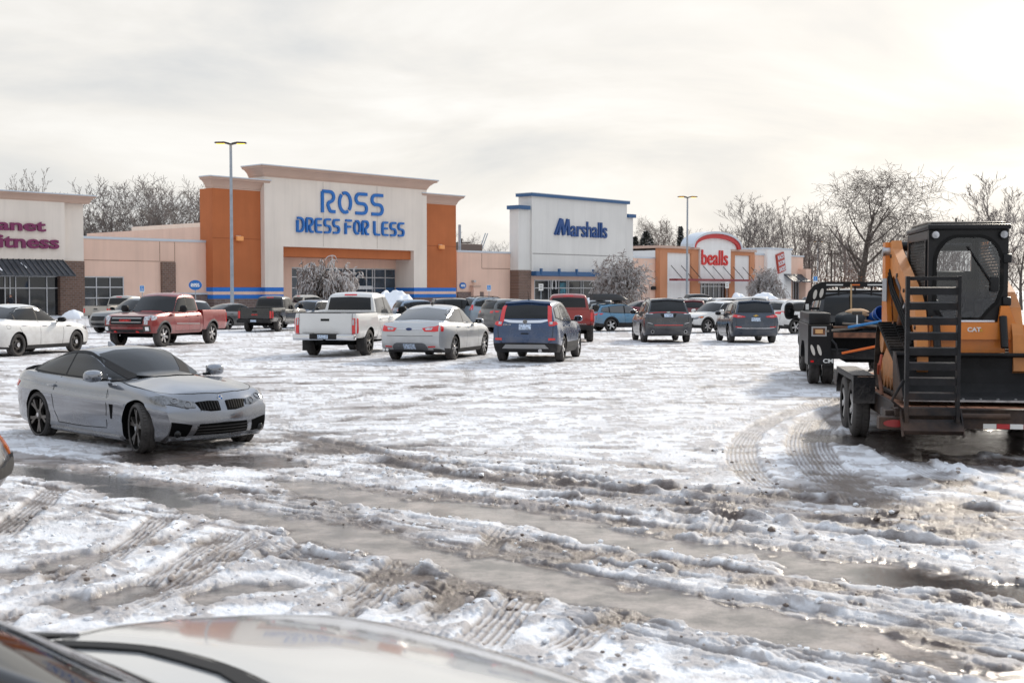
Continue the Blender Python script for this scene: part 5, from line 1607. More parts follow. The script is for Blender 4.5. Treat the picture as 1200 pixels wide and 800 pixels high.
    def flares(s, m, w=.06, off=.012, a0=-8, a1=188):
        for x in (0, s.T['wb'] * s.sx):
            for ax in ('left', 'right'):
                vs = []; n = 22
                for i in range(n + 1):
                    an = R(a0 + (a1 - a0) * i / n)
                    for j, r in enumerate((s.ac + .001, s.ac + w * .5, s.ac + w)):
                        px_, pz_ = x + r * math.cos(an), s.R + r * math.sin(an)
                        p_, n_ = s.hit(ax, px_ / s.sx, (pz_ - s.lift) / s.sz)
                        vs.append(Vector((px_, p_.y, pz_)) + Vector((0, n_.y, 0)) * (off if j < 2 else .001))
                fs = []
                for i in range(n):
                    for j in range(2): fs.append((i * 3 + j, i * 3 + j + 1, i * 3 + j + 4, i * 3 + j + 3))
                MB().add(vs, fs).build('arch_flare', m, s.root, 60)
    def box(s, name, m, x0, x1, y0, y1, z0, z1, b=.01, parent=None, mirror=False):
        for sg in ((1, -1) if mirror else (1,)):
            a = s.tr((x0, min(y0 * sg, y1 * sg), z0)); c = s.tr((x1, max(y0 * sg, y1 * sg), z1))
            o = MB().bbox(a.x, c.x, a.y, c.y, a.z, c.z, b).build(name, m, parent or s.root, 40)
        return o
    def cyl(s, name, m, c, axis, r, h, r2=None, parent=None, mirror=False):
        for sg in ((1, -1) if mirror else (1,)):
            o = MB().cyl(s.tr((c[0], c[1] * sg, c[2])), axis, r, h, 18, 0, r2).build(name, m, parent or s.root, 40)
        return o
    def place(s, px, py, local, yaw_deg, scale=1.0, dz=0.0):
        g_ = on_ground(px, py); a = R(yaw_deg)
        lx, ly = local[0] * scale, local[1] * scale
        x = g_.x - (lx * math.cos(a) - ly * math.sin(a)); y = g_.y - (lx * math.sin(a) + ly * math.cos(a))
        return s.put(x, y, yaw_deg, scale, dz)
    def put(s, x, y, yaw_deg, scale=1.0, dz=0.0):
        a = R(yaw_deg)
        wb = s.T['wb'] * s.sx * scale
        xf, yf = x + wb * math.cos(a), y + wb * math.sin(a)
        z0, z1 = float(gz(x, y)), float(gz(xf, yf))
        s.root.location = (x, y, z0 + dz); s.root.scale = (scale,) * 3
        s.root.rotation_euler = (0, -math.atan2(z1 - z0, wb), a)
        return s
def ell(mb, c, rx, ry, rz, n=14, m=8, sq=1.0):
    """rounded lump; sq < 1 squares it off"""
    def pw(v): return math.copysign(abs(v) ** sq, v)
    vs = []; fs = []
    for i in range(m + 1):
        th = math.pi * i / m
        for k in range(n):
            ph = 2 * math.pi * k / n
            vs.append((c[0] + rx * pw(math.sin(th)) * pw(math.cos(ph)), c[1] + ry * pw(math.sin(th)) * pw(math.sin(ph)), c[2] + rz * pw(math.cos(th))))
    for i in range(m):
        for k in range(n): fs.append((i * n + k, i * n + (k + 1) % n, (i + 1) * n + (k + 1) % n, (i + 1) * n + k))
    mb.add(vs, fs)
def oval_badge(car, name, axis, a, b, ra, rb, m, off=.012, parent=None, n=16):
    p_, n_ = car.hit(axis, a, b)
    mb = MB(); sgn = 1 if axis == 'front' else -1
    pts = [(p_.y + ra * math.cos(2 * math.pi * k / n), p_.z + rb * math.sin(2 * math.pi * k / n)) for k in range(n)]
    mb.prism(pts, 'x', p_.x - .03 * sgn, p_.x + off * sgn)
    return mb.build(name, m, parent or car.root)
def letters(car, body, axis, y, z, w, h, m, parent=None, off=.012, bold=.03):
    p_, n_ = car.hit(axis, y, z)
    tm = text_mesh(body, w, h, .01, bold)
    for v in tm.vertices:
        x, d, zz = v.co
        if axis == 'front': v.co = (p_.x + off - d, p_.y + (x - w / 2), p_.z + zz - h / 2)
        elif axis == 'rear': v.co = (p_.x - off + d, p_.y - (x - w / 2), p_.z + zz - h / 2)
    return link('lettering', tm, parent or car.root, m)

# ---------------- the silver coupe in front
silver = paint('silver_blue_paint', (.235, .25, .28), .72, .14, .26)
c = Car('coupe', 'silver blue coupe with a black kidney grille standing in slush at the left front', 'car', 'coupe', silver, wheel=('twin', .70, 5), wm=M_BALLOY, steer=R(-14), clad=.0, dome=.032)
c.patch('windshield', M_CGLASS, 'front', [(-.725, .955), (-.4, .975), (0, .985), (.4, .975), (.725, .955)], [(-.55, 1.265), (-.3, 1.315), (0, 1.325), (.3, 1.315), (.55, 1.265)], 24, 14, .009)
c.patch('rear_window', M_CGLASS, 'rear', [(-.62, 1.03), (0, 1.05), (.62, 1.03)], [(-.50, 1.26), (0, 1.30), (.50, 1.26)], 24, 14, .009)
c.side_windows([([(-.34, 1.0), (.2, .975), (.68, .955)], [(-.32, 1.012), (-.1, 1.10), (.2, 1.195), (.45, 1.24), (.68, 1.262)]), ([(.725, .953), (1.94, .935)], [(.725, 1.265), (1.0, 1.265), (1.25, 1.215), (1.5, 1.13), (1.92, .95)])])
c.line('window_trim', M_BLK, 'left', [(-.36, 1.0), (-.12, 1.105), (.2, 1.21), (.65, 1.278), (1.02, 1.278), (1.28, 1.225), (1.55, 1.13), (1.96, .945)], .03, .013)
c.line('window_trim', M_BLK, 'left', [(-.38, .99), (.5, .955), (1.96, .925)], .022, .011)
c.seams([[(.58, .93), (.48, .75), (.50, .5), (.62, .28)], [(1.98, .91), (2.02, .7), (2.0, .3)], [(.62, .275), (1.3, .265), (2.0, .285)]], .012)
c.line('bonnet_seam', M_SEAM, 'top', [(2.10, .76), (2.6, .80), (3.05, .76), (3.26, .60)], .009, .002)
c.line('bonnet_seam', M_SEAM, 'top', [(3.26, .60), (3.36, .35), (3.41, .0)], .009, .002)
c.line('crease_shading_strip', mat('silver_shade_edge', (.30, .32, .355), .35, .5), 'left', [(-.9, .86), (-.2, .83), (1.0, .745), (2.0, .72)], .012, .001)  # crease shading put on as a thin strip of lighter silver
c.handles([(.42, .80)])
c.mirrors(1.86, .985, 1.0, size=(.11, .13, .085))
# shark-fin aerial, spoiler lip
c.fin(.62, silver)
c.patch('spoiler', M_BLK, 'top', [(-.93, -.62), (-.98, 0), (-.93, .62)], [(-.80, -.64), (-.85, 0), (-.80, .64)], 12, 2, .045, depth=.06)
hl = c.patch('headlight', M_HLAMP, '', [(3.50, .40, .625), (3.44, .56, .625), (3.30, .74, .645), (3.18, .82, .68)], [(3.46, .40, .695), (3.38, .56, .72), (3.22, .74, .745), (3.02, .85, .765)], 22, 6, .018, mirror=True)
for h_, sg in zip(hl, (1, -1)):
    for (x, y, z) in ((3.46, .50, .668), (3.35, .64, .685)):
        p_, n_ = c.near((x, y * sg, z)); M_ = n_.to_track_quat('Z', 'Y').to_matrix().to_4x4(); M_.translation = p_ + n_ * .018
        mb = MB(); mb.M = M_; mb.lathe([(.050, 0), (.050, .010), (.044, .012), (.041, .002)], 'z', 20); mb.M = None
        mb.build('lamp_ring', mat('dim_lamp_ring', (.30, .31, .33), .2), h_, 40)
kid = c.patch('grille', M_WELL, 'front', [(.055, .57), (.20, .568), (.33, .59)], [(.055, .69), (.20, .70), (.385, .688)], 10, 5, .012, mirror=True)
for g_, sg in zip(kid, (1, -1)):
    for k in range(7):
        y = (.085 + k * .040) * sg
        c.line('grille_slat', M_BLK, 'front', [(y, .58), (y * 1.04, .69)], .012, .024, g_, False)
c.patch('lower_intake', M_WELL, 'front', [(-.42, .255), (0, .25), (.42, .255)], [(-.37, .405), (0, .41), (.37, .405)], 14, 4, .006)
for z in (.29, .33, .37): c.line('intake_mesh', M_BLK, 'front', [(-.40, z), (.40, z)], .016, .012, None, False)
si = c.patch('side_intake', M_WELL, 'front', [(.51, .25), (.64, .255), (.745, .27)], [(.47, .40), (.62, .43), (.735, .45)], 8, 4, .008, mirror=True)
for s_, sg in zip(si, (1, -1)):
    p_, n_ = c.near((3.38, .63 * sg, .32)); mb = MB(); ell(mb, p_ + n_ * .005, .05, .05, .055); mb.build('fog_lamp', M_CGLASS, s_, 60)
c.patch('bumper_lip', silver, 'front', [(-.72, .185), (-.4, .185), (0, .18), (.4, .185), (.72, .185)], [(-.72, .225), (-.4, .225), (0, .222), (.4, .225), (.72, .225)], 18, 2, .035)
c.patch('splitter', M_BLK, 'front', [(-.66, .155), (0, .15), (.66, .155)], [(-.66, .183), (0, .178), (.66, .183)], 14, 1, .04)
c.patch('front_crease', silver, 'front', [(-.74, .49), (-.46, .44), (0, .435), (.46, .44), (.74, .49)], [(-.74, .505), (-.46, .455), (0, .45), (.46, .455), (.74, .505)], 18, 1, .014)
rb = oval_badge(c, 'roundel', 'front', 0, .735, .042, .042, M_CHROME, .016)
p_, n_ = c.hit('front', 0, .735)
q = MB()
for k, m_ in enumerate(('b', 'w', 'b', 'w')):
    pass
for k in range(4):
    pts = [(p_.y, p_.z)] + [(p_.y + .029 * math.cos(math.pi / 2 * k + a), p_.z + .029 * math.sin(math.pi / 2 * k + a)) for a in np.linspace(0, math.pi / 2, 6)]
    q.prism(pts, 'x', p_.x, p_.x + .019, k % 2)
q.build('roundel_quarters', [mat('roundel_white', (.8, .8, .8), .3), mat('roundel_blue', (.02, .16, .5), .3)], rb)
c.patch('side_vent', M_WELL, 'right', [(2.13, .42), (2.17, .42)], [(2.10, .62), (2.20, .62)], 2, 5, .004, mirror=True)
c.patch('sill', silver, 'left', [(.40, .155), (2.40, .150)], [(.42, .205), (2.38, .20)], 16, 2, .035, mirror=True)
c.patch('taillight', M_RLAMP, '', [(-.98, .52, .72), (-.90, .72, .72), (-.72, .85, .74)], [(-.95, .52, .82), (-.88, .72, .83), (-.70, .84, .82)], 8, 3, .008, mirror=True)
c.place(166.5, 530.3, (2.81, -.80), -43, .985)

# ---------------- white sedans
def sedan(name, label, pnt, wheel, wm, glass=None, dark=False, rear=True, hs=1.0, **kw):
    c = Car(name, label, 'car', 'sedan', pnt, hs=hs, wheel=wheel, wm=wm, **kw)
    c.patch('windshield', M_CGLASS, 'front', [(-.76, 1.035), (0, 1.07), (.76, 1.035)], [(-.62, 1.415), (0, 1.465), (.62, 1.415)], 24, 14, .009)
    c.patch('rear_window', glass or M_CGLASS, 'rear', [(-.66, 1.12), (0, 1.145), (.66, 1.12)], [(-.58, 1.40), (0, 1.46), (.58, 1.40)], 24, 14, .009)
    c.side_windows([([(-.36, 1.12), (-.02, 1.085)], [(-.34, 1.13), (-.10, 1.25), (-.02, 1.285)]), ([(.03, 1.083), (1.0, 1.05)], [(.03, 1.30), (.4, 1.405), (1.0, 1.425)]), ([(1.06, 1.048), (2.10, 1.02)], [(1.06, 1.425), (1.35, 1.395), (1.7, 1.26), (2.08, 1.04)])], glass)
    c.line('window_trim', M_CHROME if not dark else M_BLK, 'left', [(-.42, 1.11), (-.12, 1.27), (.4, 1.428), (1.05, 1.448), (1.4, 1.405), (1.75, 1.265), (2.16, 1.02)], .02, .005)
    c.seams([[(1.03, 1.04), (1.03, .7), (1.04, .30)], [(2.12, 1.0), (2.17, .7), (2.12, .32)], [(.02, 1.05), (.05, .85), (.30, .55), (.42, .32)], [(.42, .30), (2.12, .30)]])
    c.handles([(.30, .93), (1.28, .90)], M_CHROME if not dark else pnt)
    c.mirrors(1.98, 1.03, 1.06, pnt if not dark else M_BLK, (.10, .13, .08))
    return c
white = paint('white_paint', (.66, .66, .65), .0, .3, .45)
silver2 = paint('silver_white_paint', (.46, .475, .49), .35, .3, .40)
c = sedan('sedan', 'silver sedan seen from behind between the white pickup and the blue crossover', silver2, ('split', .62, 8), M_ALLOY, M_LGLASS, clad=.34)
c.patch('taillight', M_RLAMP, '', [(-1.18, .44, .83), (-1.10, .70, .82), (-.92, .90, .83)], [(-1.16, .36, .92), (-1.08, .70, .975), (-.86, .90, .975)], 10, 4, .012, mirror=True)
c.patch('reversing_lamp', M_CLAMP, 'rear', [(.47, .865), (.62, .865)], [(.45, .915), (.66, .935)], 5, 2, .020, mirror=True)
c.patch('boot_seam', M_SEAM, 'rear', [(-.66, .705), (0, .695), (.66, .705)], [(-.66, .717), (0, .707), (.66, .717)], 10, 1, .002)
c.patch('trim_bar', M_CHROME, 'rear', [(-.40, .885), (.40, .885)], [(-.40, .90), (.40, .90)], 8, 1, .010)
c.patch('bumper_inset', mat('grey_bumper', (.10, .105, .115), .5), 'rear', [(-.50, .33), (-.40, .27), (.40, .27), (.50, .33)], [(-.50, .42), (-.42, .52), (.42, .52), (.50, .42)], 12, 4, .008)
c.patch('licence_plate', M_PLATE, 'rear', [(-.17, .36), (.17, .36)], [(-.17, .49), (.17, .49)], 4, 2, .02)
c.patch('reflector', M_RLAMP, 'rear', [(.52, .40), (.72, .41)], [(.52, .425), (.72, .435)], 3, 1, .010, mirror=True)
oval_badge(c, 'oval_badge', 'rear', 0, .893, .085, .038, mat('navy_badge', (.01, .03, .12), .3), .02)
for y in (.62, .72): c.cyl('exhaust_tip', M_CHROME, (-1.17, y, .33), 'x', .04, .12)
c.fin(.80, M_BLK)
c.place(529.4, 421.9, (0, -.83), 74.5, 1.0)
c = sedan('police_sedan', 'white police style sedan with black steel wheels at the left edge behind the coupe', white, ('steel', .60, 5), M_DALLOY, None, True, clad=.32)
c.patch('headlight', M_HLAMP, '', [(3.74, .48, .66), (3.55, .76, .68), (3.32, .92, .74)], [(3.68, .50, .75), (3.50, .76, .78), (3.22, .92, .83)], 8, 4, .008, mirror=True)
c.patch('grille', M_BLK, 'front', [(-.45, .52), (.45, .52)], [(-.52, .72), (.52, .72)], 8, 4, .008)
c.patch('taillight', M_RLAMP, '', [(-1.18, .44, .83), (-1.10, .70, .82), (-.92, .90, .83)], [(-1.16, .36, .92), (-1.08, .70, .975), (-.86, .90, .975)], 8, 4, .012, mirror=True)
c.patch('fender_vent', M_BLK, 'right', [(2.34, .84), (2.58, .845)], [(2.33, .875), (2.60, .88)], 4, 2, .006, mirror=True)
c.line('fuel_flap', M_SEAM, 'right', [(-.52, .93), (-.38, .93), (-.36, .84), (-.50, .83), (-.53, .92)], .008, .002, mirror=False)
c.place(18.5, 417.6, (0, -.83), 75, 1.0)

# ---------------- pickups
TEMPL['pickup'] = dict(wb=3.65, xr=[(0, .80), (1, .80)], xf=[(0, 4.50), (.15, 4.60), (.4, 4.63), (.8, 4.60), (1, 4.48)],
    top=[(.7, 1.20), (2.9, 1.16), (3.05, 1.20), (3.5, 1.19), (4.1, 1.15), (4.45, 1.09), (4.65, 1.04)],
    bot=[(.7, .50), (1.0, .46), (2.8, .46), (3.9, .48), (4.65, .52)],
    hw=[(.7, .965), (2.4, .965), (3.65, .985), (4.1, .96), (4.4, .90), (4.65, .78)],
    sec=[(0, .93), (.12, .975), (.35, 1.0), (.7, .995), (.88, .97), (1, .91)], bf=.13, br=0, crown=.04,
    ghw=[(0, .87), (.3, .84), (.6, .79), (.85, .735), (.94, .69), (1, .60)], gxr=[(0, .82), (.5, .90), (.85, .99), (.94, 1.06), (1, 1.2)],
    gxf=[(0, 3.02), (.5, 2.68), (.85, 2.40), (.94, 2.26), (1, 2.05)], roof=[(.8, 1.86), (1.6, 1.89), (2.4, 1.87)], gbf=.18, gbr=.05, gcrown=.03, gtap=.0, R=.40, yw=.83, arch=.47,
    bed=dict(x1=.77, zb=.56, zt=1.28, hw=[(-1.3, .93), (-1.0, .985), (-.4, .985), (0, 1.0), (.5, .985), (.8, .972)], xr=[(0, -1.20), (.3, -1.24), (1, -1.22)], sec=[(0, .95), (.15, .985), (.4, 1.0), (.8, .99), (.95, .97), (1, .955)]))
def pickup(name, label, pnt, wheel=('five', .58, 6), wm=None, ext=False, black=False, glass=None, **kw):
    c = Car(name, label, 'pickup truck', 'pickup', pnt, wheel=wheel, wm=wm, tw=.27, **kw)
    c.patch('windshield', M_CGLASS, 'front', [(-.80, 1.26), (0, 1.28), (.80, 1.26)], [(-.70, 1.755), (0, 1.80), (.70, 1.755)], 24, 14, .009)
    c.patch('rear_window', M_CGLASS, 'rear', [(-.70, 1.36), (0, 1.36), (.70, 1.36)], [(-.65, 1.735), (0, 1.76), (.65, 1.735)], 24, 14, .009)
    c.patch('brake_lamp', M_RLAMP, 'rear', [(-.20, 1.80), (.20, 1.80)], [(-.20, 1.84), (.20, 1.84)], 5, 2, .012)
    c.side_windows([([(1.02, 1.27), (1.78, 1.25)], [(1.08, 1.70), (1.78, 1.75)]), ([(1.86, 1.245), (2.86, 1.225)], [(1.86, 1.755), (2.22, 1.735), (2.48, 1.58), (2.84, 1.28)])], glass)
    c.seams([[(1.82, 1.22), (1.82, .56)], [(2.90, 1.19), (2.95, .9), (2.88, .56)], [(.96, 1.24), (.96, .9), (1.02, .56)], [(1.0, .545), (2.88, .545)]])
    c.handles([(1.12, 1.08), (1.98, 1.06)], M_BLK if black else pnt)
    c.mirrors(2.66, 1.16, 1.34, M_BLK, (.10, .14, .13))
    # tailgate and bumper
    c.patch('tailgate', pnt, 'rear', [(-.80, .66), (.80, .66)], [(-.80, 1.255), (.80, 1.255)], 10, 5, .010)
    c.line('panel_seam', M_SEAM, 'rear', [(-.82, .66), (-.82, 1.27)], .014, .004, mirror=True)
    c.patch('tailgate_handle', M_BLK, 'rear', [(-.13, 1.06), (.13, 1.06)], [(-.13, 1.125), (.13, 1.125)], 4, 2, .022)
    c.box('undercarriage', M_UNDER, -.9, 3.6, -.45, .45, .34, .62, .03)
    c.cyl('exhaust_pipe', M_UNDER, (-.2, -.55, .42), 'x', .04, 1.2)
    c.cyl('axle', M_UNDER, (0, 0, .42), 'y', .10, 1.5)
    c.cyl('axle', M_UNDER, (3.65 * c.sx / c.sx, 0, .42), 'y', .09, 1.4)
    return c
def rear_bumper(c, m, z0=.50, z1=.68, plate=True):
    c.box('rear_bumper', m, -1.42, -1.16, -.95, .95, z0, z1, .04)
    c.box('bumper_step', M_BLK, -1.435, -1.20, -.42, .42, z0 + .03, z1 + .012, .02)
    if plate: c.box('licence_plate', M_PLATE, -1.452, -1.437, -.16, .16, z0 + .045, z1 - .02, .004)
    c.cyl('hitch_receiver', M_UNDER, (-1.38, 0, z0 - .06), 'x', .045, .25)
def truck_lamps(c, y0, y1, z0, z1, split=None):
    y1 = min(y1, .915); y0 = min(y0, .82)
    o = c.patch('taillight', M_RLAMP, 'rear', [(y0, z0), (y1, z0)], [(y0, z1), (y1, z1)], 4, 6, .018, mirror=True)
    o2 = c.patch('taillight', M_RLAMP, '', [(-1.17, .955, z0), (-1.10, .985, z0)], [(-1.17, .955, z1), (-1.10, .985, z1)], 3, 5, .014, mirror=True)
    if split:
        c.patch('reversing_lamp', M_CLAMP, 'rear', [(y0 + .01, split[0]), (y1 - .03, split[0])], [(y0 + .01, split[1]), (y1 - .03, split[1])], 3, 3, .024, mirror=True)
# white pickup with a cover
c = pickup('pickup_truck', 'white crew cab pickup with a chrome rear bumper seen from behind', white, ('five', .56, 6), M_DALLOY, glass=M_LGLASS)
rear_bumper(c, M_CHROME)
truck_lamps(c, .82, .955, .70, 1.14, (.94, 1.12))
c.patch('bed_cover', mat('black_vinyl', (.02, .02, .02), .5), 'top', [(-1.20, -.93), (.74, -.93)], [(-1.20, .93), (.74, .93)], 4, 4, .02)
c.box('mud_flap', M_BLK, -.55, -.53, .72, .98, .16, .58, .005, mirror=True)
letters(c, 'TUNDRA', 'rear', .52, .715, .38, .028, M_GREYPL, off=.016)
c.place(428.8, 416.5, (0, -.83), 78, 1.0)
# red pickup facing us
redm = paint('dark_red_paint', (.23, .018, .018), .35, .30, .42)
def gmc_front(c, accent):
    g = c.patch('grille', M_BLK, 'front', [(-.60, .80), (0, .79), (.60, .80)], [(-.62, 1.07), (0, 1.085), (.62, 1.07)], 12, 5, .018)[0]
    c.patch('grille_bar', M_GREYPL, 'front', [(-.55, .99), (.55, .99)], [(-.55, 1.02), (.55, 1.02)], 10, 1, .034, g)
    c.patch('grille_bar', M_GREYPL, 'front', [(-.55, .865), (.55, .865)], [(-.55, .895), (.55, .895)], 10, 1, .034, g)
    letters(c, 'GMC', 'front', 0, .942, .44, .085, mat('red_badge', (.55, .03, .03), .3), g, .045, .05)
    c.patch('headlight', M_CLAMP, '', [(4.50, .64, .92), (4.40, .80, .93), (4.20, .94, .98)], [(4.45, .64, 1.07), (4.35, .80, 1.08), (4.12, .94, 1.09)], 8, 4, .02, mirror=True)
    c.patch('headlight_leg', M_CLAMP, 'front', [(.66, .80), (.78, .80)], [(.66, .93), (.78, .93)], 3, 3, .02, mirror=True)
    c.patch('fog_lamp', M_LED, 'front', [(.70, .60), (.82, .60)], [(.70, .72), (.82, .72)], 3, 3, .03, mirror=True)
    c.patch('fog_surround', M_DALLOY, 'front', [(.60, .565), (.86, .565)], [(.64, .765), (.86, .765)], 4, 4, .02, mirror=True)
    c.patch('lower_intake', M_BLK, 'front', [(-.60, .50), (.60, .50)], [(-.66, .63), (.66, .63)], 10, 3, .012)
    c.patch('bumper_slot', M_BLK, 'front', [(-.70, .735), (.70, .735)], [(-.70, .765), (.70, .765)], 10, 1, .012)
    for sg in (-1, 1):
        p_, n_ = c.hit('front', .42 * sg, .56)
        mb = MB(); mb.tube([(p_.x + .0, p_.y - .03, p_.z - .03), (p_.x + .06, p_.y - .025, p_.z + .0), (p_.x + .06, p_.y + .025, p_.z), (p_.x, p_.y + .03, p_.z - .03)], .022, 8)
        mb.build('tow_hook', accent, c.root, 40)
c = pickup('pickup_truck', 'dark red crew cab pickup with a big black grille facing the viewer', redm, ('five', .56, 6), M_ALLOY, steer=R(-3))
gmc_front(c, mat('red_hook', (.60, .02, .02), .4))
c.flares(mat('grey_flare', (.06, .06, .065), .6), .07)
rear_bumper(c, M_BLK); truck_lamps(c, .86, .985, .80, 1.18)
c.patch('door_moulding', M_GREYPL, 'left', [(1.05, .77), (2.8, .80)], [(1.05, .80), (2.8, .83)], 8, 1, .012, mirror=True)
c.fin(1.25, redm)
c.place(190.6, 406.5, (3.65, .87), -103, 1.0)
# black pickup seen from behind, on the left
blackp = paint('black_paint', (.010, .011, .013), .2, .22, .22)
c = pickup('pickup_truck', 'black crew cab pickup seen from behind in front of the left orange tower', blackp, ('five', .58, 6), M_ALLOY)
rear_bumper(c, M_BLK); truck_lamps(c, .84, .985, .74, 1.12)
c.patch('running_board', M_CHROME, 'left', [(1.0, .44), (2.8, .44)], [(1.0, .475), (2.8, .475)], 6, 1, .06, mirror=True)
letters(c, 'GMC', 'rear', 0, .93, .34, .075, mat('red_badge', (.55, .03, .03), .3), None, .02, .05)
c.place(326, 388.6, (0, -.83), 80, 1.0)
# red pickup seen from behind the crossover
redb = paint('bright_red_paint', (.27, .022, .02), .3, .3, .5)
c = pickup('pickup_truck', 'bright red pickup seen from behind, right of the dark blue crossover', redb, ('five', .58, 6), M_DALLOY)
rear_bumper(c, M_BLK); truck_lamps(c, .86, .975, .84, 1.17)
c.patch('tailgate_panel', redb, 'rear', [(-.62, .86), (.62, .86)], [(-.62, 1.16), (.62, 1.16)], 6, 3, .026)
letters(c, 'SIERRA', 'rear', -.45, .72, .46, .045, M_GREYPL, None, .02, .04)
c.place(691, 400.5, (0, -.83), 88, 1.0)
# tan-silver pickup near the gym
tans = paint('champagne_silver_paint', (.36, .335, .30), .5, .32, .45)
c = pickup('pickup_truck', 'champagne silver pickup seen from behind, parked by the gym', tans, ('five', .58, 6), M_ALLOY)
rear_bumper(c, M_CHROME); truck_lamps(c, .80, .985, .86, 1.12)
letters(c, 'TITAN', 'rear', 0, 1.0, .42, .07, M_GREYPL, None, .018, .02)
c.place(137, 382.6, (0, -.6), 70, 1.0)

# ---------------- crossovers and SUVs
def suv(name, label, pnt, wheel=('split', .60, 5), wm=None, glass=None, cat='SUV', detail=1, trim=None, hs=1.0, **kw):
    c = Car(name, label, cat, 'suv', pnt, hs=hs, wheel=wheel, wm=wm, **kw)
    c.patch('windshield', M_CGLASS, 'front', [(-.755, 1.075), (0, 1.105), (.755, 1.075)], [(-.635, 1.505), (0, 1.555), (.635, 1.505)], 24, 14, .009)
    c.patch('rear_window', M_CGLASS, 'rear', [(-.665, 1.17), (0, 1.165), (.665, 1.17)], [(-.585, 1.48), (0, 1.525), (.585, 1.48)], 24, 14, .009)
    c.side_windows([([(-.58, 1.20), (-.12, 1.135)], [(-.50, 1.40), (-.12, 1.465)]), ([(-.05, 1.13), (.84, 1.105)], [(-.05, 1.475), (.3, 1.51), (.84, 1.53)]), ([(.92, 1.10), (1.92, 1.075)], [(.92, 1.53), (1.2, 1.50), (1.55, 1.345), (1.90, 1.10)])], glass)
    c.line('window_trim', trim or M_BLK, 'left', [(-.62, 1.19), (-.05, 1.12), (.88, 1.09), (1.98, 1.062)], .02, .006)
    c.line('window_trim', M_BLK, 'left', [(-.60, 1.20), (-.50, 1.42), (-.05, 1.50), (.5, 1.545), (.95, 1.55), (1.25, 1.51), (1.6, 1.35), (1.97, 1.07)], .022, .005)
    c.seams([[(.88, 1.09), (.88, .36)], [(1.95, 1.05), (2.0, .8), (1.95, .36)], [(-.04, 1.11), (-.02, .95), (.30, .62), (.42, .36)], [(.42, .355), (1.95, .355)]])
    if detail:
        c.handles([(.14, .97), (1.08, .95)], pnt)
        c.line('panel_seam', M_SEAM, 'rear', [(-.74, 1.12), (-.72, .70), (-.6, .52), (0, .51), (.6, .52), (.72, .70), (.74, 1.12)], .012, .003, mirror=False)
    c.mirrors(1.78, 1.0, 1.13, M_BLK if not detail else pnt, (.10, .12, .085))
    c.patch('roof_spoiler', pnt, 'rear', [(-.60, 1.515), (0, 1.555), (.60, 1.515)], [(-.58, 1.555), (0, 1.60), (.58, 1.555)], 10, 2, .06, depth=.10)
    return c
def rails(c, m, y=.60):
    for sg in (-1, 1):
        pts = []
        for x in np.linspace(-.42, 1.15, 9):
            p_, n_ = c.hit('top', x, y * sg); pts.append(p_ + Vector((0, 0, .05 if .0 < (x + .42) / 1.57 < 1 and x > -.4 and x < 1.1 else -.005)))
        MB().tube(pts, .017, 8).build('roof_rail', m, c.root, 40)
def gen_front(c, wide=.5):
    c.patch('grille', M_BLK, 'front', [(-wide, .58), (wide, .58)], [(-wide, .78), (wide, .78)], 8, 4, .010)
    c.patch('headlight', M_HLAMP, '', [(3.44, wide + .02, .70), (3.32, .74, .72), (3.10, .87, .78)], [(3.40, wide + .02, .80), (3.25, .74, .84), (2.98, .88, .88)], 8, 4, .012, mirror=True)
    c.patch('lower_intake', M_BLK, 'front', [(-.5, .36), (.5, .36)], [(-.55, .47), (.55, .47)], 8, 2, .010)
# dark blue crossover
dblue = paint('dark_blue_paint', (.024, .056, .13), .35, .25, .30)
c = suv('crossover', 'dark blue crossover with tall red tail lamps, seen from behind in the middle', dblue, ('split', .60, 5), M_ALLOY, M_LGLASS, wb=2.62, hs=1.0, clad=.50)
c.patch('taillight', M_RLAMP, '', [(-.90, .60, 1.12), (-.90, .72, 1.13)], [(-.62, .555, 1.54), (-.60, .655, 1.52)], 3, 10, .016, mirror=True)
c.patch('taillight', M_RLAMP, '', [(-.95, .64, .99), (-.90, .76, .99), (-.72, .90, 1.03)], [(-.92, .62, 1.16), (-.86, .77, 1.16), (-.80, .84, 1.14)], 6, 4, .014, mirror=True)
c.patch('reversing_lamp', M_CLAMP, 'rear', [(.64, 1.01), (.72, 1.01)], [(.63, 1.07), (.72, 1.08)], 3, 2, .022, mirror=True)
c.patch('chrome_bar', M_CHROME, 'rear', [(-.60, 1.10), (-.42, 1.05), (0, 1.04), (.42, 1.05), (.60, 1.10)], [(-.62, 1.145), (-.4, 1.12), (0, 1.115), (.4, 1.12), (.62, 1.145)], 14, 2, .020)
bd = oval_badge(c, 'badge', 'rear', 0, 1.085, .062, .055, M_CHROME, .035)
oval_badge(c, 'badge_field', 'rear', 0, 1.085, .048, .041, M_BLK, .038, bd)
p_, n_ = c.hit('rear', 0, 1.085)
MB().box(p_.x - .043, p_.x - .036, -.030, -.018, p_.z - .03, p_.z + .03).box(p_.x - .043, p_.x - .036, .018, .030, p_.z - .03, p_.z + .03).box(p_.x - .042, p_.x - .036, -.018, .018, p_.z - .007, p_.z + .007).build('badge_bar', M_CHROME, bd)
c.patch('licence_plate', M_PLATE, 'rear', [(-.16, .875), (.16, .875)], [(-.16, 1.015), (.16, 1.015)], 4, 2, .018)
letters(c, 'CR-V', 'rear', .48, 1.005, .22, .045, M_CHROME, None, .012, .03)
c.patch('reflector', M_RLAMP, 'rear', [(.62, .60), (.80, .605)], [(.62, .655), (.80, .655)], 3, 2, .014, mirror=True)
c.patch('skid_trim', M_GREYPL, 'rear', [(-.62, .39), (.62, .39)], [(-.52, .49), (.52, .49)], 10, 2, .022)
c.patch('tailgate_handle', M_BLK, 'rear', [(-.10, .76), (.10, .76)], [(-.10, .79), (.10, .79)], 3, 1, .014)
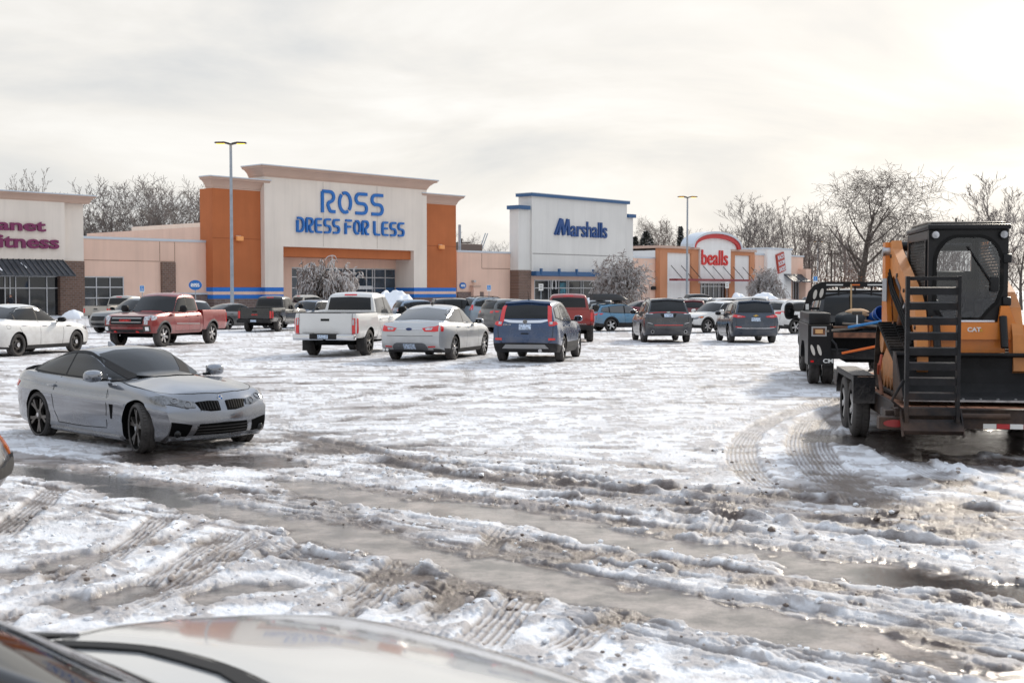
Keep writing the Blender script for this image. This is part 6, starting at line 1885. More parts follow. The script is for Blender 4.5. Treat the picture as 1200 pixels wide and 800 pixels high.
c.cyl('exhaust_tip', M_CHROME, (-.93, -.42, .33), 'x', .05, .2)
c.box('roof_aerial', M_BLK, -.42, -.36, -.02, .02, 1.63, 1.68, .01); p_ = c.tr((-.40, 0, 1.66)); MB().tube([p_, p_ + Vector((-.12, 0, .22))], .006, 5).build('aerial_rod', M_BLK, c.root)
c.place(656.3, 423.7, (0, -.78), 78, 1.02)
# dark grey SUV
dgrey = paint('dark_grey_paint', (.05, .053, .060), .35, .25, .28)
c = suv('crossover', 'dark grey SUV with twin exhausts and clear tail lamps seen from behind', dgrey, ('split', .62, 5), M_ALLOY, None, wb=2.85, hs=1.04, width=1.05, clad=.0)
rails(c, M_DALLOY)
c.patch('taillight', M_CLAMP, '', [(-.92, .56, 1.09), (-.88, .72, 1.08), (-.72, .89, 1.06)], [(-.90, .62, 1.13), (-.84, .74, 1.15), (-.66, .87, 1.15)], 8, 3, .016, mirror=True)
c.patch('light_bar', M_RLAMP, 'rear', [(-.68, 1.095), (-.3, 1.125), (.3, 1.125), (.68, 1.095)], [(-.68, 1.112), (-.3, 1.142), (.3, 1.142), (.68, 1.112)], 14, 1, .018)
c.patch('light_bar', M_RLAMP, 'rear', [(-.52, .645), (.52, .645)], [(-.52, .668), (.52, .668)], 10, 1, .014)
c.patch('plate_recess', M_BLK, 'rear', [(-.24, .95), (.24, .95)], [(-.30, 1.08), (.30, 1.08)], 6, 3, .006)
c.patch('licence_plate', M_PLATE, 'rear', [(-.16, .955), (.16, .955)], [(-.16, 1.075), (.16, 1.075)], 4, 2, .018)
c.patch('bumper_chamfer', dgrey, 'rear', [(-.74, .52), (-.5, .49), (.5, .49), (.74, .52)], [(-.74, .55), (-.5, .52), (.5, .52), (.74, .55)], 10, 1, .02)
c.patch('chrome_ends', M_CHROME, 'rear', [(.58, .70), (.76, .745)], [(.58, .715), (.76, .765)], 4, 1, .012, mirror=True)
for y in (-.60, .60):
    c.cyl('exhaust_tip', M_CHROME, (-.98, y, .42), 'x', .065, .14)
    c.cyl('exhaust_bore', M_WELL, (-1.045, y, .42), 'x', .048, .03)
oval_badge(c, 'oval_badge', 'rear', 0, 1.135, .075, .032, M_CHROME, .022)
c.place(803.8, 401, (0, -.78 * 1.05), 91, 1.0)
# charcoal SUV with the gold badge
chb = paint('charcoal_blue_paint', (.030, .043, .066), .35, .25, .28)
c = suv('crossover', 'charcoal SUV with wide red tail lamps and a gold badge seen from behind', chb, ('split', .60, 5), M_ALLOY, None, wb=2.725, hs=1.0, width=1.0, clad=.0)
c.patch('taillight', M_RLAMP, '', [(-.95, .42, 1.005), (-.92, .66, .985), (-.74, .89, 1.0)], [(-.93, .38, 1.035), (-.88, .68, 1.11), (-.68, .885, 1.13)], 10, 4, .016, mirror=True)
c.patch('reversing_lamp', M_CLAMP, 'rear', [(.52, 1.01), (.68, 1.01)], [(.54, 1.03), (.68, 1.04)], 3, 1, .026, mirror=True)
c.patch('licence_plate', M_PLATE, 'rear', [(-.17, .84), (.17, .84)], [(-.17, .975), (.17, .975)], 4, 2, .018)
c.patch('chrome_strip', M_CHROME, 'rear', [(-.70, .585), (-.4, .57), (.4, .57), (.70, .585)], [(-.70, .605), (-.4, .59), (.4, .59), (.70, .605)], 12, 1, .014)
c.patch('reflector', M_RLAMP, 'rear', [(.54, .61), (.76, .62)], [(.54, .638), (.76, .648)], 3, 1, .014, mirror=True)
p_, n_ = c.hit('rear', 0, 1.055)
MB().prism([(-.095, -.010), (-.035, -.010), (-.03, -.032), (.045, -.032), (.04, -.010), (.095, -.010), (.09, .012), (.03, .012), (.025, .034), (-.05, .034), (-.045, .012), (-.10, .012)], 'x', -.01, .012).build('gold_badge', mat('gold_badge', (.60, .38, .08), .3, metal=.6), c.root).location = (p_.x - .012, 0, p_.z)
c.fin(-.2, M_BLK)
c.place(904, 401.6, (0, -.78), 89.5, 1.0)
# white crossover, far right
c = suv('crossover', 'white crossover with dark lower cladding parked behind the charcoal SUV, tail towards the left', paint('white_paint', (.66, .66, .65)), ('split', .62, 5), M_ALLOY, None, wb=2.79, hs=1.02, width=1.0, clad=.46)
c.flares(M_BLK, .07)
c.patch('taillight', M_RLAMP, '', [(-.94, .40, 1.0), (-.88, .70, .98), (-.62, .90, 1.02)], [(-.92, .40, 1.09), (-.84, .70, 1.12), (-.48, .90, 1.12)], 10, 4, .016, mirror=True)
rails(c, M_GREYPL); c.patch('licence_plate', M_PLATE, 'rear', [(-.17, .84), (.17, .84)], [(-.17, .975), (.17, .975)], 4, 2, .018)
c.place(931, 391.2, (0, -.78), 28, 1.0)
# white crossover facing left
c = suv('crossover', 'white crossover with black wheel arches facing left between the grey and the charcoal SUV', paint('white_paint', (.66, .66, .65)), ('split', .60, 6), M_ALLOY, None, wb=2.6, hs=1.0, clad=.44, trim=M_CHROME)
c.flares(M_BLK, .08); gen_front(c)
c.patch('marker_lamp', M_AMBER, '', [(3.25, .74, .76), (3.1, .84, .78)], [(3.22, .74, .82), (3.05, .85, .84)], 3, 2, .02, mirror=True)
c.place(828, 390, (2.6, .78), 218, 1.0)
# blue crossover with a roof box
lblue = paint('light_blue_paint', (.085, .215, .34), .3, .3, .45)
c = suv('crossover', 'light blue crossover carrying a black roof box', lblue, ('split', .60, 5), mat('bright_alloy', (.6, .6, .6), .3, metal=.6), M_LGLASS, wb=2.665, hs=.95, clad=.46)
c.flares(M_BLK, .09); rails(c, M_BLK)
c.patch('taillight', M_RLAMP, '', [(-.94, .50, .99), (-.88, .70, .98), (-.62, .90, 1.02)], [(-.92, .50, 1.06), (-.84, .70, 1.10), (-.50, .90, 1.10)], 8, 3, .016, mirror=True)
c.place(715.5, 388.2, (0, -.78), 22, .95)
m4 = Matrix.Rotation(R(22), 4, 'Z')
rbx = Car.__new__(Car)
p_ = c.root.location + m4 @ Vector((.25, 0, 1.63))
rb_ = empty('roof_box', p_, R(22)); tag(rb_, 'long black roof box mounted on the light blue crossover', 'roof box')
mb = MB(); Vx, Fx = shell(spaced(22, .6), VS, [0, .1, .3, .55, .8, .95, 1], lambda u, v, w: (-1.05 + 2.1 * u, v * .42 * (1 - .45 * abs(2 * u - 1) ** 3) * (1 - .35 * max(0, w - .5)), .04 + w * (.36 if u < .55 else .36 - .30 * ((u - .55) / .45) ** 1.5)))
mb.add(Vx, Fx).build('shell', mat('black_box_plastic', (.025, .026, .03), .4), rb_, 50)
for x in (-.5, .5): MB().bbox(x - .03, x + .03, -.55, .55, -.05, .035, .01).build('crossbar', M_BLK, rb_)
# silver blue people carrier
c = suv('minivan', 'silver blue minivan with a roof rack facing right, left of the dark blue crossover', paint('silver_blue_van_paint', (.25, .31, .37), .4, .32, .45), ('split', .60, 5), M_ALLOY, None, cat='minivan', wb=2.95, hs=1.10, width=1.06, clad=.0)
c.flares(paint('silver_blue_van_paint', (.25, .31, .37)), .06); rails(c, M_BLK, .64); rails(c, M_BLK, .30)
c.patch('taillight', M_RLAMP, '', [(-.92, .70, .95), (-.75, .88, .95)], [(-.80, .70, 1.25), (-.66, .84, 1.25)], 4, 5, .014, mirror=True)
c.place(567.5, 383.2, (0, -.8), 26, 1.0)
# ---------------- the rest of the parked cars, further back
c = sedan('sedan', 'grey fastback sedan half hidden behind the dark red pickup', paint('medium_grey_paint', (.11, .115, .12), .4, .3, .5), ('split', .62, 5), M_ALLOY, None, True, hs=.97)
c.patch('taillight', M_RLAMP, '', [(-1.18, .2, .84), (-1.10, .70, .84), (-.92, .90, .85)], [(-1.16, .2, .94), (-1.08, .70, .95), (-.86, .90, .95)], 8, 3, .012, mirror=True)
c.place(266, 386.0, (0, -.83), 50, 1.0)
def back(kind, name, label, pnt, px, Y, yaw, cat='SUV', front=True, hs=1.0, wb=None, group=None, width=1.0, rack=False):
    if kind == 'sedan':
        c = sedan(name, label, pnt, ('split', .62, 5), M_ALLOY, None, True, hs=hs, fine=0, group=group)
        if front:
            c.patch('headlight', M_HLAMP, '', [(3.74, .48, .66), (3.55, .76, .68), (3.32, .92, .74)], [(3.68, .50, .75), (3.50, .76, .78), (3.22, .92, .83)], 6, 3, .008, mirror=True)
            c.patch('grille', M_BLK, 'front', [(-.45, .52), (.45, .52)], [(-.52, .72), (.52, .72)], 6, 3, .008)
    elif kind == 'pickup':
        c = pickup(name, label, pnt, fine=0, group=group); rear_bumper(c, M_CHROME); truck_lamps(c, .84, .985, .78, 1.14)
    else:
        c = suv(name, label, pnt, detail=0, cat=cat, hs=hs, wb=wb, fine=0, group=group, width=width)
        if front: gen_front(c)
        c.patch('taillight', M_RLAMP, '', [(-.94, .52, .99), (-.88, .70, .98), (-.62, .90, 1.02)], [(-.92, .52, 1.08), (-.84, .70, 1.10), (-.50, .90, 1.10)], 6, 3, .016, mirror=True)
        if rack: rails(c, M_BLK)
    p = at(px, 340, Y)
    c.put(p.x, p.y, yaw)
    return c
wp = paint('white_paint', (.66, .66, .65)); sv = paint('silver_paint', (.40, .41, .42), .5, .3, .4); gr_ = paint('medium_grey_paint', (.11, .115, .12)); bk = blackp
mar = paint('maroon_paint', (.14, .012, .018), .3, .3, .45); ice = paint('ice_blue_paint', (.24, .31, .40), .4, .3, .4); nav = paint('navy_paint', (.02, .035, .075), .3, .3, .4)
cream = paint('cream_paint', (.52, .48, .41), .1, .35, .4)
back('suv', 'off_roader', 'dark grey square off-roader between the champagne pickup and the dark red pickup', gr_, 178, 66, -125, hs=1.10, width=1.02)
back('suv', 'crossover', 'white SUV showing its bonnet behind the cab of the dark red pickup', wp, 222, 72, -60)
back('pickup', 'pickup_truck', 'cream pickup behind the black pickup, in front of the drooping tree', cream, 335, 88, 40, cat='pickup truck')
back('suv', 'crossover', 'slate blue SUV facing the viewer behind the cab of the white pickup', paint('slate_blue_paint', (.10, .14, .20), .3, .3, .4), 372, 76, -110)
back('suv', 'crossover', 'ice blue SUV behind the roof of the silver sedan', ice, 478, 77, 25)
back('suv', 'large_suv', 'long black SUV behind the roof of the silver sedan, left of the minivan', bk, 520, 76, 12, hs=1.06, wb=3.0, width=1.05)
back('suv', 'crossover', 'slate grey SUV whose roof shows above the dark blue crossover', gr_, 586, 64, 30, hs=1.06, rack=False)
back('sedan', 'sedan', 'silver sedan behind the bright red pickup, below the lamp-post sign', sv, 626, 92, 20)
back('suv', 'crossover', 'silver SUV facing the viewer between the bright red pickup and the blue crossover', sv, 706, 80, -100, hs=1.02)
back('sedan', 'sedan', 'dark maroon sedan just behind the roof box', mar, 742, 88, 20)
back('suv', 'crossover', 'maroon SUV seen from behind, right of the grey SUV roof', mar, 812, 76, 82, hs=1.0)
back('suv', 'large_suv', 'black SUV standing tall near the foot of the light pole', bk, 812, 118, 12, hs=1.15)
back('suv', 'crossover', 'white SUV with dark windows, second row behind the maroon SUV', wp, 826, 100, 150)
back('suv', 'crossover', 'white SUV with its tail to the left in front of the white store doors', wp, 842, 96, 20)
back('suv', 'crossover', 'silver SUV with a row of dark windows above the charcoal SUV', sv, 862, 98, 12, wb=2.9)
back('suv', 'minivan', 'white minivan just right of the pointed snow heap', wp, 890, 100, 165, cat='minivan', wb=2.95, hs=1.05)
back('suv', 'crossover', 'dark red SUV with a snowy bonnet facing left above the white crossover', mar, 922, 84, 200)
back('suv', 'crossover', 'white SUV facing left in front of the dark red one', wp, 936, 78, 205, hs=.98)
back('suv', 'crossover', 'navy SUV at the end of the far row, nearest the black flatbed', nav, 952, 104, 15, hs=1.02)
back('sedan', 'sedan', 'white sedan in the far row left of the flatbed headboard', wp, 946, 92, 15)
back('sedan', 'sedan', 'silver sedan at the back between the grey SUV and the maroon SUV', sv, 790, 108, 15)

# ---------------- dark car cut by the left edge, and the white car in the foreground
c = Car('sedan', 'dark car whose front corner with an amber lamp just enters at the left edge', 'car', 'sedan', blackp, wheel=('split', .62, 5), wm=M_ALLOY)
c.patch('windshield', M_CGLASS, 'front', [(-.76, 1.035), (0, 1.07), (.76, 1.035)], [(-.62, 1.415), (0, 1.465), (.62, 1.415)], 24, 14, .009)
c.side_windows([([(.03, 1.083), (1.0, 1.05)], [(.03, 1.30), (.4, 1.405), (1.0, 1.425)]), ([(1.06, 1.048), (2.10, 1.02)], [(1.06, 1.425), (1.35, 1.395), (1.7, 1.26), (2.08, 1.04)])])
c.patch('marker_lamp', M_AMBER, '', [(3.72, .62, .56), (3.45, .82, .58)], [(3.72, .62, .66), (3.45, .82, .68)], 5, 3, .014, mirror=True)
c.patch('bumper_rub_strip', M_BLK, '', [(3.86, 0, .44), (3.70, .60, .45), (3.40, .86, .46)], [(3.86, 0, .52), (3.70, .60, .53), (3.40, .86, .54)], 10, 2, .03, mirror=True)
g_ = on_ground(13, 640)
c.put(g_.x - 3.86 - .42, g_.y + .55, 3)
# the white car below the camera: bonnet, screen pillar, side glass
c = Car('sedan', 'white car in the foreground whose bonnet and black screen pillar fill the bottom left', 'car', 'sedan', mat('pearl_white_paint', (.54, .54, .53), .14, .15, coat=1.0), wheel=('split', .62, 5), hs=.95)
c.patch('windshield', M_CGLASS, 'front', [(-.76, 1.035), (0, 1.07), (.76, 1.035)], [(-.62, 1.415), (0, 1.465), (.62, 1.415)], 24, 14, .009)
c.patch('cowl', M_BLK, 'top', [(2.16, -.76), (2.32, -.4), (2.37, 0), (2.32, .4), (2.16, .76)], [(2.21, -.78), (2.38, -.4), (2.43, 0), (2.38, .4), (2.21, .78)], 16, 3, .010)
c.line('bonnet_seam', M_SEAM, 'top', [(2.22, .79), (2.39, .4), (2.44, 0), (2.39, -.4), (2.22, -.79)], .012, .004, mirror=False)
c.line('bonnet_seam', M_SEAM, 'top', [(2.24, .80), (2.8, .84), (3.3, .78), (3.5, .6)], .010, .003)
c.side_windows([([(.03, 1.083), (1.0, 1.05)], [(.03, 1.30), (.4, 1.405), (1.0, 1.425)]), ([(1.06, 1.048), (2.10, 1.02)], [(1.06, 1.425), (1.35, 1.395), (1.7, 1.26), (2.08, 1.04)])], M_LGLASS)
for sg in (1, -1):      # gloss black screen pillars
    pts = [Vector((2.30, .80 * sg, 1.02)), Vector((2.0, .765 * sg, 1.16)), Vector((1.7, .71 * sg, 1.31)), Vector((1.45, .655 * sg, 1.42)), Vector((1.1, .62 * sg, 1.475)), Vector((.5, .61 * sg, 1.48))]
    pl_ = []
    for q_ in pts:
        a_, n_ = c.near(q_); pl_.append(a_ + n_ * .004)
    MB().tube(pl_, [.006, .03, .036, .036, .036, .03], 10).build('screen_pillar', mat('gloss_black_trim', (.008, .008, .009), .12, coat=1.0), c.root, 60)
c.patch('headlight', M_HLAMP, '', [(3.74, .48, .66), (3.55, .76, .68), (3.32, .92, .74)], [(3.68, .50, .75), (3.50, .76, .78), (3.22, .92, .83)], 8, 4, .008, mirror=True)
FG = c
FGY = 44.0; fa = R(FGY); cw = Vector((-.93, 3.62))      # middle of the screen base
FG.root.rotation_euler = (0, 0, fa)
FG.root.location = (cw.x - 2.3 * math.cos(fa), cw.y - 2.3 * math.sin(fa), -.085)
# ------------------------------------------------------------------ trailer, loader and flatbed truck on the right
TH = math.atan2(.989, .148)
TO = Vector((6.08, 17.56, 0)); TO.z = float(gz(TO.x, TO.y))
M_STEELB = mat('worn_black_steel', (.012, .012, .014), .5, spec=.3, metal=.2, var=.5, vscale=6, dirt=.40, dirtcol=(.20, .12, .08), bump=.15, bscale=40)
M_DIAMOND = mat('black_tread_plate', (.014, .014, .016), .5, spec=.3, metal=.3, bump=.9, bscale=45, dirt=.4)
M_WOOD = mat('worn_deck_boards', (.30, .135, .075), .8, var=.45, vscale=5, bump=.4, bscale=14)
M_RUSTY = mat('rusty_steel', (.16, .07, .04), .8, var=.5, vscale=8)
M_CATO = mat('loader_orange_paint', (.62, .185, .017), .40, var=.08, vscale=3, dirt=.55, dirtcol=(.26, .15, .08), coat=.2)
M_CATD = mat('loader_faded_orange', (.54, .20, .045), .5, var=.15, vscale=4, dirt=.55, dirtcol=(.24, .15, .09))
M_RUBB = mat('track_rubber', (.010, .010, .010), .85, spec=.2, bump=.4, bscale=25, dirt=.6, dirtcol=(.17, .14, .12))
M_CABB = mat('black_cab_steel', (.008, .0085, .010), .38, spec=.3, dirt=.14)
M_SILV = mat('bare_worn_steel', (.45, .46, .48), .35, metal=.9, var=.3, vscale=9)
M_WHT = mat('white_reflector', (.70, .70, .68), .4)
M_ORG = mat('orange_plastic', (.65, .13, .015), .5)
def clear_glass(name, tint, refl=.06):
    m = bpy.data.materials.new(name); m.use_nodes = True
    n = m.node_tree.nodes; l = m.node_tree.links; n.remove(n['Principled BSDF'])
    t = n.new('ShaderNodeBsdfTransparent'); t.inputs[0].default_value = (*tint, 1)
    g_ = n.new('ShaderNodeBsdfGlossy'); g_.inputs['Roughness'].default_value = .04; g_.inputs[0].default_value = (.8, .8, .8, 1)
    f = n.new('ShaderNodeFresnel'); f.inputs[0].default_value = 1.5
    mx = n.new('ShaderNodeMixShader'); ad = n.new('ShaderNodeMath'); ad.operation = 'ADD'; ad.inputs[1].default_value = refl * .3
    l.new(f.outputs[0], ad.inputs[0]); l.new(ad.outputs[0], mx.inputs[0]); l.new(t.outputs[0], mx.inputs[1]); l.new(g_.outputs[0], mx.inputs[2])
    l.new(mx.outputs[0], n['Material Output'].inputs[0]); return m
M_CABG = clear_glass('dusty_cab_glass', (.74, .77, .80))
DK = .58
tr_ = empty('equipment_trailer', TO, TH); tag(tr_, 'black equipment trailer with a plank deck carrying the orange loader', 'trailer')
XR, XF_ = -2.72, 4.3
fr = MB()
for s in (-1, 1):
    fr.box(XR + .12, XF_, .92 * s - .05, .92 * s + .05, DK - .22, DK - .052)
for x in np.arange(XR + .4, XF_, .6): fr.box(x - .03, x + .03, -.865, .865, DK - .17, DK - .056)
fr.box(XR + .0, XR + .115, -1.02, 1.02, DK - .22, DK - .0)
fr.box(XF_ - .1, XF_ - .003, -.86, .86, DK - .22, DK - .05)
fr.build('frame', M_STEELB, tr_)
dk = MB()
for k in range(9):
    y = -.96 + k * .2135
    dk.bbox(XR + .12, XF_ - .0, y + .004, y + .205, DK - .05, DK + random.uniform(-.004, .004), .006)
dk.build('plank_deck', M_WOOD, tr_)
MB().bbox(XR - .02, XR + .10, -1.03, 1.03, DK + .002, DK + .022, .006).build('rear_edge_plate', M_STEELB, tr_)
for s in (-1, 1): MB().bbox(XR + .22, XF_, s * .985 - .02, s * .985 + .02, DK - .20, DK + .06, .006).build('side_rail', M_STEELB, tr_)
tn = MB()
for s in (-1, 1): tn.tube([(XF_, .8 * s, DK - .14), (XF_ + 1.7, .08 * s, DK - .14), (XF_ + 2.3, .05 * s, DK - .12)], .06, 6)
tn.build('tongue', M_STEELB, tr_)
MB().tube([(XF_ + 1.2, 0, .08), (XF_ + 1.2, 0, 1.05)], .04, 8).build('jack', M_STEELB, tr_)
tm, rmh = wheel_meshes(.395, .25, .23, 6, M_GREYPL, 'five')
for x in (-.47, .47):
    for s in (-1, 1):
        o = link('wheel', tm, tr_); o.location = (x, 1.17 * s, .395); o.rotation_euler = (0, x + 1, math.pi if s < 0 else 0)
        link('rim', rmh, o)
for s in (-1, 1):
    f = MB(); y0, y1 = 1.025 * s, 1.315 * s
    a, b = min(y0, y1), max(y0, y1)
    f.bbox(-1.02, 1.02, a, b, .865, .885, .004)
    f.build('fender', M_DIAMOND, tr_)
    f = MB(); f.bbox(-1.035, -1.012, a, b, .50, .863, .004).build('fender_skirt', M_DIAMOND, tr_)
    f = MB(); f.bbox(1.012, 1.035, a, b, .50, .863, .004).build('fender_skirt', M_DIAMOND, tr_)
    yo = 1.305 * s
    f = MB(); f.prism([(-1.0, .862), (1.0, .862), (1.0, .66), (.86, .80), (-.86, .80), (-1.0, .66)], 'y', yo - .008, yo + .008); f.build('fender_lip', M_DIAMOND, tr_)
    bx = MB().bbox(XR - .06, XR + .14, min(.86 * s, 1.22 * s), max(.86 * s, 1.22 * s), DK - .235, DK - .085, .012).build('light_box', M_STEELB, tr_)
    MB().prism([(1.04 * s + .13 * math.cos(2 * math.pi * k / 20), DK - .16 + .045 * math.sin(2 * math.pi * k / 20)) for k in range(20)], 'x', XR - .075, XR - .055).build('tail_lamp', mat('dark_red_lens', (.28, .02, .02), .3), bx)
    MB().bbox(XR + .13, XR + .55, min(1.0 * s, 1.12 * s), max(1.0 * s, 1.12 * s), DK - .2, DK - .02, .01).build('stake_pocket', M_STEELB, tr_)
tp = MB()
for k in range(0, 6):
    y = -.08 - k * .155
    tp.box(XR - .006, XR - .003, y - .0755, y + .0755, DK - .215, DK - .155, (k + 1) % 2)
tp.build('reflective_tape', [mat('red_tape', (.45, .015, .02), .35), M_WHT], tr_)
# the raised ramp: two channels with angle-iron rungs
rp = empty('r'); bpy.data.objects.remove(rp)
rmp = empty('loading_ramp', (0, 0, 0)); rmp.parent = None
ry0, ry1 = .33, .92
RX = XR - .16
for y in (ry0, ry1):
    MB().bbox(RX - .055, RX + .045, y - .022, y + .022, .42, 2.20, .006).build('rail', M_STEELB, rmp)
for k in range(9):
    z = .62 + k * .18
    q = MB(); q.prism([(RX - .045, z), (RX + .040, z + .012), (RX + .040, z + .002), (RX - .033, z - .010), (RX - .033, z - .085), (RX - .045, z - .085)], 'y', ry0 + .024, ry1 - .024)
    q.build('rung', M_STEELB, rmp)
MB().bbox(RX - .05, RX + .03, ry0 + .023, ry1 - .023, 2.15, 2.195, .005).build('top_bar', M_STEELB, rmp)
MB().prism([(RX - .10, .31), (RX + .04, .43), (RX + .04, .48), (RX - .04, .45), (RX - .16, .36)], 'y', ry0 - .05, ry1 + .05).build('foot_plate', M_STEELB, rmp)
for y in (ry0 - .055, ry1 + .055):
    MB().prism([(RX - .18, .30), (RX + .06, .60), (RX + .06, .48), (RX - .10, .28)], 'y', y - .008, y + .008).build('gusset', M_STEELB, rmp)
MB().tube([(RX + .02, ry1 + .03, .95), (RX + .05, ry1 + .16, .70), (RX + .13, ry1 + .02, .58)], .018, 6).build('spring_arm', M_STEELB, rmp)
rmp.location = TO; rmp.rotation_euler = (0, 0, TH)
tag(rmp, 'black steel loading ramp with nine rungs standing upright at the trailer tail', 'ramp')
hp = MB().tube([(0, .30, 0), (0, -.30, 0)], .035, 10).build('hinge_pipe', M_STEELB, tr_); hp.location = (XR - .05, .0, DK - .06)

# ---- the compact track loader, facing the tail of the trailer
LO = TO + Matrix.Rotation(TH, 4, 'Z') @ Vector((-.38, -.11, DK + .008))
ld = empty('track_loader', LO, TH + math.pi); tag(ld, 'orange compact track loader with a black glass cab on the trailer', 'loader')
# in here x points to the front (the viewer); viewer's left is -y
def loop_path(circ, n=14):
    """convex hull of circles (x,z,r) as a closed path"""
    pts = []
    for x, z, r in circ:
        for k in range(40): pts.append((x + r * math.cos(2 * math.pi * k / 40), z + r * math.sin(2 * math.pi * k / 40)))
    pts = sorted(set((round(a, 5), round(b, 5)) for a, b in pts))
    def half(P):
        h = []
        for p in P:
            while len(h) > 1 and (h[-1][0] - h[-2][0]) * (p[1] - h[-2][1]) - (h[-1][1] - h[-2][1]) * (p[0] - h[-2][0]) <= 0: h.pop()
            h.append(p)
        return h
    a = half(pts); b = half(pts[::-1]); return a[:-1] + b[:-1]
P_ = loop_path([(.78, .25, .225), (-.95, .25, .225), (-.78, .72, .235)])
P_ = [Vector((a, b)) for a, b in P_]
# resample evenly
L_ = [0]
for i in range(len(P_)): L_.append(L_[-1] + (P_[(i + 1) % len(P_)] - P_[i]).length)
tot = L_[-1]; NL = 46
def pt(d):
    d %= tot
    for i in range(len(P_)):
        if d <= L_[i + 1]: return P_[i].lerp(P_[(i + 1) % len(P_)], (d - L_[i]) / (L_[i + 1] - L_[i]))
    return P_[0]
for s in (-1, 1):
    y0, y1 = (.50 * s, .91 * s) if s > 0 else (-.91, -.50)
    b = MB(); n = 120; vs = []
    for i in range(n):
        p = pt(tot * i / n); q = pt(tot * (i + .5) / n); t = (q - p).normalized(); nn = Vector((t.y, -t.x))
        pi_ = p - nn * .035
        vs += [(p.x, y0, p.y), (p.x, y1, p.y), (pi_.x, y1, pi_.y), (pi_.x, y0, pi_.y)]
    fs = []
    for i in range(n):
        j = (i + 1) % n
        for k in range(4): fs.append((i * 4 + k, i * 4 + (k + 1) % 4, j * 4 + (k + 1) % 4, j * 4 + k))
    b.add(vs, fs)
    for i in range(NL):
        p = pt(tot * i / NL); q = pt(tot * (i + .25) / NL); t = (q - p).normalized(); nn = Vector((t.y, -t.x))
        for (ya, yb, sh) in ((y0 + .01, y0 + .19, 0), (y1 - .19, y1 - .01, .45)):
            c0 = pt(tot * (i + sh) / NL); c1 = pt(tot * (i + sh + .42) / NL)
            m0 = c0 + nn * .032; m1 = c1 + nn * .032
            m0 = m0.lerp(m1, .12); m1 = m1.lerp(m0, .12)
            b.add([(c0.x, ya, c0.y), (c1.x, ya, c1.y), (c1.x, yb, c1.y), (c0.x, yb, c0.y), (m0.x, ya, m0.y), (m1.x, ya, m1.y), (m1.x, yb, m1.y), (m0.x, yb, m0.y)],
                  [(4, 5, 6, 7), (0, 1, 5, 4), (1, 2, 6, 5), (2, 3, 7, 6), (3, 0, 4, 7)])
    tk = b.build('rubber_track', M_RUBB, ld)
    yc = (y0 + y1) / 2
    f = MB(); f.prism([(.70, .14), (.74, .30), (.40, .42), (-.45, .62), (-.92, .40), (-.95, .14)], 'y', yc - .13, yc + .13); f.build('track_frame', M_CATD, tk)
    w_ = MB()
    for x, z, r in ((.78, .25, .17), (-.95, .25, .17), (-.78, .72, .185), (.40, .14, .085), (.10, .14, .085), (-.2, .14, .085), (-.5, .14, .085)): w_.cyl((x, yc, z), 'y', r, .30, 20)
    w_.build('rollers', M_CATD, tk, 40)
    tagk = MB(); tagk.bbox(.25, .62, yc * 1.0 - .15 if s > 0 else yc - .145, yc + .15 if s > 0 else yc + .145, .25, .45, .03).build('frame_cover', M_CATO, tk)
# chassis, engine hood
ch = MB()
ch.prism([(.86, .42), (.90, .62), (.90, 1.02), (.72, 1.06), (.60, .98), (-1.3, .98), (-1.45, .6), (-1.3, .30), (.6, .30)], 'y', -.47, .47)
ch.build('chassis', M_CATO, ld)
hd = MB(); hd.prism([(-.85, .99), (-.85, 1.72), (-1.70, 1.55), (-1.80, 1.0), (-1.7, .5), (-1.46, .5)], 'y', -.52, .52); hd.build('engine_hood', M_CABB, ld)
# front plate with maker's letters
fp = MB(); fp.prism([(-.50, 1.0), (-.46, 1.10), (-.40, 1.10), (-.37, 1.02), (.37, 1.02), (.40, 1.24), (.50, 1.24), (.58, 1.02), (.74, .98), (.74, .62), (.62, .62), (.55, .80), (-.50, .80)], 'x', .905, .965)
fp = fp.build('front_plate', M_CATO, ld)
tm = text_mesh('CAT', .17, .06, .006, .03)
for v in tm.vertices: v.co = (.967 - v.co.y, v.co.x - .02, v.co.z + .90)
link('lettering', tm, fp, M_WHT)
tr3 = MB(); tr3.prism([(.135, .905), (.175, .905), (.155, .945)], 'x', .966, .972); tr3.build('badge_triangle', mat('badge_ochre', (.55, .3, .02), .4), fp)
MB().bbox(.60, .90, -.34, .34, 1.022, 1.05, .01).build('snow_on_sill', M_SNOWCAP, ld, 40)
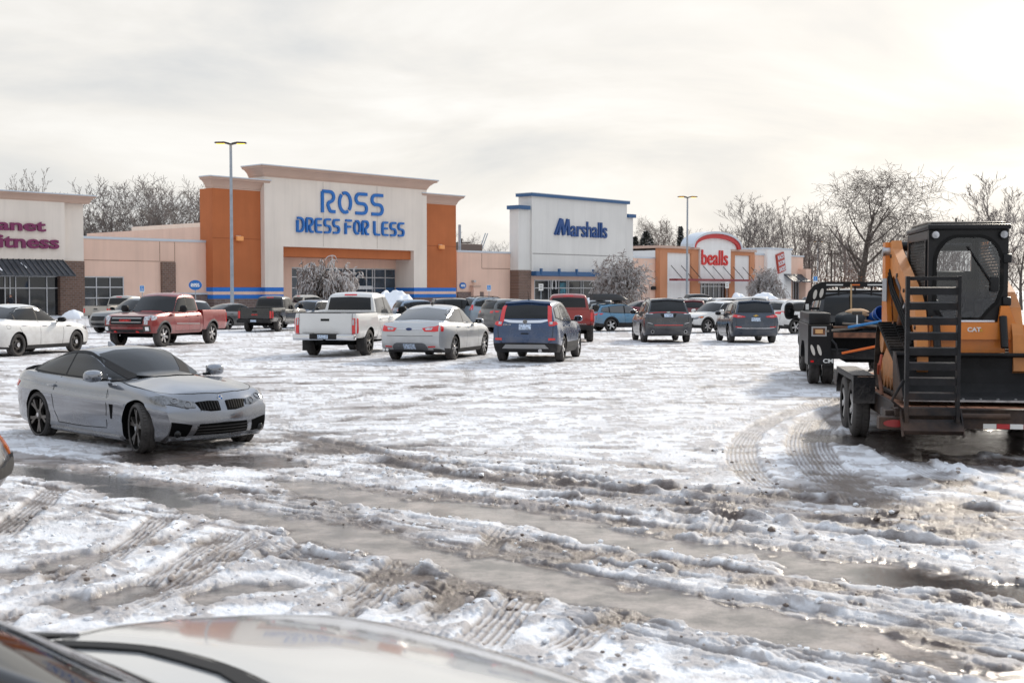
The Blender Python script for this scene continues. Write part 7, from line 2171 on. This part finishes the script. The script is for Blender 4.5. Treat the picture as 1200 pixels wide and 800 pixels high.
# lift arms
for s in (-1, 1):
    y0, y1 = sorted((.53 * s, .67 * s))
    a = MB()
    a.prism([(-1.55, 1.70), (-1.50, 2.14), (-1.18, 2.18), (-1.05, 2.05), (.55, 1.42), (.86, 1.22), (1.04, .86), (1.12, .40), (1.00, .34), (.90, .48), (.80, .86), (.58, 1.06), (-.95, 1.66), (-1.10, 1.62)], 'y', y0, y1)
    arm = a.build('lift_arm', M_CATD, ld)
    y2, y3 = sorted((.672 * s, .74 * s))
    t_ = MB(); t_.prism([(-1.62, .95), (-1.58, 2.16), (-1.34, 2.16), (-1.30, 1.7), (-1.05, .98)], 'y', y2, y3); t_.build('rear_tower', M_CATO, ld)
    t_ = MB(); t_.prism([(-1.40, 1.62), (-1.28, 1.66), (-.95, .60), (-1.08, .56)], 'y', y0 + .02, y1 - .02); t_.build('control_link', M_CATD, ld)
    yc = .60 * s
    MB().tube([(-1.15, yc, .55), (-.45, yc, 1.15)], .065, 12).build('lift_cylinder', M_RUSTY, ld, 50)
    MB().tube([(-.45, yc, 1.15), (.05, yc, 1.42)], .035, 10).build('cylinder_rod', M_SILV, ld, 50)
    MB().tube([(.98, .42 * s, 1.10), (1.10, .42 * s, .70)], .05, 12).build('tilt_cylinder', M_CABB, ld, 50)
    MB().cyl((-1.36, .70 * s, 2.02), 'y', .07, .15, 16).build('pivot_pin', M_SILV, ld, 50)
    MB().tube([(.3, .50 * s, 1.05), (.55, .52 * s, 1.20), (.85, .48 * s, 1.10), (.98, .44 * s, .85)], .018, 6).tube([(.3, .47 * s, 1.0), (.6, .48 * s, 1.14), (.88, .45 * s, 1.02), (.99, .41 * s, .8)], .018, 6).build('hydraulic_hose', M_RUBB, ld, 60)
    lb = MB(); yl = s * .675; lb.prism([(-.72, 1.66), (-.30, 1.49), (-.32, 1.42), (-.74, 1.58)], 'y', min(yl, yl + .004 * s), max(yl, yl + .004 * s)); lb.build('side_decal', mat('dark_decal', (.03, .04, .06), .4), arm)
MB().cyl((-1.38, 0, 2.10), 'y', .075, 1.06, 14).build('rear_crossbar', M_CABB, ld, 50)
# bucket
bk_ = MB()
prof = [(1.02, .60), (1.02, .42), (1.05, .22), (1.14, .09), (1.30, .055), (1.74, .055), (1.74, .075), (1.30, .08), (1.16, .12), (1.08, .23), (1.055, .42), (1.06, .56), (1.16, .60), (1.16, .63), (1.03, .63)]
bk_.prism(prof, 'y', -.95, .95)
M_BUCK = mat('sooty_bucket_steel', (.007, .007, .008), .8, metal=.0, var=.6, vscale=5, bump=.3, bscale=30)
bucket = bk_.build('bucket', M_BUCK, ld)
for s in (-1, 1):
    y0, y1 = sorted((.951 * s, .968 * s))
    MB().prism([(1.02, .64), (1.18, .64), (1.76, .10), (1.76, .05), (1.28, .045), (1.13, .08), (1.04, .22)], 'y', y0, y1).build('side_plate', M_STEELB, bucket)
MB().box(1.742, 1.80, -.95, .95, .050, .073).build('cutting_edge', M_SILV, bucket)
q = MB()
for k in range(9): q.cyl((1.70, -.84 + k * .21, .080), 'z', .018, .015, 10)
q.build('edge_bolts', M_SILV, bucket)
for y in (-.45, .45): MB().prism([(.98, .62), (1.02, .30), (.92, .26), (.86, .44), (.92, .62)], 'y', y - .08, y + .08).build('quick_coupler', M_CABB, ld)
# cab: hollow, with posts, roof, door glass, screens, seat
CX0, CX1, CZ0, CZ1, CY = -.82, .86, 1.0, 2.24, .505
cab = MB(); cab.bbox(CX0, CX1 + .06, -CY - .02, CY + .02, CZ1, CZ1 + .07, .02)
cab.bbox(CX0 + .05, CX1 - .02, -CY + .03, CY - .03, CZ1 + .072, CZ1 + .10, .02)
cab = cab.build('cab_roof', M_CABB, ld, 40)
MB().bbox(CX0 + .1, CX1 - .3, -CY + .02, CY - .02, CZ1 + .103, CZ1 + .125, .015).build('roof_panel', mat('dusty_roof_panel', (.45, .40, .34), .8), cab)  # beige top panel of the cab roof
# front frame: plate with an arched opening
def arch_open(n=10):
    w_, h_ = .43, 2.16
    pts = [(-w_ + .10, 1.06)]
    pts += [(-w_, 1.22), (-w_, 1.80)]
    pts += [(-w_ + .30 - .30 * math.cos(R(a)), 1.80 + (h_ - 1.80) * math.sin(R(a))) for a in np.linspace(10, 90, n)]
    pts += [(w_ - .30 + .30 * math.cos(R(a)), 1.80 + (h_ - 1.80) * math.sin(R(a))) for a in np.linspace(90, 10, n)]
    pts += [(w_, 1.80), (w_, 1.45), (w_ - .06, 1.28), (w_ - .18, 1.16), (w_ - .26, 1.06)]
    return pts
op = arch_open()
cen = Vector((0, 1.62))
out = []
for p in op:
    d = Vector(p) - cen
    k = min(abs((CY if d.x > 0 else CY) / d.x) if abs(d.x) > 1e-6 else 9, ((CZ1 - .002 - cen.y) / d.y) if d.y > 1e-6 else 9, ((cen.y - 1.0) / -d.y) if d.y < -1e-6 else 9)
    out.append((cen.x + d.x * k, cen.y + d.y * k))
# add square corners by snapping the nearest outer points
for cx_, cz_ in ((-CY, CZ1 - .002), (CY, CZ1 - .002), (-CY, 1.0), (CY, 1.0)):
    i = min(range(len(out)), key=lambda i: (out[i][0] - cx_) ** 2 + (out[i][1] - cz_) ** 2); out[i] = (cx_, cz_)
n = len(op); fm_ = MB()
def ringmesh(mb, A, B, x0, x1):
    m = len(A)
    vs = [(x0, a, b) for a, b in A] + [(x0, a, b) for a, b in B] + [(x1, a, b) for a, b in A] + [(x1, a, b) for a, b in B]; fs = []
    for i in range(m):
        j = (i + 1) % m
        fs += [(i, j, m + j, m + i), (2 * m + i, 3 * m + i, 3 * m + j, 2 * m + j), (i, 2 * m + i, 2 * m + j, j), (m + i, m + j, 3 * m + j, 3 * m + i)]
    mb.add(vs, fs)
ringmesh(fm_, op, out, CX1 - .06, CX1)
fm_.build('cab_front_frame', M_CABB, ld, 40)
op2 = [(cen.x + (p[0] - cen.x) * .93, cen.y + (p[1] - cen.y) * .95) for p in op]
dr = MB(); ringmesh(dr, op2, [(cen.x + (p[0] - cen.x) * 1.03, cen.y + (p[1] - cen.y) * 1.02) for p in op], CX1 + .004, CX1 + .03)
dr = dr.build('door_frame', M_RUBB, ld, 40)
gl = MB(); gl.prism(op2, 'x', CX1 + .010, CX1 + .016); gl.build('door_glass', M_CABG, dr)
MB().tube([(CX1 + .05, .34, 1.46), (CX1 + .055, -.02, 2.02)], [.012, .008], 6).build('wiper', M_CABB, dr)
MB().bbox(CX1 + .02, CX1 + .06, .27, .38, 1.42, 1.62, .02).build('wiper_motor', M_CABB, dr, 40)
for z in (1.30, 1.86): MB().bbox(CX1 - .01, CX1 + .06, .43, .54, z - .06, z + .06, .02).build('door_hinge', M_CABB, ld, 40)
for s in (-1, 1):
    y0, y1 = sorted((CY * s, (CY - .06) * s))
    MB().bbox(CX0, CX0 + .10, y0, y1, 1.0, CZ1 - .003, .01).build('rear_post', M_CABB, ld)
    MB().bbox(CX0 + .102, CX1 - .065, y0, y1, CZ1 - .12, CZ1 - .004, .01).build('side_header', M_CABB, ld)
    MB().bbox(CX0 + .102, CX1 - .065, y0, y1, 1.0, 1.12, .01).build('side_sill', M_CABB, ld)
    MB().bbox(CX1 - .30, CX1 - .24, y0, y1, 1.123, CZ1 - .123, .008).build('mid_post', M_CABB, ld)
    sc_ = MB(); ym = (y0 + y1) / 2
    xa_, xb_, za_, zb_ = CX0 + .10, CX1 - .24, 1.12, CZ1 - .12
    for k in np.arange(-1.3, 1.5, .085):
        for sg in (1, -1):
            pts = []
            for x in np.linspace(xa_, xb_, 40):
                z = za_ + (x - xa_) * 1.0 * sg + (k if sg > 0 else k + 1.3)
                if za_ <= z <= zb_: pts.append((x, ym, z))
            if len(pts) > 2: sc_.tube([pts[0], pts[-1]], .006, 4, cap=False)
    sc_.build('side_screen', M_DALLOY, ld)
    lt = MB(); lt.cyl((CX1 + .045, .43 * s, CZ1 - .07), 'x', .055, .07, 18); lt = lt.build('work_light', M_CABB, ld, 40)
    MB().cyl((CX1 + .082, .43 * s, CZ1 - .07), 'x', .046, .008, 18).build('light_lens', M_CLAMP, lt)
# rear wall with window opening
rw = MB()
rw.box(CX0 + .01, CX0 + .06, -CY + .06, CY - .06, 1.0, 1.62)
rw.box(CX0 + .01, CX0 + .06, -CY + .06, CY - .06, 2.12, CZ1 - .003)
rw.box(CX0 + .01, CX0 + .06, -CY + .06, -CY + .12, 1.62, 2.12); rw.box(CX0 + .01, CX0 + .06, CY - .12, CY - .06, 1.62, 2.12)
rw.box(CX0 + .015, CX0 + .055, -.13, -.10, 1.62, 2.12)
rw.build('cab_rear_wall', M_CABB, ld)
st = MB(); st.bbox(-.45, .10, -.25, .25, 1.0, 1.16, .05); st.bbox(-.55, -.40, -.24, .24, 1.17, 1.72, .06); st.build('seat', M_BLK, ld, 40)
for s in (-1, 1):
    jb = MB(); jb.bbox(-.1, .45, min(.28 * s, .43 * s), max(.28 * s, .43 * s), 1.0, 1.32, .04); jb.tube([(.35, .35 * s, 1.30), (.38, .35 * s, 1.50)], [.02, .03], 8); jb.build('control_console', M_BLK, ld, 40)
MB().tube([(CX0 + .3, .2, CZ1 + .1), (CX0 + .3, .2, CZ1 + .20)], .012, 6).tube([(.55, -.1, CZ1 + .09), (.55, -.1, CZ1 + .17)], .012, 6).build('aerial', M_CABB, ld)
MB().bbox(.30, .62, -.52, -.49, 1.30, 1.36, .01).build('grab_handle', M_CABB, ld)
for s in (-1, 1):       # hoses, clamps and bolts along the arms
    ya = .69 * s
    for k in range(3):
        MB().tube([(-1.30, ya * .98 + .012 * k * s, 1.75 - .05 * k), (-.9, ya + .01 * k * s, 1.50 - .05 * k), (-.2, ya + .01 * k * s, 1.24 - .05 * k), (.35, ya + .01 * k * s, 1.02 - .05 * k), (.62, ya * .95, .80 - .04 * k)], .016, 6).build('hydraulic_hose', M_RUBB, ld, 60)
    for x, z in ((-1.2, 1.95), (-.6, 1.66), (0, 1.44), (.5, 1.22), (.92, .95), (1.04, .55)):
        MB().cyl((x, .675 * s, z), 'y', .028, .03, 10).build('arm_bolt', M_DALLOY, ld)
    MB().prism([(.38, 1.36), (.55, 1.29), (.53, 1.20), (.36, 1.27)], 'y', min(.672 * s, .678 * s), max(.672 * s, .678 * s)).build('warning_decal', mat('pale_decal', (.55, .52, .40), .5), ld)
    MB().bbox(-1.52, -1.12, min(.74 * s, .752 * s), max(.74 * s, .752 * s), 1.28, 1.62, .004).build('tower_decal', mat('grey_decal', (.30, .31, .32), .5), ld)
    MB().prism([(-.80, .98), (.55, .98), (.50, 1.14), (-.75, 1.52)], 'y', min(.505 * s, .525 * s), max(.505 * s, .525 * s)).build('dark_recess_sheet', M_CABB, ld)  # black sheet put in for the dark, shaded recess beside the arm
MB().box(.967, .975, -.47, -.41, .84, .90).build('step_decal', mat('pale_decal', (.55, .52, .40), .5), ld)
# chain binder at the left rear of the trailer, red extinguisher-like strap at the arm
def tloc(x, y, z): return TO + Matrix.Rotation(TH, 4, 'Z') @ Vector((x, y, z))
cbn = empty('chain_binder', tloc(-1.25, .97, DK + .05), TH)
MB().tube([(0, 0, 0), (.28, .0, .30)], [.025, .03], 8).build('binder_body', M_RUSTY, cbn, 40)
MB().tube([(.28, 0, .30), (.42, -.05, .52)], .02, 8).tube([(.22, .02, .28), (-.02, .05, .42)], .018, 8).build('binder_handle', mat('rusty_red_paint', (.34, .06, .025), .6), cbn, 40)
tag(cbn, 'rust-red chain binder tying the loader to the trailer deck', 'chain binder')
strp = MB().tube([tloc(.55, .44, 2.02), tloc(.40, .49, 2.18), tloc(.28, .47, 2.36)], [.04, .05, .035], 8).build('red_strap', mat('bright_red_strap', (.6, .03, .02), .5), None, 60)
tag(strp, 'bright red strap bundle tucked between the loader arm and cab', 'strap')

# ---- black flatbed truck
T0 = TEMPL['pickup']; bedless = {k: v for k, v in T0.items() if k != 'bed'}
TEMPL['cab'] = bedless
fb = Car('flatbed_truck', 'black flatbed work truck with a headboard and side toolboxes towing the trailer', 'truck', 'cab', blackp, wheel=('five', .56, 6), wm=M_DALLOY, tw=.23, hs=1.05, wb=3.9)
fb.patch('windshield', M_CGLASS, 'front', [(-.80, 1.26), (0, 1.28), (.80, 1.26)], [(-.70, 1.755), (0, 1.80), (.70, 1.755)], 12, 6, .004)
fb.patch('rear_window', M_CGLASS, 'rear', [(-.70, 1.36), (.70, 1.36)], [(-.65, 1.735), (.65, 1.735)], 10, 6, .004)
fb.side_windows([([(1.02, 1.27), (1.78, 1.25)], [(1.08, 1.70), (1.78, 1.75)]), ([(1.86, 1.245), (2.86, 1.225)], [(1.86, 1.755), (2.22, 1.735), (2.48, 1.58), (2.84, 1.28)])])
fb.mirrors(2.45, 1.30, 1.42, M_BLK, (.06, .12, .20))
rt_ = fb.root
for ch_ in list(rt_.children):      # set the rear wheels out and add the inner duals
    if ch_.name.startswith('wheel') and ch_.location.x < .1:
        s = 1 if ch_.location.y > 0 else -1
        ch_.location.y = .98 * s; ch_.location.z = .40
        d = ch_.copy(); COL.objects.link(d); d.parent = rt_; d.location.y = .70 * s
        for g_ in ch_.children:
            e_ = g_.copy(); COL.objects.link(e_); e_.parent = d
BX0, BX1 = -1.25, 1.02
MB().bbox(BX0 + .25, BX1, -.80, .80, 1.02, 1.10, .01).build('bed_floor', M_STEELB, rt_)
MB().box(-1.0, 4.2, -.42, .42, .52, .70).box(-1.2, 1.0, -.75, .75, .80, 1.018).build('chassis_rails', M_UNDER, rt_)
for s in (-1, 1):
    y0, y1 = sorted((.74 * s, 1.20 * s))
    sb = MB(); sb.prism([(BX0, .48), (BX0, 1.30), (BX1, 1.30), (BX1, .55), (.55, .55), (.48, .78), (.30, .92), (-.30, .92), (-.48, .78), (-.55, .48)], 'y', y0, y1)
    sb.build('side_toolbox', M_CABB, rt_)
    MB().bbox(BX0 + .02, BX1, y0 + .015, y1 - .015, 1.303, 1.53, .02).build('toolbox_top', M_CABB, rt_, 40)
    MB().bbox(BX0 - .02, BX1, y0 - .01, y1 + .01, 1.288, 1.302, .004).build('toolbox_lip', M_DALLOY, rt_)
    yc = .985 * s
    pn = MB(); pn.bbox(BX0 - .02, BX0 - .003, yc - .15, yc + .15, 1.06, 1.26, .004); pn = pn.build('plate_light', M_GREYPL, rt_)
    MB().bbox(BX0 - .026, BX0 - .021, yc - .12, yc + .12, 1.09, 1.23, .003).build('panel_recess', M_RUSTY, pn)
    MB().bbox(BX0 - .034, BX0 - .027, yc - .075, yc + .075, 1.12, 1.20, .004).build('amber_lamp', mat('pale_amber_lens', (.62, .36, .16), .3), pn)
    for k in (0, 1):
        q = MB(); yl = yc + .04 + (k * .13 - .05) * (1 if s > 0 else 1)
        q.prism([(yl + .035 * math.cos(a) + .03 * math.sin(a), .78 + .11 * math.sin(a)) for a in np.linspace(0, 2 * math.pi, 18)[:-1]], 'x', BX0 - .02, BX0 - .003)
        q.build('tail_lamp', mat('frosted_lamp_cover', (.58, .55, .50), .3), rt_)
    MB().bbox(BX0 - .014, BX0 - .003, yc + (.10 if s > 0 else -.16), yc + (.16 if s > 0 else -.10), .53, .57, .003).build('marker_lamp', M_RLAMP, rt_)
tm = text_mesh('CM', .20, .085, .006, .03)
for v in tm.vertices: v.co = (BX0 - .006 + v.co.y, .90 - v.co.x, v.co.z + .52)
link('lettering', tm, rt_, M_WHT)
rs_ = MB(); rs_.box(BX0 + .05, BX0 + .10, -.735, .735, .60, 1.0); rs_.box(BX0 - .01, BX0 + .05, -.735, .735, 1.02, 1.16); rs_.build('rear_skirt', M_CABB, rt_)
MB().bbox(BX0 - .02, BX0 + .0, -.70, .70, 1.035, 1.14, .004).build('rusty_rail', M_RUSTY, rt_)
MB().tube([(BX0 - .05, .74, 1.0), (BX0 - .12, .66, .9), (BX0 - .12, .62, .72), (BX0 - .05, .3, .66)], .022, 8).tube([(BX0 - .04, .74, .80), (BX0 - .10, .45, .80), (BX0 - .10, .28, .72)], .02, 8).build('rear_hoses', M_CABB, rt_, 60)
# headboard
hb = MB(); HX = BX1 + .04
pr = [(-1.18, 1.31), (-1.10, 1.62), (-1.0, 1.95), (-.88, 2.10), (-.70, 2.17), (.70, 2.17), (.88, 2.10), (1.0, 1.95), (1.10, 1.62), (1.18, 1.31)]
pi2 = [(-1.05, 1.31), (-.98, 1.60), (-.90, 1.74), (-.66, 1.78), (-.60, 2.02), (-.5, 2.05), (.5, 2.05), (.60, 2.02), (.66, 1.78), (.90, 1.74), (.98, 1.60), (1.05, 1.31)]
vs = pr + pi2[::-1]
hb.prism(vs, 'x', HX, HX + .07)
hb = hb.build('headboard_frame', M_CABB, rt_)
lv = MB()
for k in range(7): z = 1.36 + k * .095; lv.box(HX + .02, HX + .045, -.98 if z < 1.6 else -.66, .98 if z < 1.6 else .66, z, z + .055)
for y in (-.35, 0, .35): lv.box(HX + .012, HX + .019, y - .02, y + .02, 1.32, 2.05)
lv.build('headboard_louvres', M_CABB, hb)
for s in (-1, 1):
    for k in (0, 1):
        q = MB(); yl = (.72 + .14 * k) * s
        q.prism([(yl + .04 * math.cos(a) - .02 * s * math.sin(a), 1.92 - .03 * k + .105 * math.sin(a)) for a in np.linspace(0, 2 * math.pi, 18)[:-1]], 'x', HX - .02, HX - .003); q.build('headboard_lamp', mat('frosted_lamp_cover', (.58, .55, .50), .3), hb)
for y0, y1, m in ((.26, .62, M_WHT), (-.62, -.26, M_WHT), (-.10, .10, M_AMBER)): MB().bbox(HX - .012, HX - .003, y0, y1, 2.085, 2.115, .003).build('light_strip', m, hb)
for s in (-1, 1): MB().bbox(HX - .01, HX - .003, min(.99 * s, 1.06 * s), max(.99 * s, 1.06 * s), 1.55, 1.68, .003).build('warning_sticker', M_WHT, hb)
tp_ = TO + Vector((math.cos(TH), math.sin(TH), 0)) * 8.75
fb.put(tp_.x + .02, tp_.y, math.degrees(TH), 1.0)
# load on the bed
mt = Matrix.Translation(fb.root.location) @ Matrix.Rotation(TH, 4, 'Z')
def bloc(x, y, z): return mt @ Vector((x, y, z))
bu = empty('blue_bucket', bloc(-.45, -.26, 1.44), TH); bu.rotation_euler = (0, R(-68), TH + R(28)); tag(bu, 'blue plastic bucket tipped on its side on the flatbed load', 'bucket')
b_ = MB(); b_.lathe([(0, -.19), (.125, -.19), (.15, .19), (.165, .19), (.165, .16), (.155, .15)], 'z', 24); b_.lathe([(.142, .19), (.118, -.17), (0, -.17)], 'z', 24)
b_.build('pail', mat('blue_bucket_plastic', (.01, .07, .30), .4), bu, 40)
MB().tube([(.16 * math.cos(a), .16 * math.sin(a), .17 - .10 * math.sin(a)) for a in np.linspace(0, math.pi, 10)], .004, 5).build('handle', M_SILV, bu)
pp = MB().tube([bloc(-1.30, .42, 1.24), bloc(-1.18, -.78, 1.46)], .028, 10).build('blue_pole', mat('sky_blue_pole', (.02, .17, .42), .45), None, 50); tag(pp, 'bright blue pole lying slantwise across the flatbed tail', 'pole')
op_ = MB().tube([bloc(-1.42, .55, .72), bloc(-1.5, -.62, .98)], .026, 10).build('orange_pole', M_ORG, None, 50); tag(op_, 'orange pole hanging slantwise below the flatbed tail', 'pole')
sh_ = empty('shovel', bloc(.85, .10, 1.12), TH); tag(sh_, 'shovel with a pale wooden handle leaning on the headboard', 'shovel')
MB().tube([(0, 0, 0), (.08, 0, 1.0)], .02, 8).build('wooden_handle', mat('pale_wood', (.50, .33, .17), .6), sh_, 50)
MB().prism([(-.12, -.28), (.12, -.28), (.12, -.05), (.04, .02), (-.04, .02), (-.12, -.05)], 'x', -.012, .0).build('blade', M_SILV, sh_).location = (0, 0, .28)
def lump(name, label, cat, x, y, z, rx, ry, rz, m, sq=.8, seed=1):
    rg = random.Random(seed); mb = MB(); ell(mb, (0, 0, 0), rx, ry, rz, 16, 10, sq)
    mb.v = [(a * (1 + .12 * math.sin(9 * b / ry + seed)), b * (1 + .10 * math.cos(7 * c / rz + seed)), c * (1 + .12 * math.sin(6 * a / rx))) for a, b, c in mb.v]
    o = mb.build(name, m, None, 60); o.location = bloc(x, y, z); o.rotation_euler = (0, 0, TH + rg.uniform(-.3, .3)); tag(o, label, cat); return o
lump('tool_bag', 'black tool bag on the flatbed load left of the blue bucket', 'bag', -.45, .28, 1.32, .26, .30, .20, mat('black_canvas', (.03, .035, .04), .9), .7, 2)
lump('tan_sack', 'tan sack lying on top of the black tool bag', 'sack', -.30, .12, 1.50, .2, .24, .10, mat('tan_sackcloth', (.45, .29, .17), .9), .8, 3)
lump('grey_tarp', 'crumpled grey tarpaulin at the right of the blue bucket', 'tarpaulin', -.55, -.62, 1.30, .28, .22, .16, mat('grey_tarp', (.16, .18, .21), .7), .8, 4)
for k, (x, y, a, l, m_) in enumerate(((-.95, .35, .5, 1.2, 'a'), (-.90, .20, .2, 1.0, 'b'), (-1.0, -.05, -.35, 1.1, 'a'), (-.9, -.40, .15, .9, 'b'))):
    o = MB().bbox(-.06, .06, -l / 2, l / 2, -.02, .02, .005).build('timber_offcut', mat('grey_timber', (.22, .19, .16), .8, var=.3) if m_ == 'a' else mat('brown_timber', (.20, .11, .07), .8, var=.3)); o.location = bloc(x, y, 1.20 + .035 * k); o.rotation_euler = (R(4 * (k - 1)), 0, TH + a)
    tag(o, 'weathered timber offcut strewn across the tail of the flatbed', 'timber', 'timber offcuts on the flatbed')
hm = empty('sledgehammer', bloc(-1.12, .22, 1.25), TH); tag(hm, 'upright hammer with a white handle among the flatbed timber', 'hammer')
MB().tube([(0, 0, 0), (0, 0, .24)], .016, 8).build('handle', M_WHT, hm, 50); MB().bbox(-.04, .04, -.10, .10, .24, .31, .01).build('head', M_DALLOY, hm)

# ------------------------------------------------------------------ light poles, signs, person
def light_pole(px, pytop, Y, label, aim=0.0):
    b = at(px, 345, Y); zt = at(px, pytop, Y).z; zg = float(gz(b.x, b.y))
    o = empty('light_pole', (b.x, b.y, zg), R(aim)); tag(o, label, 'lamp post', 'parking lot light poles'); h_ = zt - zg
    MB().tube([(0, 0, 0), (0, 0, h_ * .5), (0, 0, h_)], [.13, .11, .09], 4).build('pole', M_STEELG, o)
    MB().lathe([(0, .75), (.30, .75), (.33, .70), (.33, 0)], 'z', 20).build('concrete_base', mat('pole_concrete', (.4, .39, .37), .9, var=.15), o, 40)
    for s in (-1, 1):
        q = MB(); q.prism([(.08 * s, h_ - .10), (.08 * s, h_ + .02), (.42 * s, h_ + .10), (1.02 * s, h_ + .08), (1.10 * s, h_ + .02), (.95 * s, h_ - .03), (.40 * s, h_ - .02)], 'y', -.17, .17)
        hd_ = q.build('lamp_head', M_DALLOY, o)
        MB().bbox(min(.42 * s, .95 * s), max(.42 * s, .95 * s), -.14, .14, h_ - .055, h_ - .032, .005).build('lamp_lens', M_WARM, hd_)
light_pole(272, 168, 85, 'tall light pole with two lamp heads in front of the left orange tower', 5)
light_pole(805, 231, 133, 'tall light pole with two lamp heads in front of the red arch store', 8)
light_pole(958, 283, 250, 'distant light pole with a yellow head seen through the big bare tree', 10)
def post_sign(px, pyc, Y, label, kind='handicap', w=.32, h=.46):
    c = at(px, pyc, Y); zg = float(gz(c.x, c.y)); o = empty('sign_post', (c.x, c.y, zg), 0); tag(o, label, 'sign')
    zc = c.z - zg
    MB().tube([(0, .03, 0), (0, .03, zc + h / 2)], .032, 6).build('post', M_STEELG, o)
    if kind == 'oval':
        oval('sign_panel', o, 0, zc, -.06, w, h)
    else:
        pl = MB().bbox(-w / 2, w / 2, -.02, .0, zc - h / 2, zc + h / 2, .004).build('sign_panel', M_WHT, o)
        if kind == 'handicap':
            MB().bbox(-w * .42, w * .42, -.026, -.021, zc - h * .30, zc + h * .44, .002).build('blue_field', mat('sign_blue', (.02, .22, .60), .5), pl)
            q = MB(); ell(q, (0, -.03, zc + h * .30), .03, .004, .03); ribbon(q, [(0, zc + h * .22), (0, zc + h * .02), (.06, zc + h * .0), (.09, zc - h * .16)], .03, -.032, -.027); ribbon(q, arc(-.01, zc - h * .08, .075, .075, 60, 330, 12), .022, -.032, -.027)
            q.build('wheelchair_symbol', M_WHT, pl)
        else:
            q = MB(); q.box(-w * .3, w * .3, -.026, -.021, zc + h * .10, zc + h * .30); q.box(-w * .3, w * .3, -.026, -.021, zc - h * .25, zc - h * .05); q.build('printed_panel', M_GREYPL, pl)
    return o
post_sign(166.5, 338.5, 97, 'blue and white disabled parking sign in front of the gym side wing', w=.36, h=.56)
post_sign(573, 337.5, 112, 'disabled parking sign in front of the tan wing, above the slate grey SUV roof', w=.38, h=.56)
post_sign(634, 336.5, 112, 'white notice board on a post in front of the grey store windows', 'white', .42, .62)
post_sign(955.5, 327, 170, 'small blue sign by the woods beyond the shoe shop', w=.62, h=.8)
post_sign(852, 334, 140, 'white notice board on a post by the red arch store doors', 'white', .42, .7)
post_sign(229, 334.0, 99, 'blue oval sign with white lettering on a post before the first tan wing', 'oval', .52, .40)
up_ = at(541, 345, 190); o = empty('utility_pole', (up_.x, up_.y, -.2)); zt = at(541, 278, 190).z; tag(o, 'wooden utility pole with a crossarm behind the tan wing', 'utility pole')
MB().tube([(0, 0, 0), (0, 0, zt)], .15, 8).build('pole', M_BARK, o); MB().box(-1.4, 1.4, -.08, .08, zt - .75, zt - .55).build('crossarm', M_BARK, o)
for px, pt_, Y in ((974, 292, 205), (948, 300, 230)):
    b = at(px, 345, Y); o = empty('utility_pole', (b.x, b.y, -.2)); zt = at(px, pt_, Y).z; tag(o, 'wooden utility pole in the woodland edge behind the flatbed headboard' if px > 960 else 'shorter wooden utility pole beside the shoe shop', 'utility pole')
    MB().tube([(0, 0, 0), (0, 0, zt)], .16, 8).build('pole', M_BARK, o); MB().box(-1.2, 1.2, -.08, .08, zt - .7, zt - .5).build('crossarm', M_BARK, o)
# the person in the gym doorway
def skin_mesh(joints, edges, radii, m, name, parent):
    me_ = bpy.data.meshes.new('p'); me_.from_pydata(joints, edges, [])
    ob = bpy.data.objects.new('p', me_); COL.objects.link(ob)
    sk = ob.modifiers.new('s', 'SKIN')
    for i, r in enumerate(radii): me_.skin_vertices[0].data[i].radius = (r, r) if not isinstance(r, tuple) else r
    me_.skin_vertices[0].data[0].use_root = True
    sb = ob.modifiers.new('b', 'SUBSURF'); sb.levels = 2; sb.render_levels = 2
    dg = bpy.context.evaluated_depsgraph_get(); m2 = bpy.data.meshes.new_from_object(ob.evaluated_get(dg)); bpy.data.objects.remove(ob)
    m2.polygons.foreach_set('use_smooth', [True] * len(m2.polygons))
    return link(name, m2, parent, m)
t_, z_ = W(13, 355, 2.6)
pp_ = P0 + UF * t_ - NI * 2.6
pe = empty('person', (pp_.x, pp_.y, -.1), R(-25)); tag(pe, 'person in dark clothes standing in the gym doorway with hands together', 'person')
J = [(0, 0, .95), (0, 0, 1.12), (0, 0, 1.32), (0, 0, 1.47), (0, -.02, 1.56), (0, -.02, 1.66), (0, -.02, 1.74),
     (.10, 0, .90), (.11, .01, .50), (.12, 0, .09), (.12, -.14, .05), (-.10, 0, .90), (-.11, .01, .50), (-.12, 0, .09), (-.12, -.14, .05),
     (.19, 0, 1.42), (.25, -.02, 1.15), (.08, -.24, 1.06), (-.19, 0, 1.42), (-.25, -.02, 1.15), (-.08, -.24, 1.09)]
E_ = [(0, 1), (1, 2), (2, 3), (3, 4), (4, 5), (5, 6), (0, 7), (7, 8), (8, 9), (9, 10), (0, 11), (11, 12), (12, 13), (13, 14), (3, 15), (15, 16), (16, 17), (3, 18), (18, 19), (19, 20)]
Rd = [.15, .145, .165, .10, .055, .095, .07, .10, .075, .05, .045, .10, .075, .05, .045, .075, .055, .045, .075, .055, .045]
body_ = skin_mesh(J, E_, Rd, mat('dark_navy_clothes', (.02, .024, .035), .85), 'body', pe)
m_skin = mat('skin_tone', (.42, .22, .15), .6)
q = MB(); ell(q, (0, -.035, 1.665), .085, .10, .12, 16, 10); q.build('face', m_skin, pe, 80)
q = MB(); ell(q, (0, .005, 1.715), .10, .11, .10, 14, 8); q.build('hair', mat('brown_hair', (.06, .03, .02), .8), pe, 80)
q = MB(); ell(q, (.04, -.27, 1.06), .05, .045, .04); ell(q, (-.05, -.27, 1.08), .05, .045, .04); q.build('hands', m_skin, pe, 80)
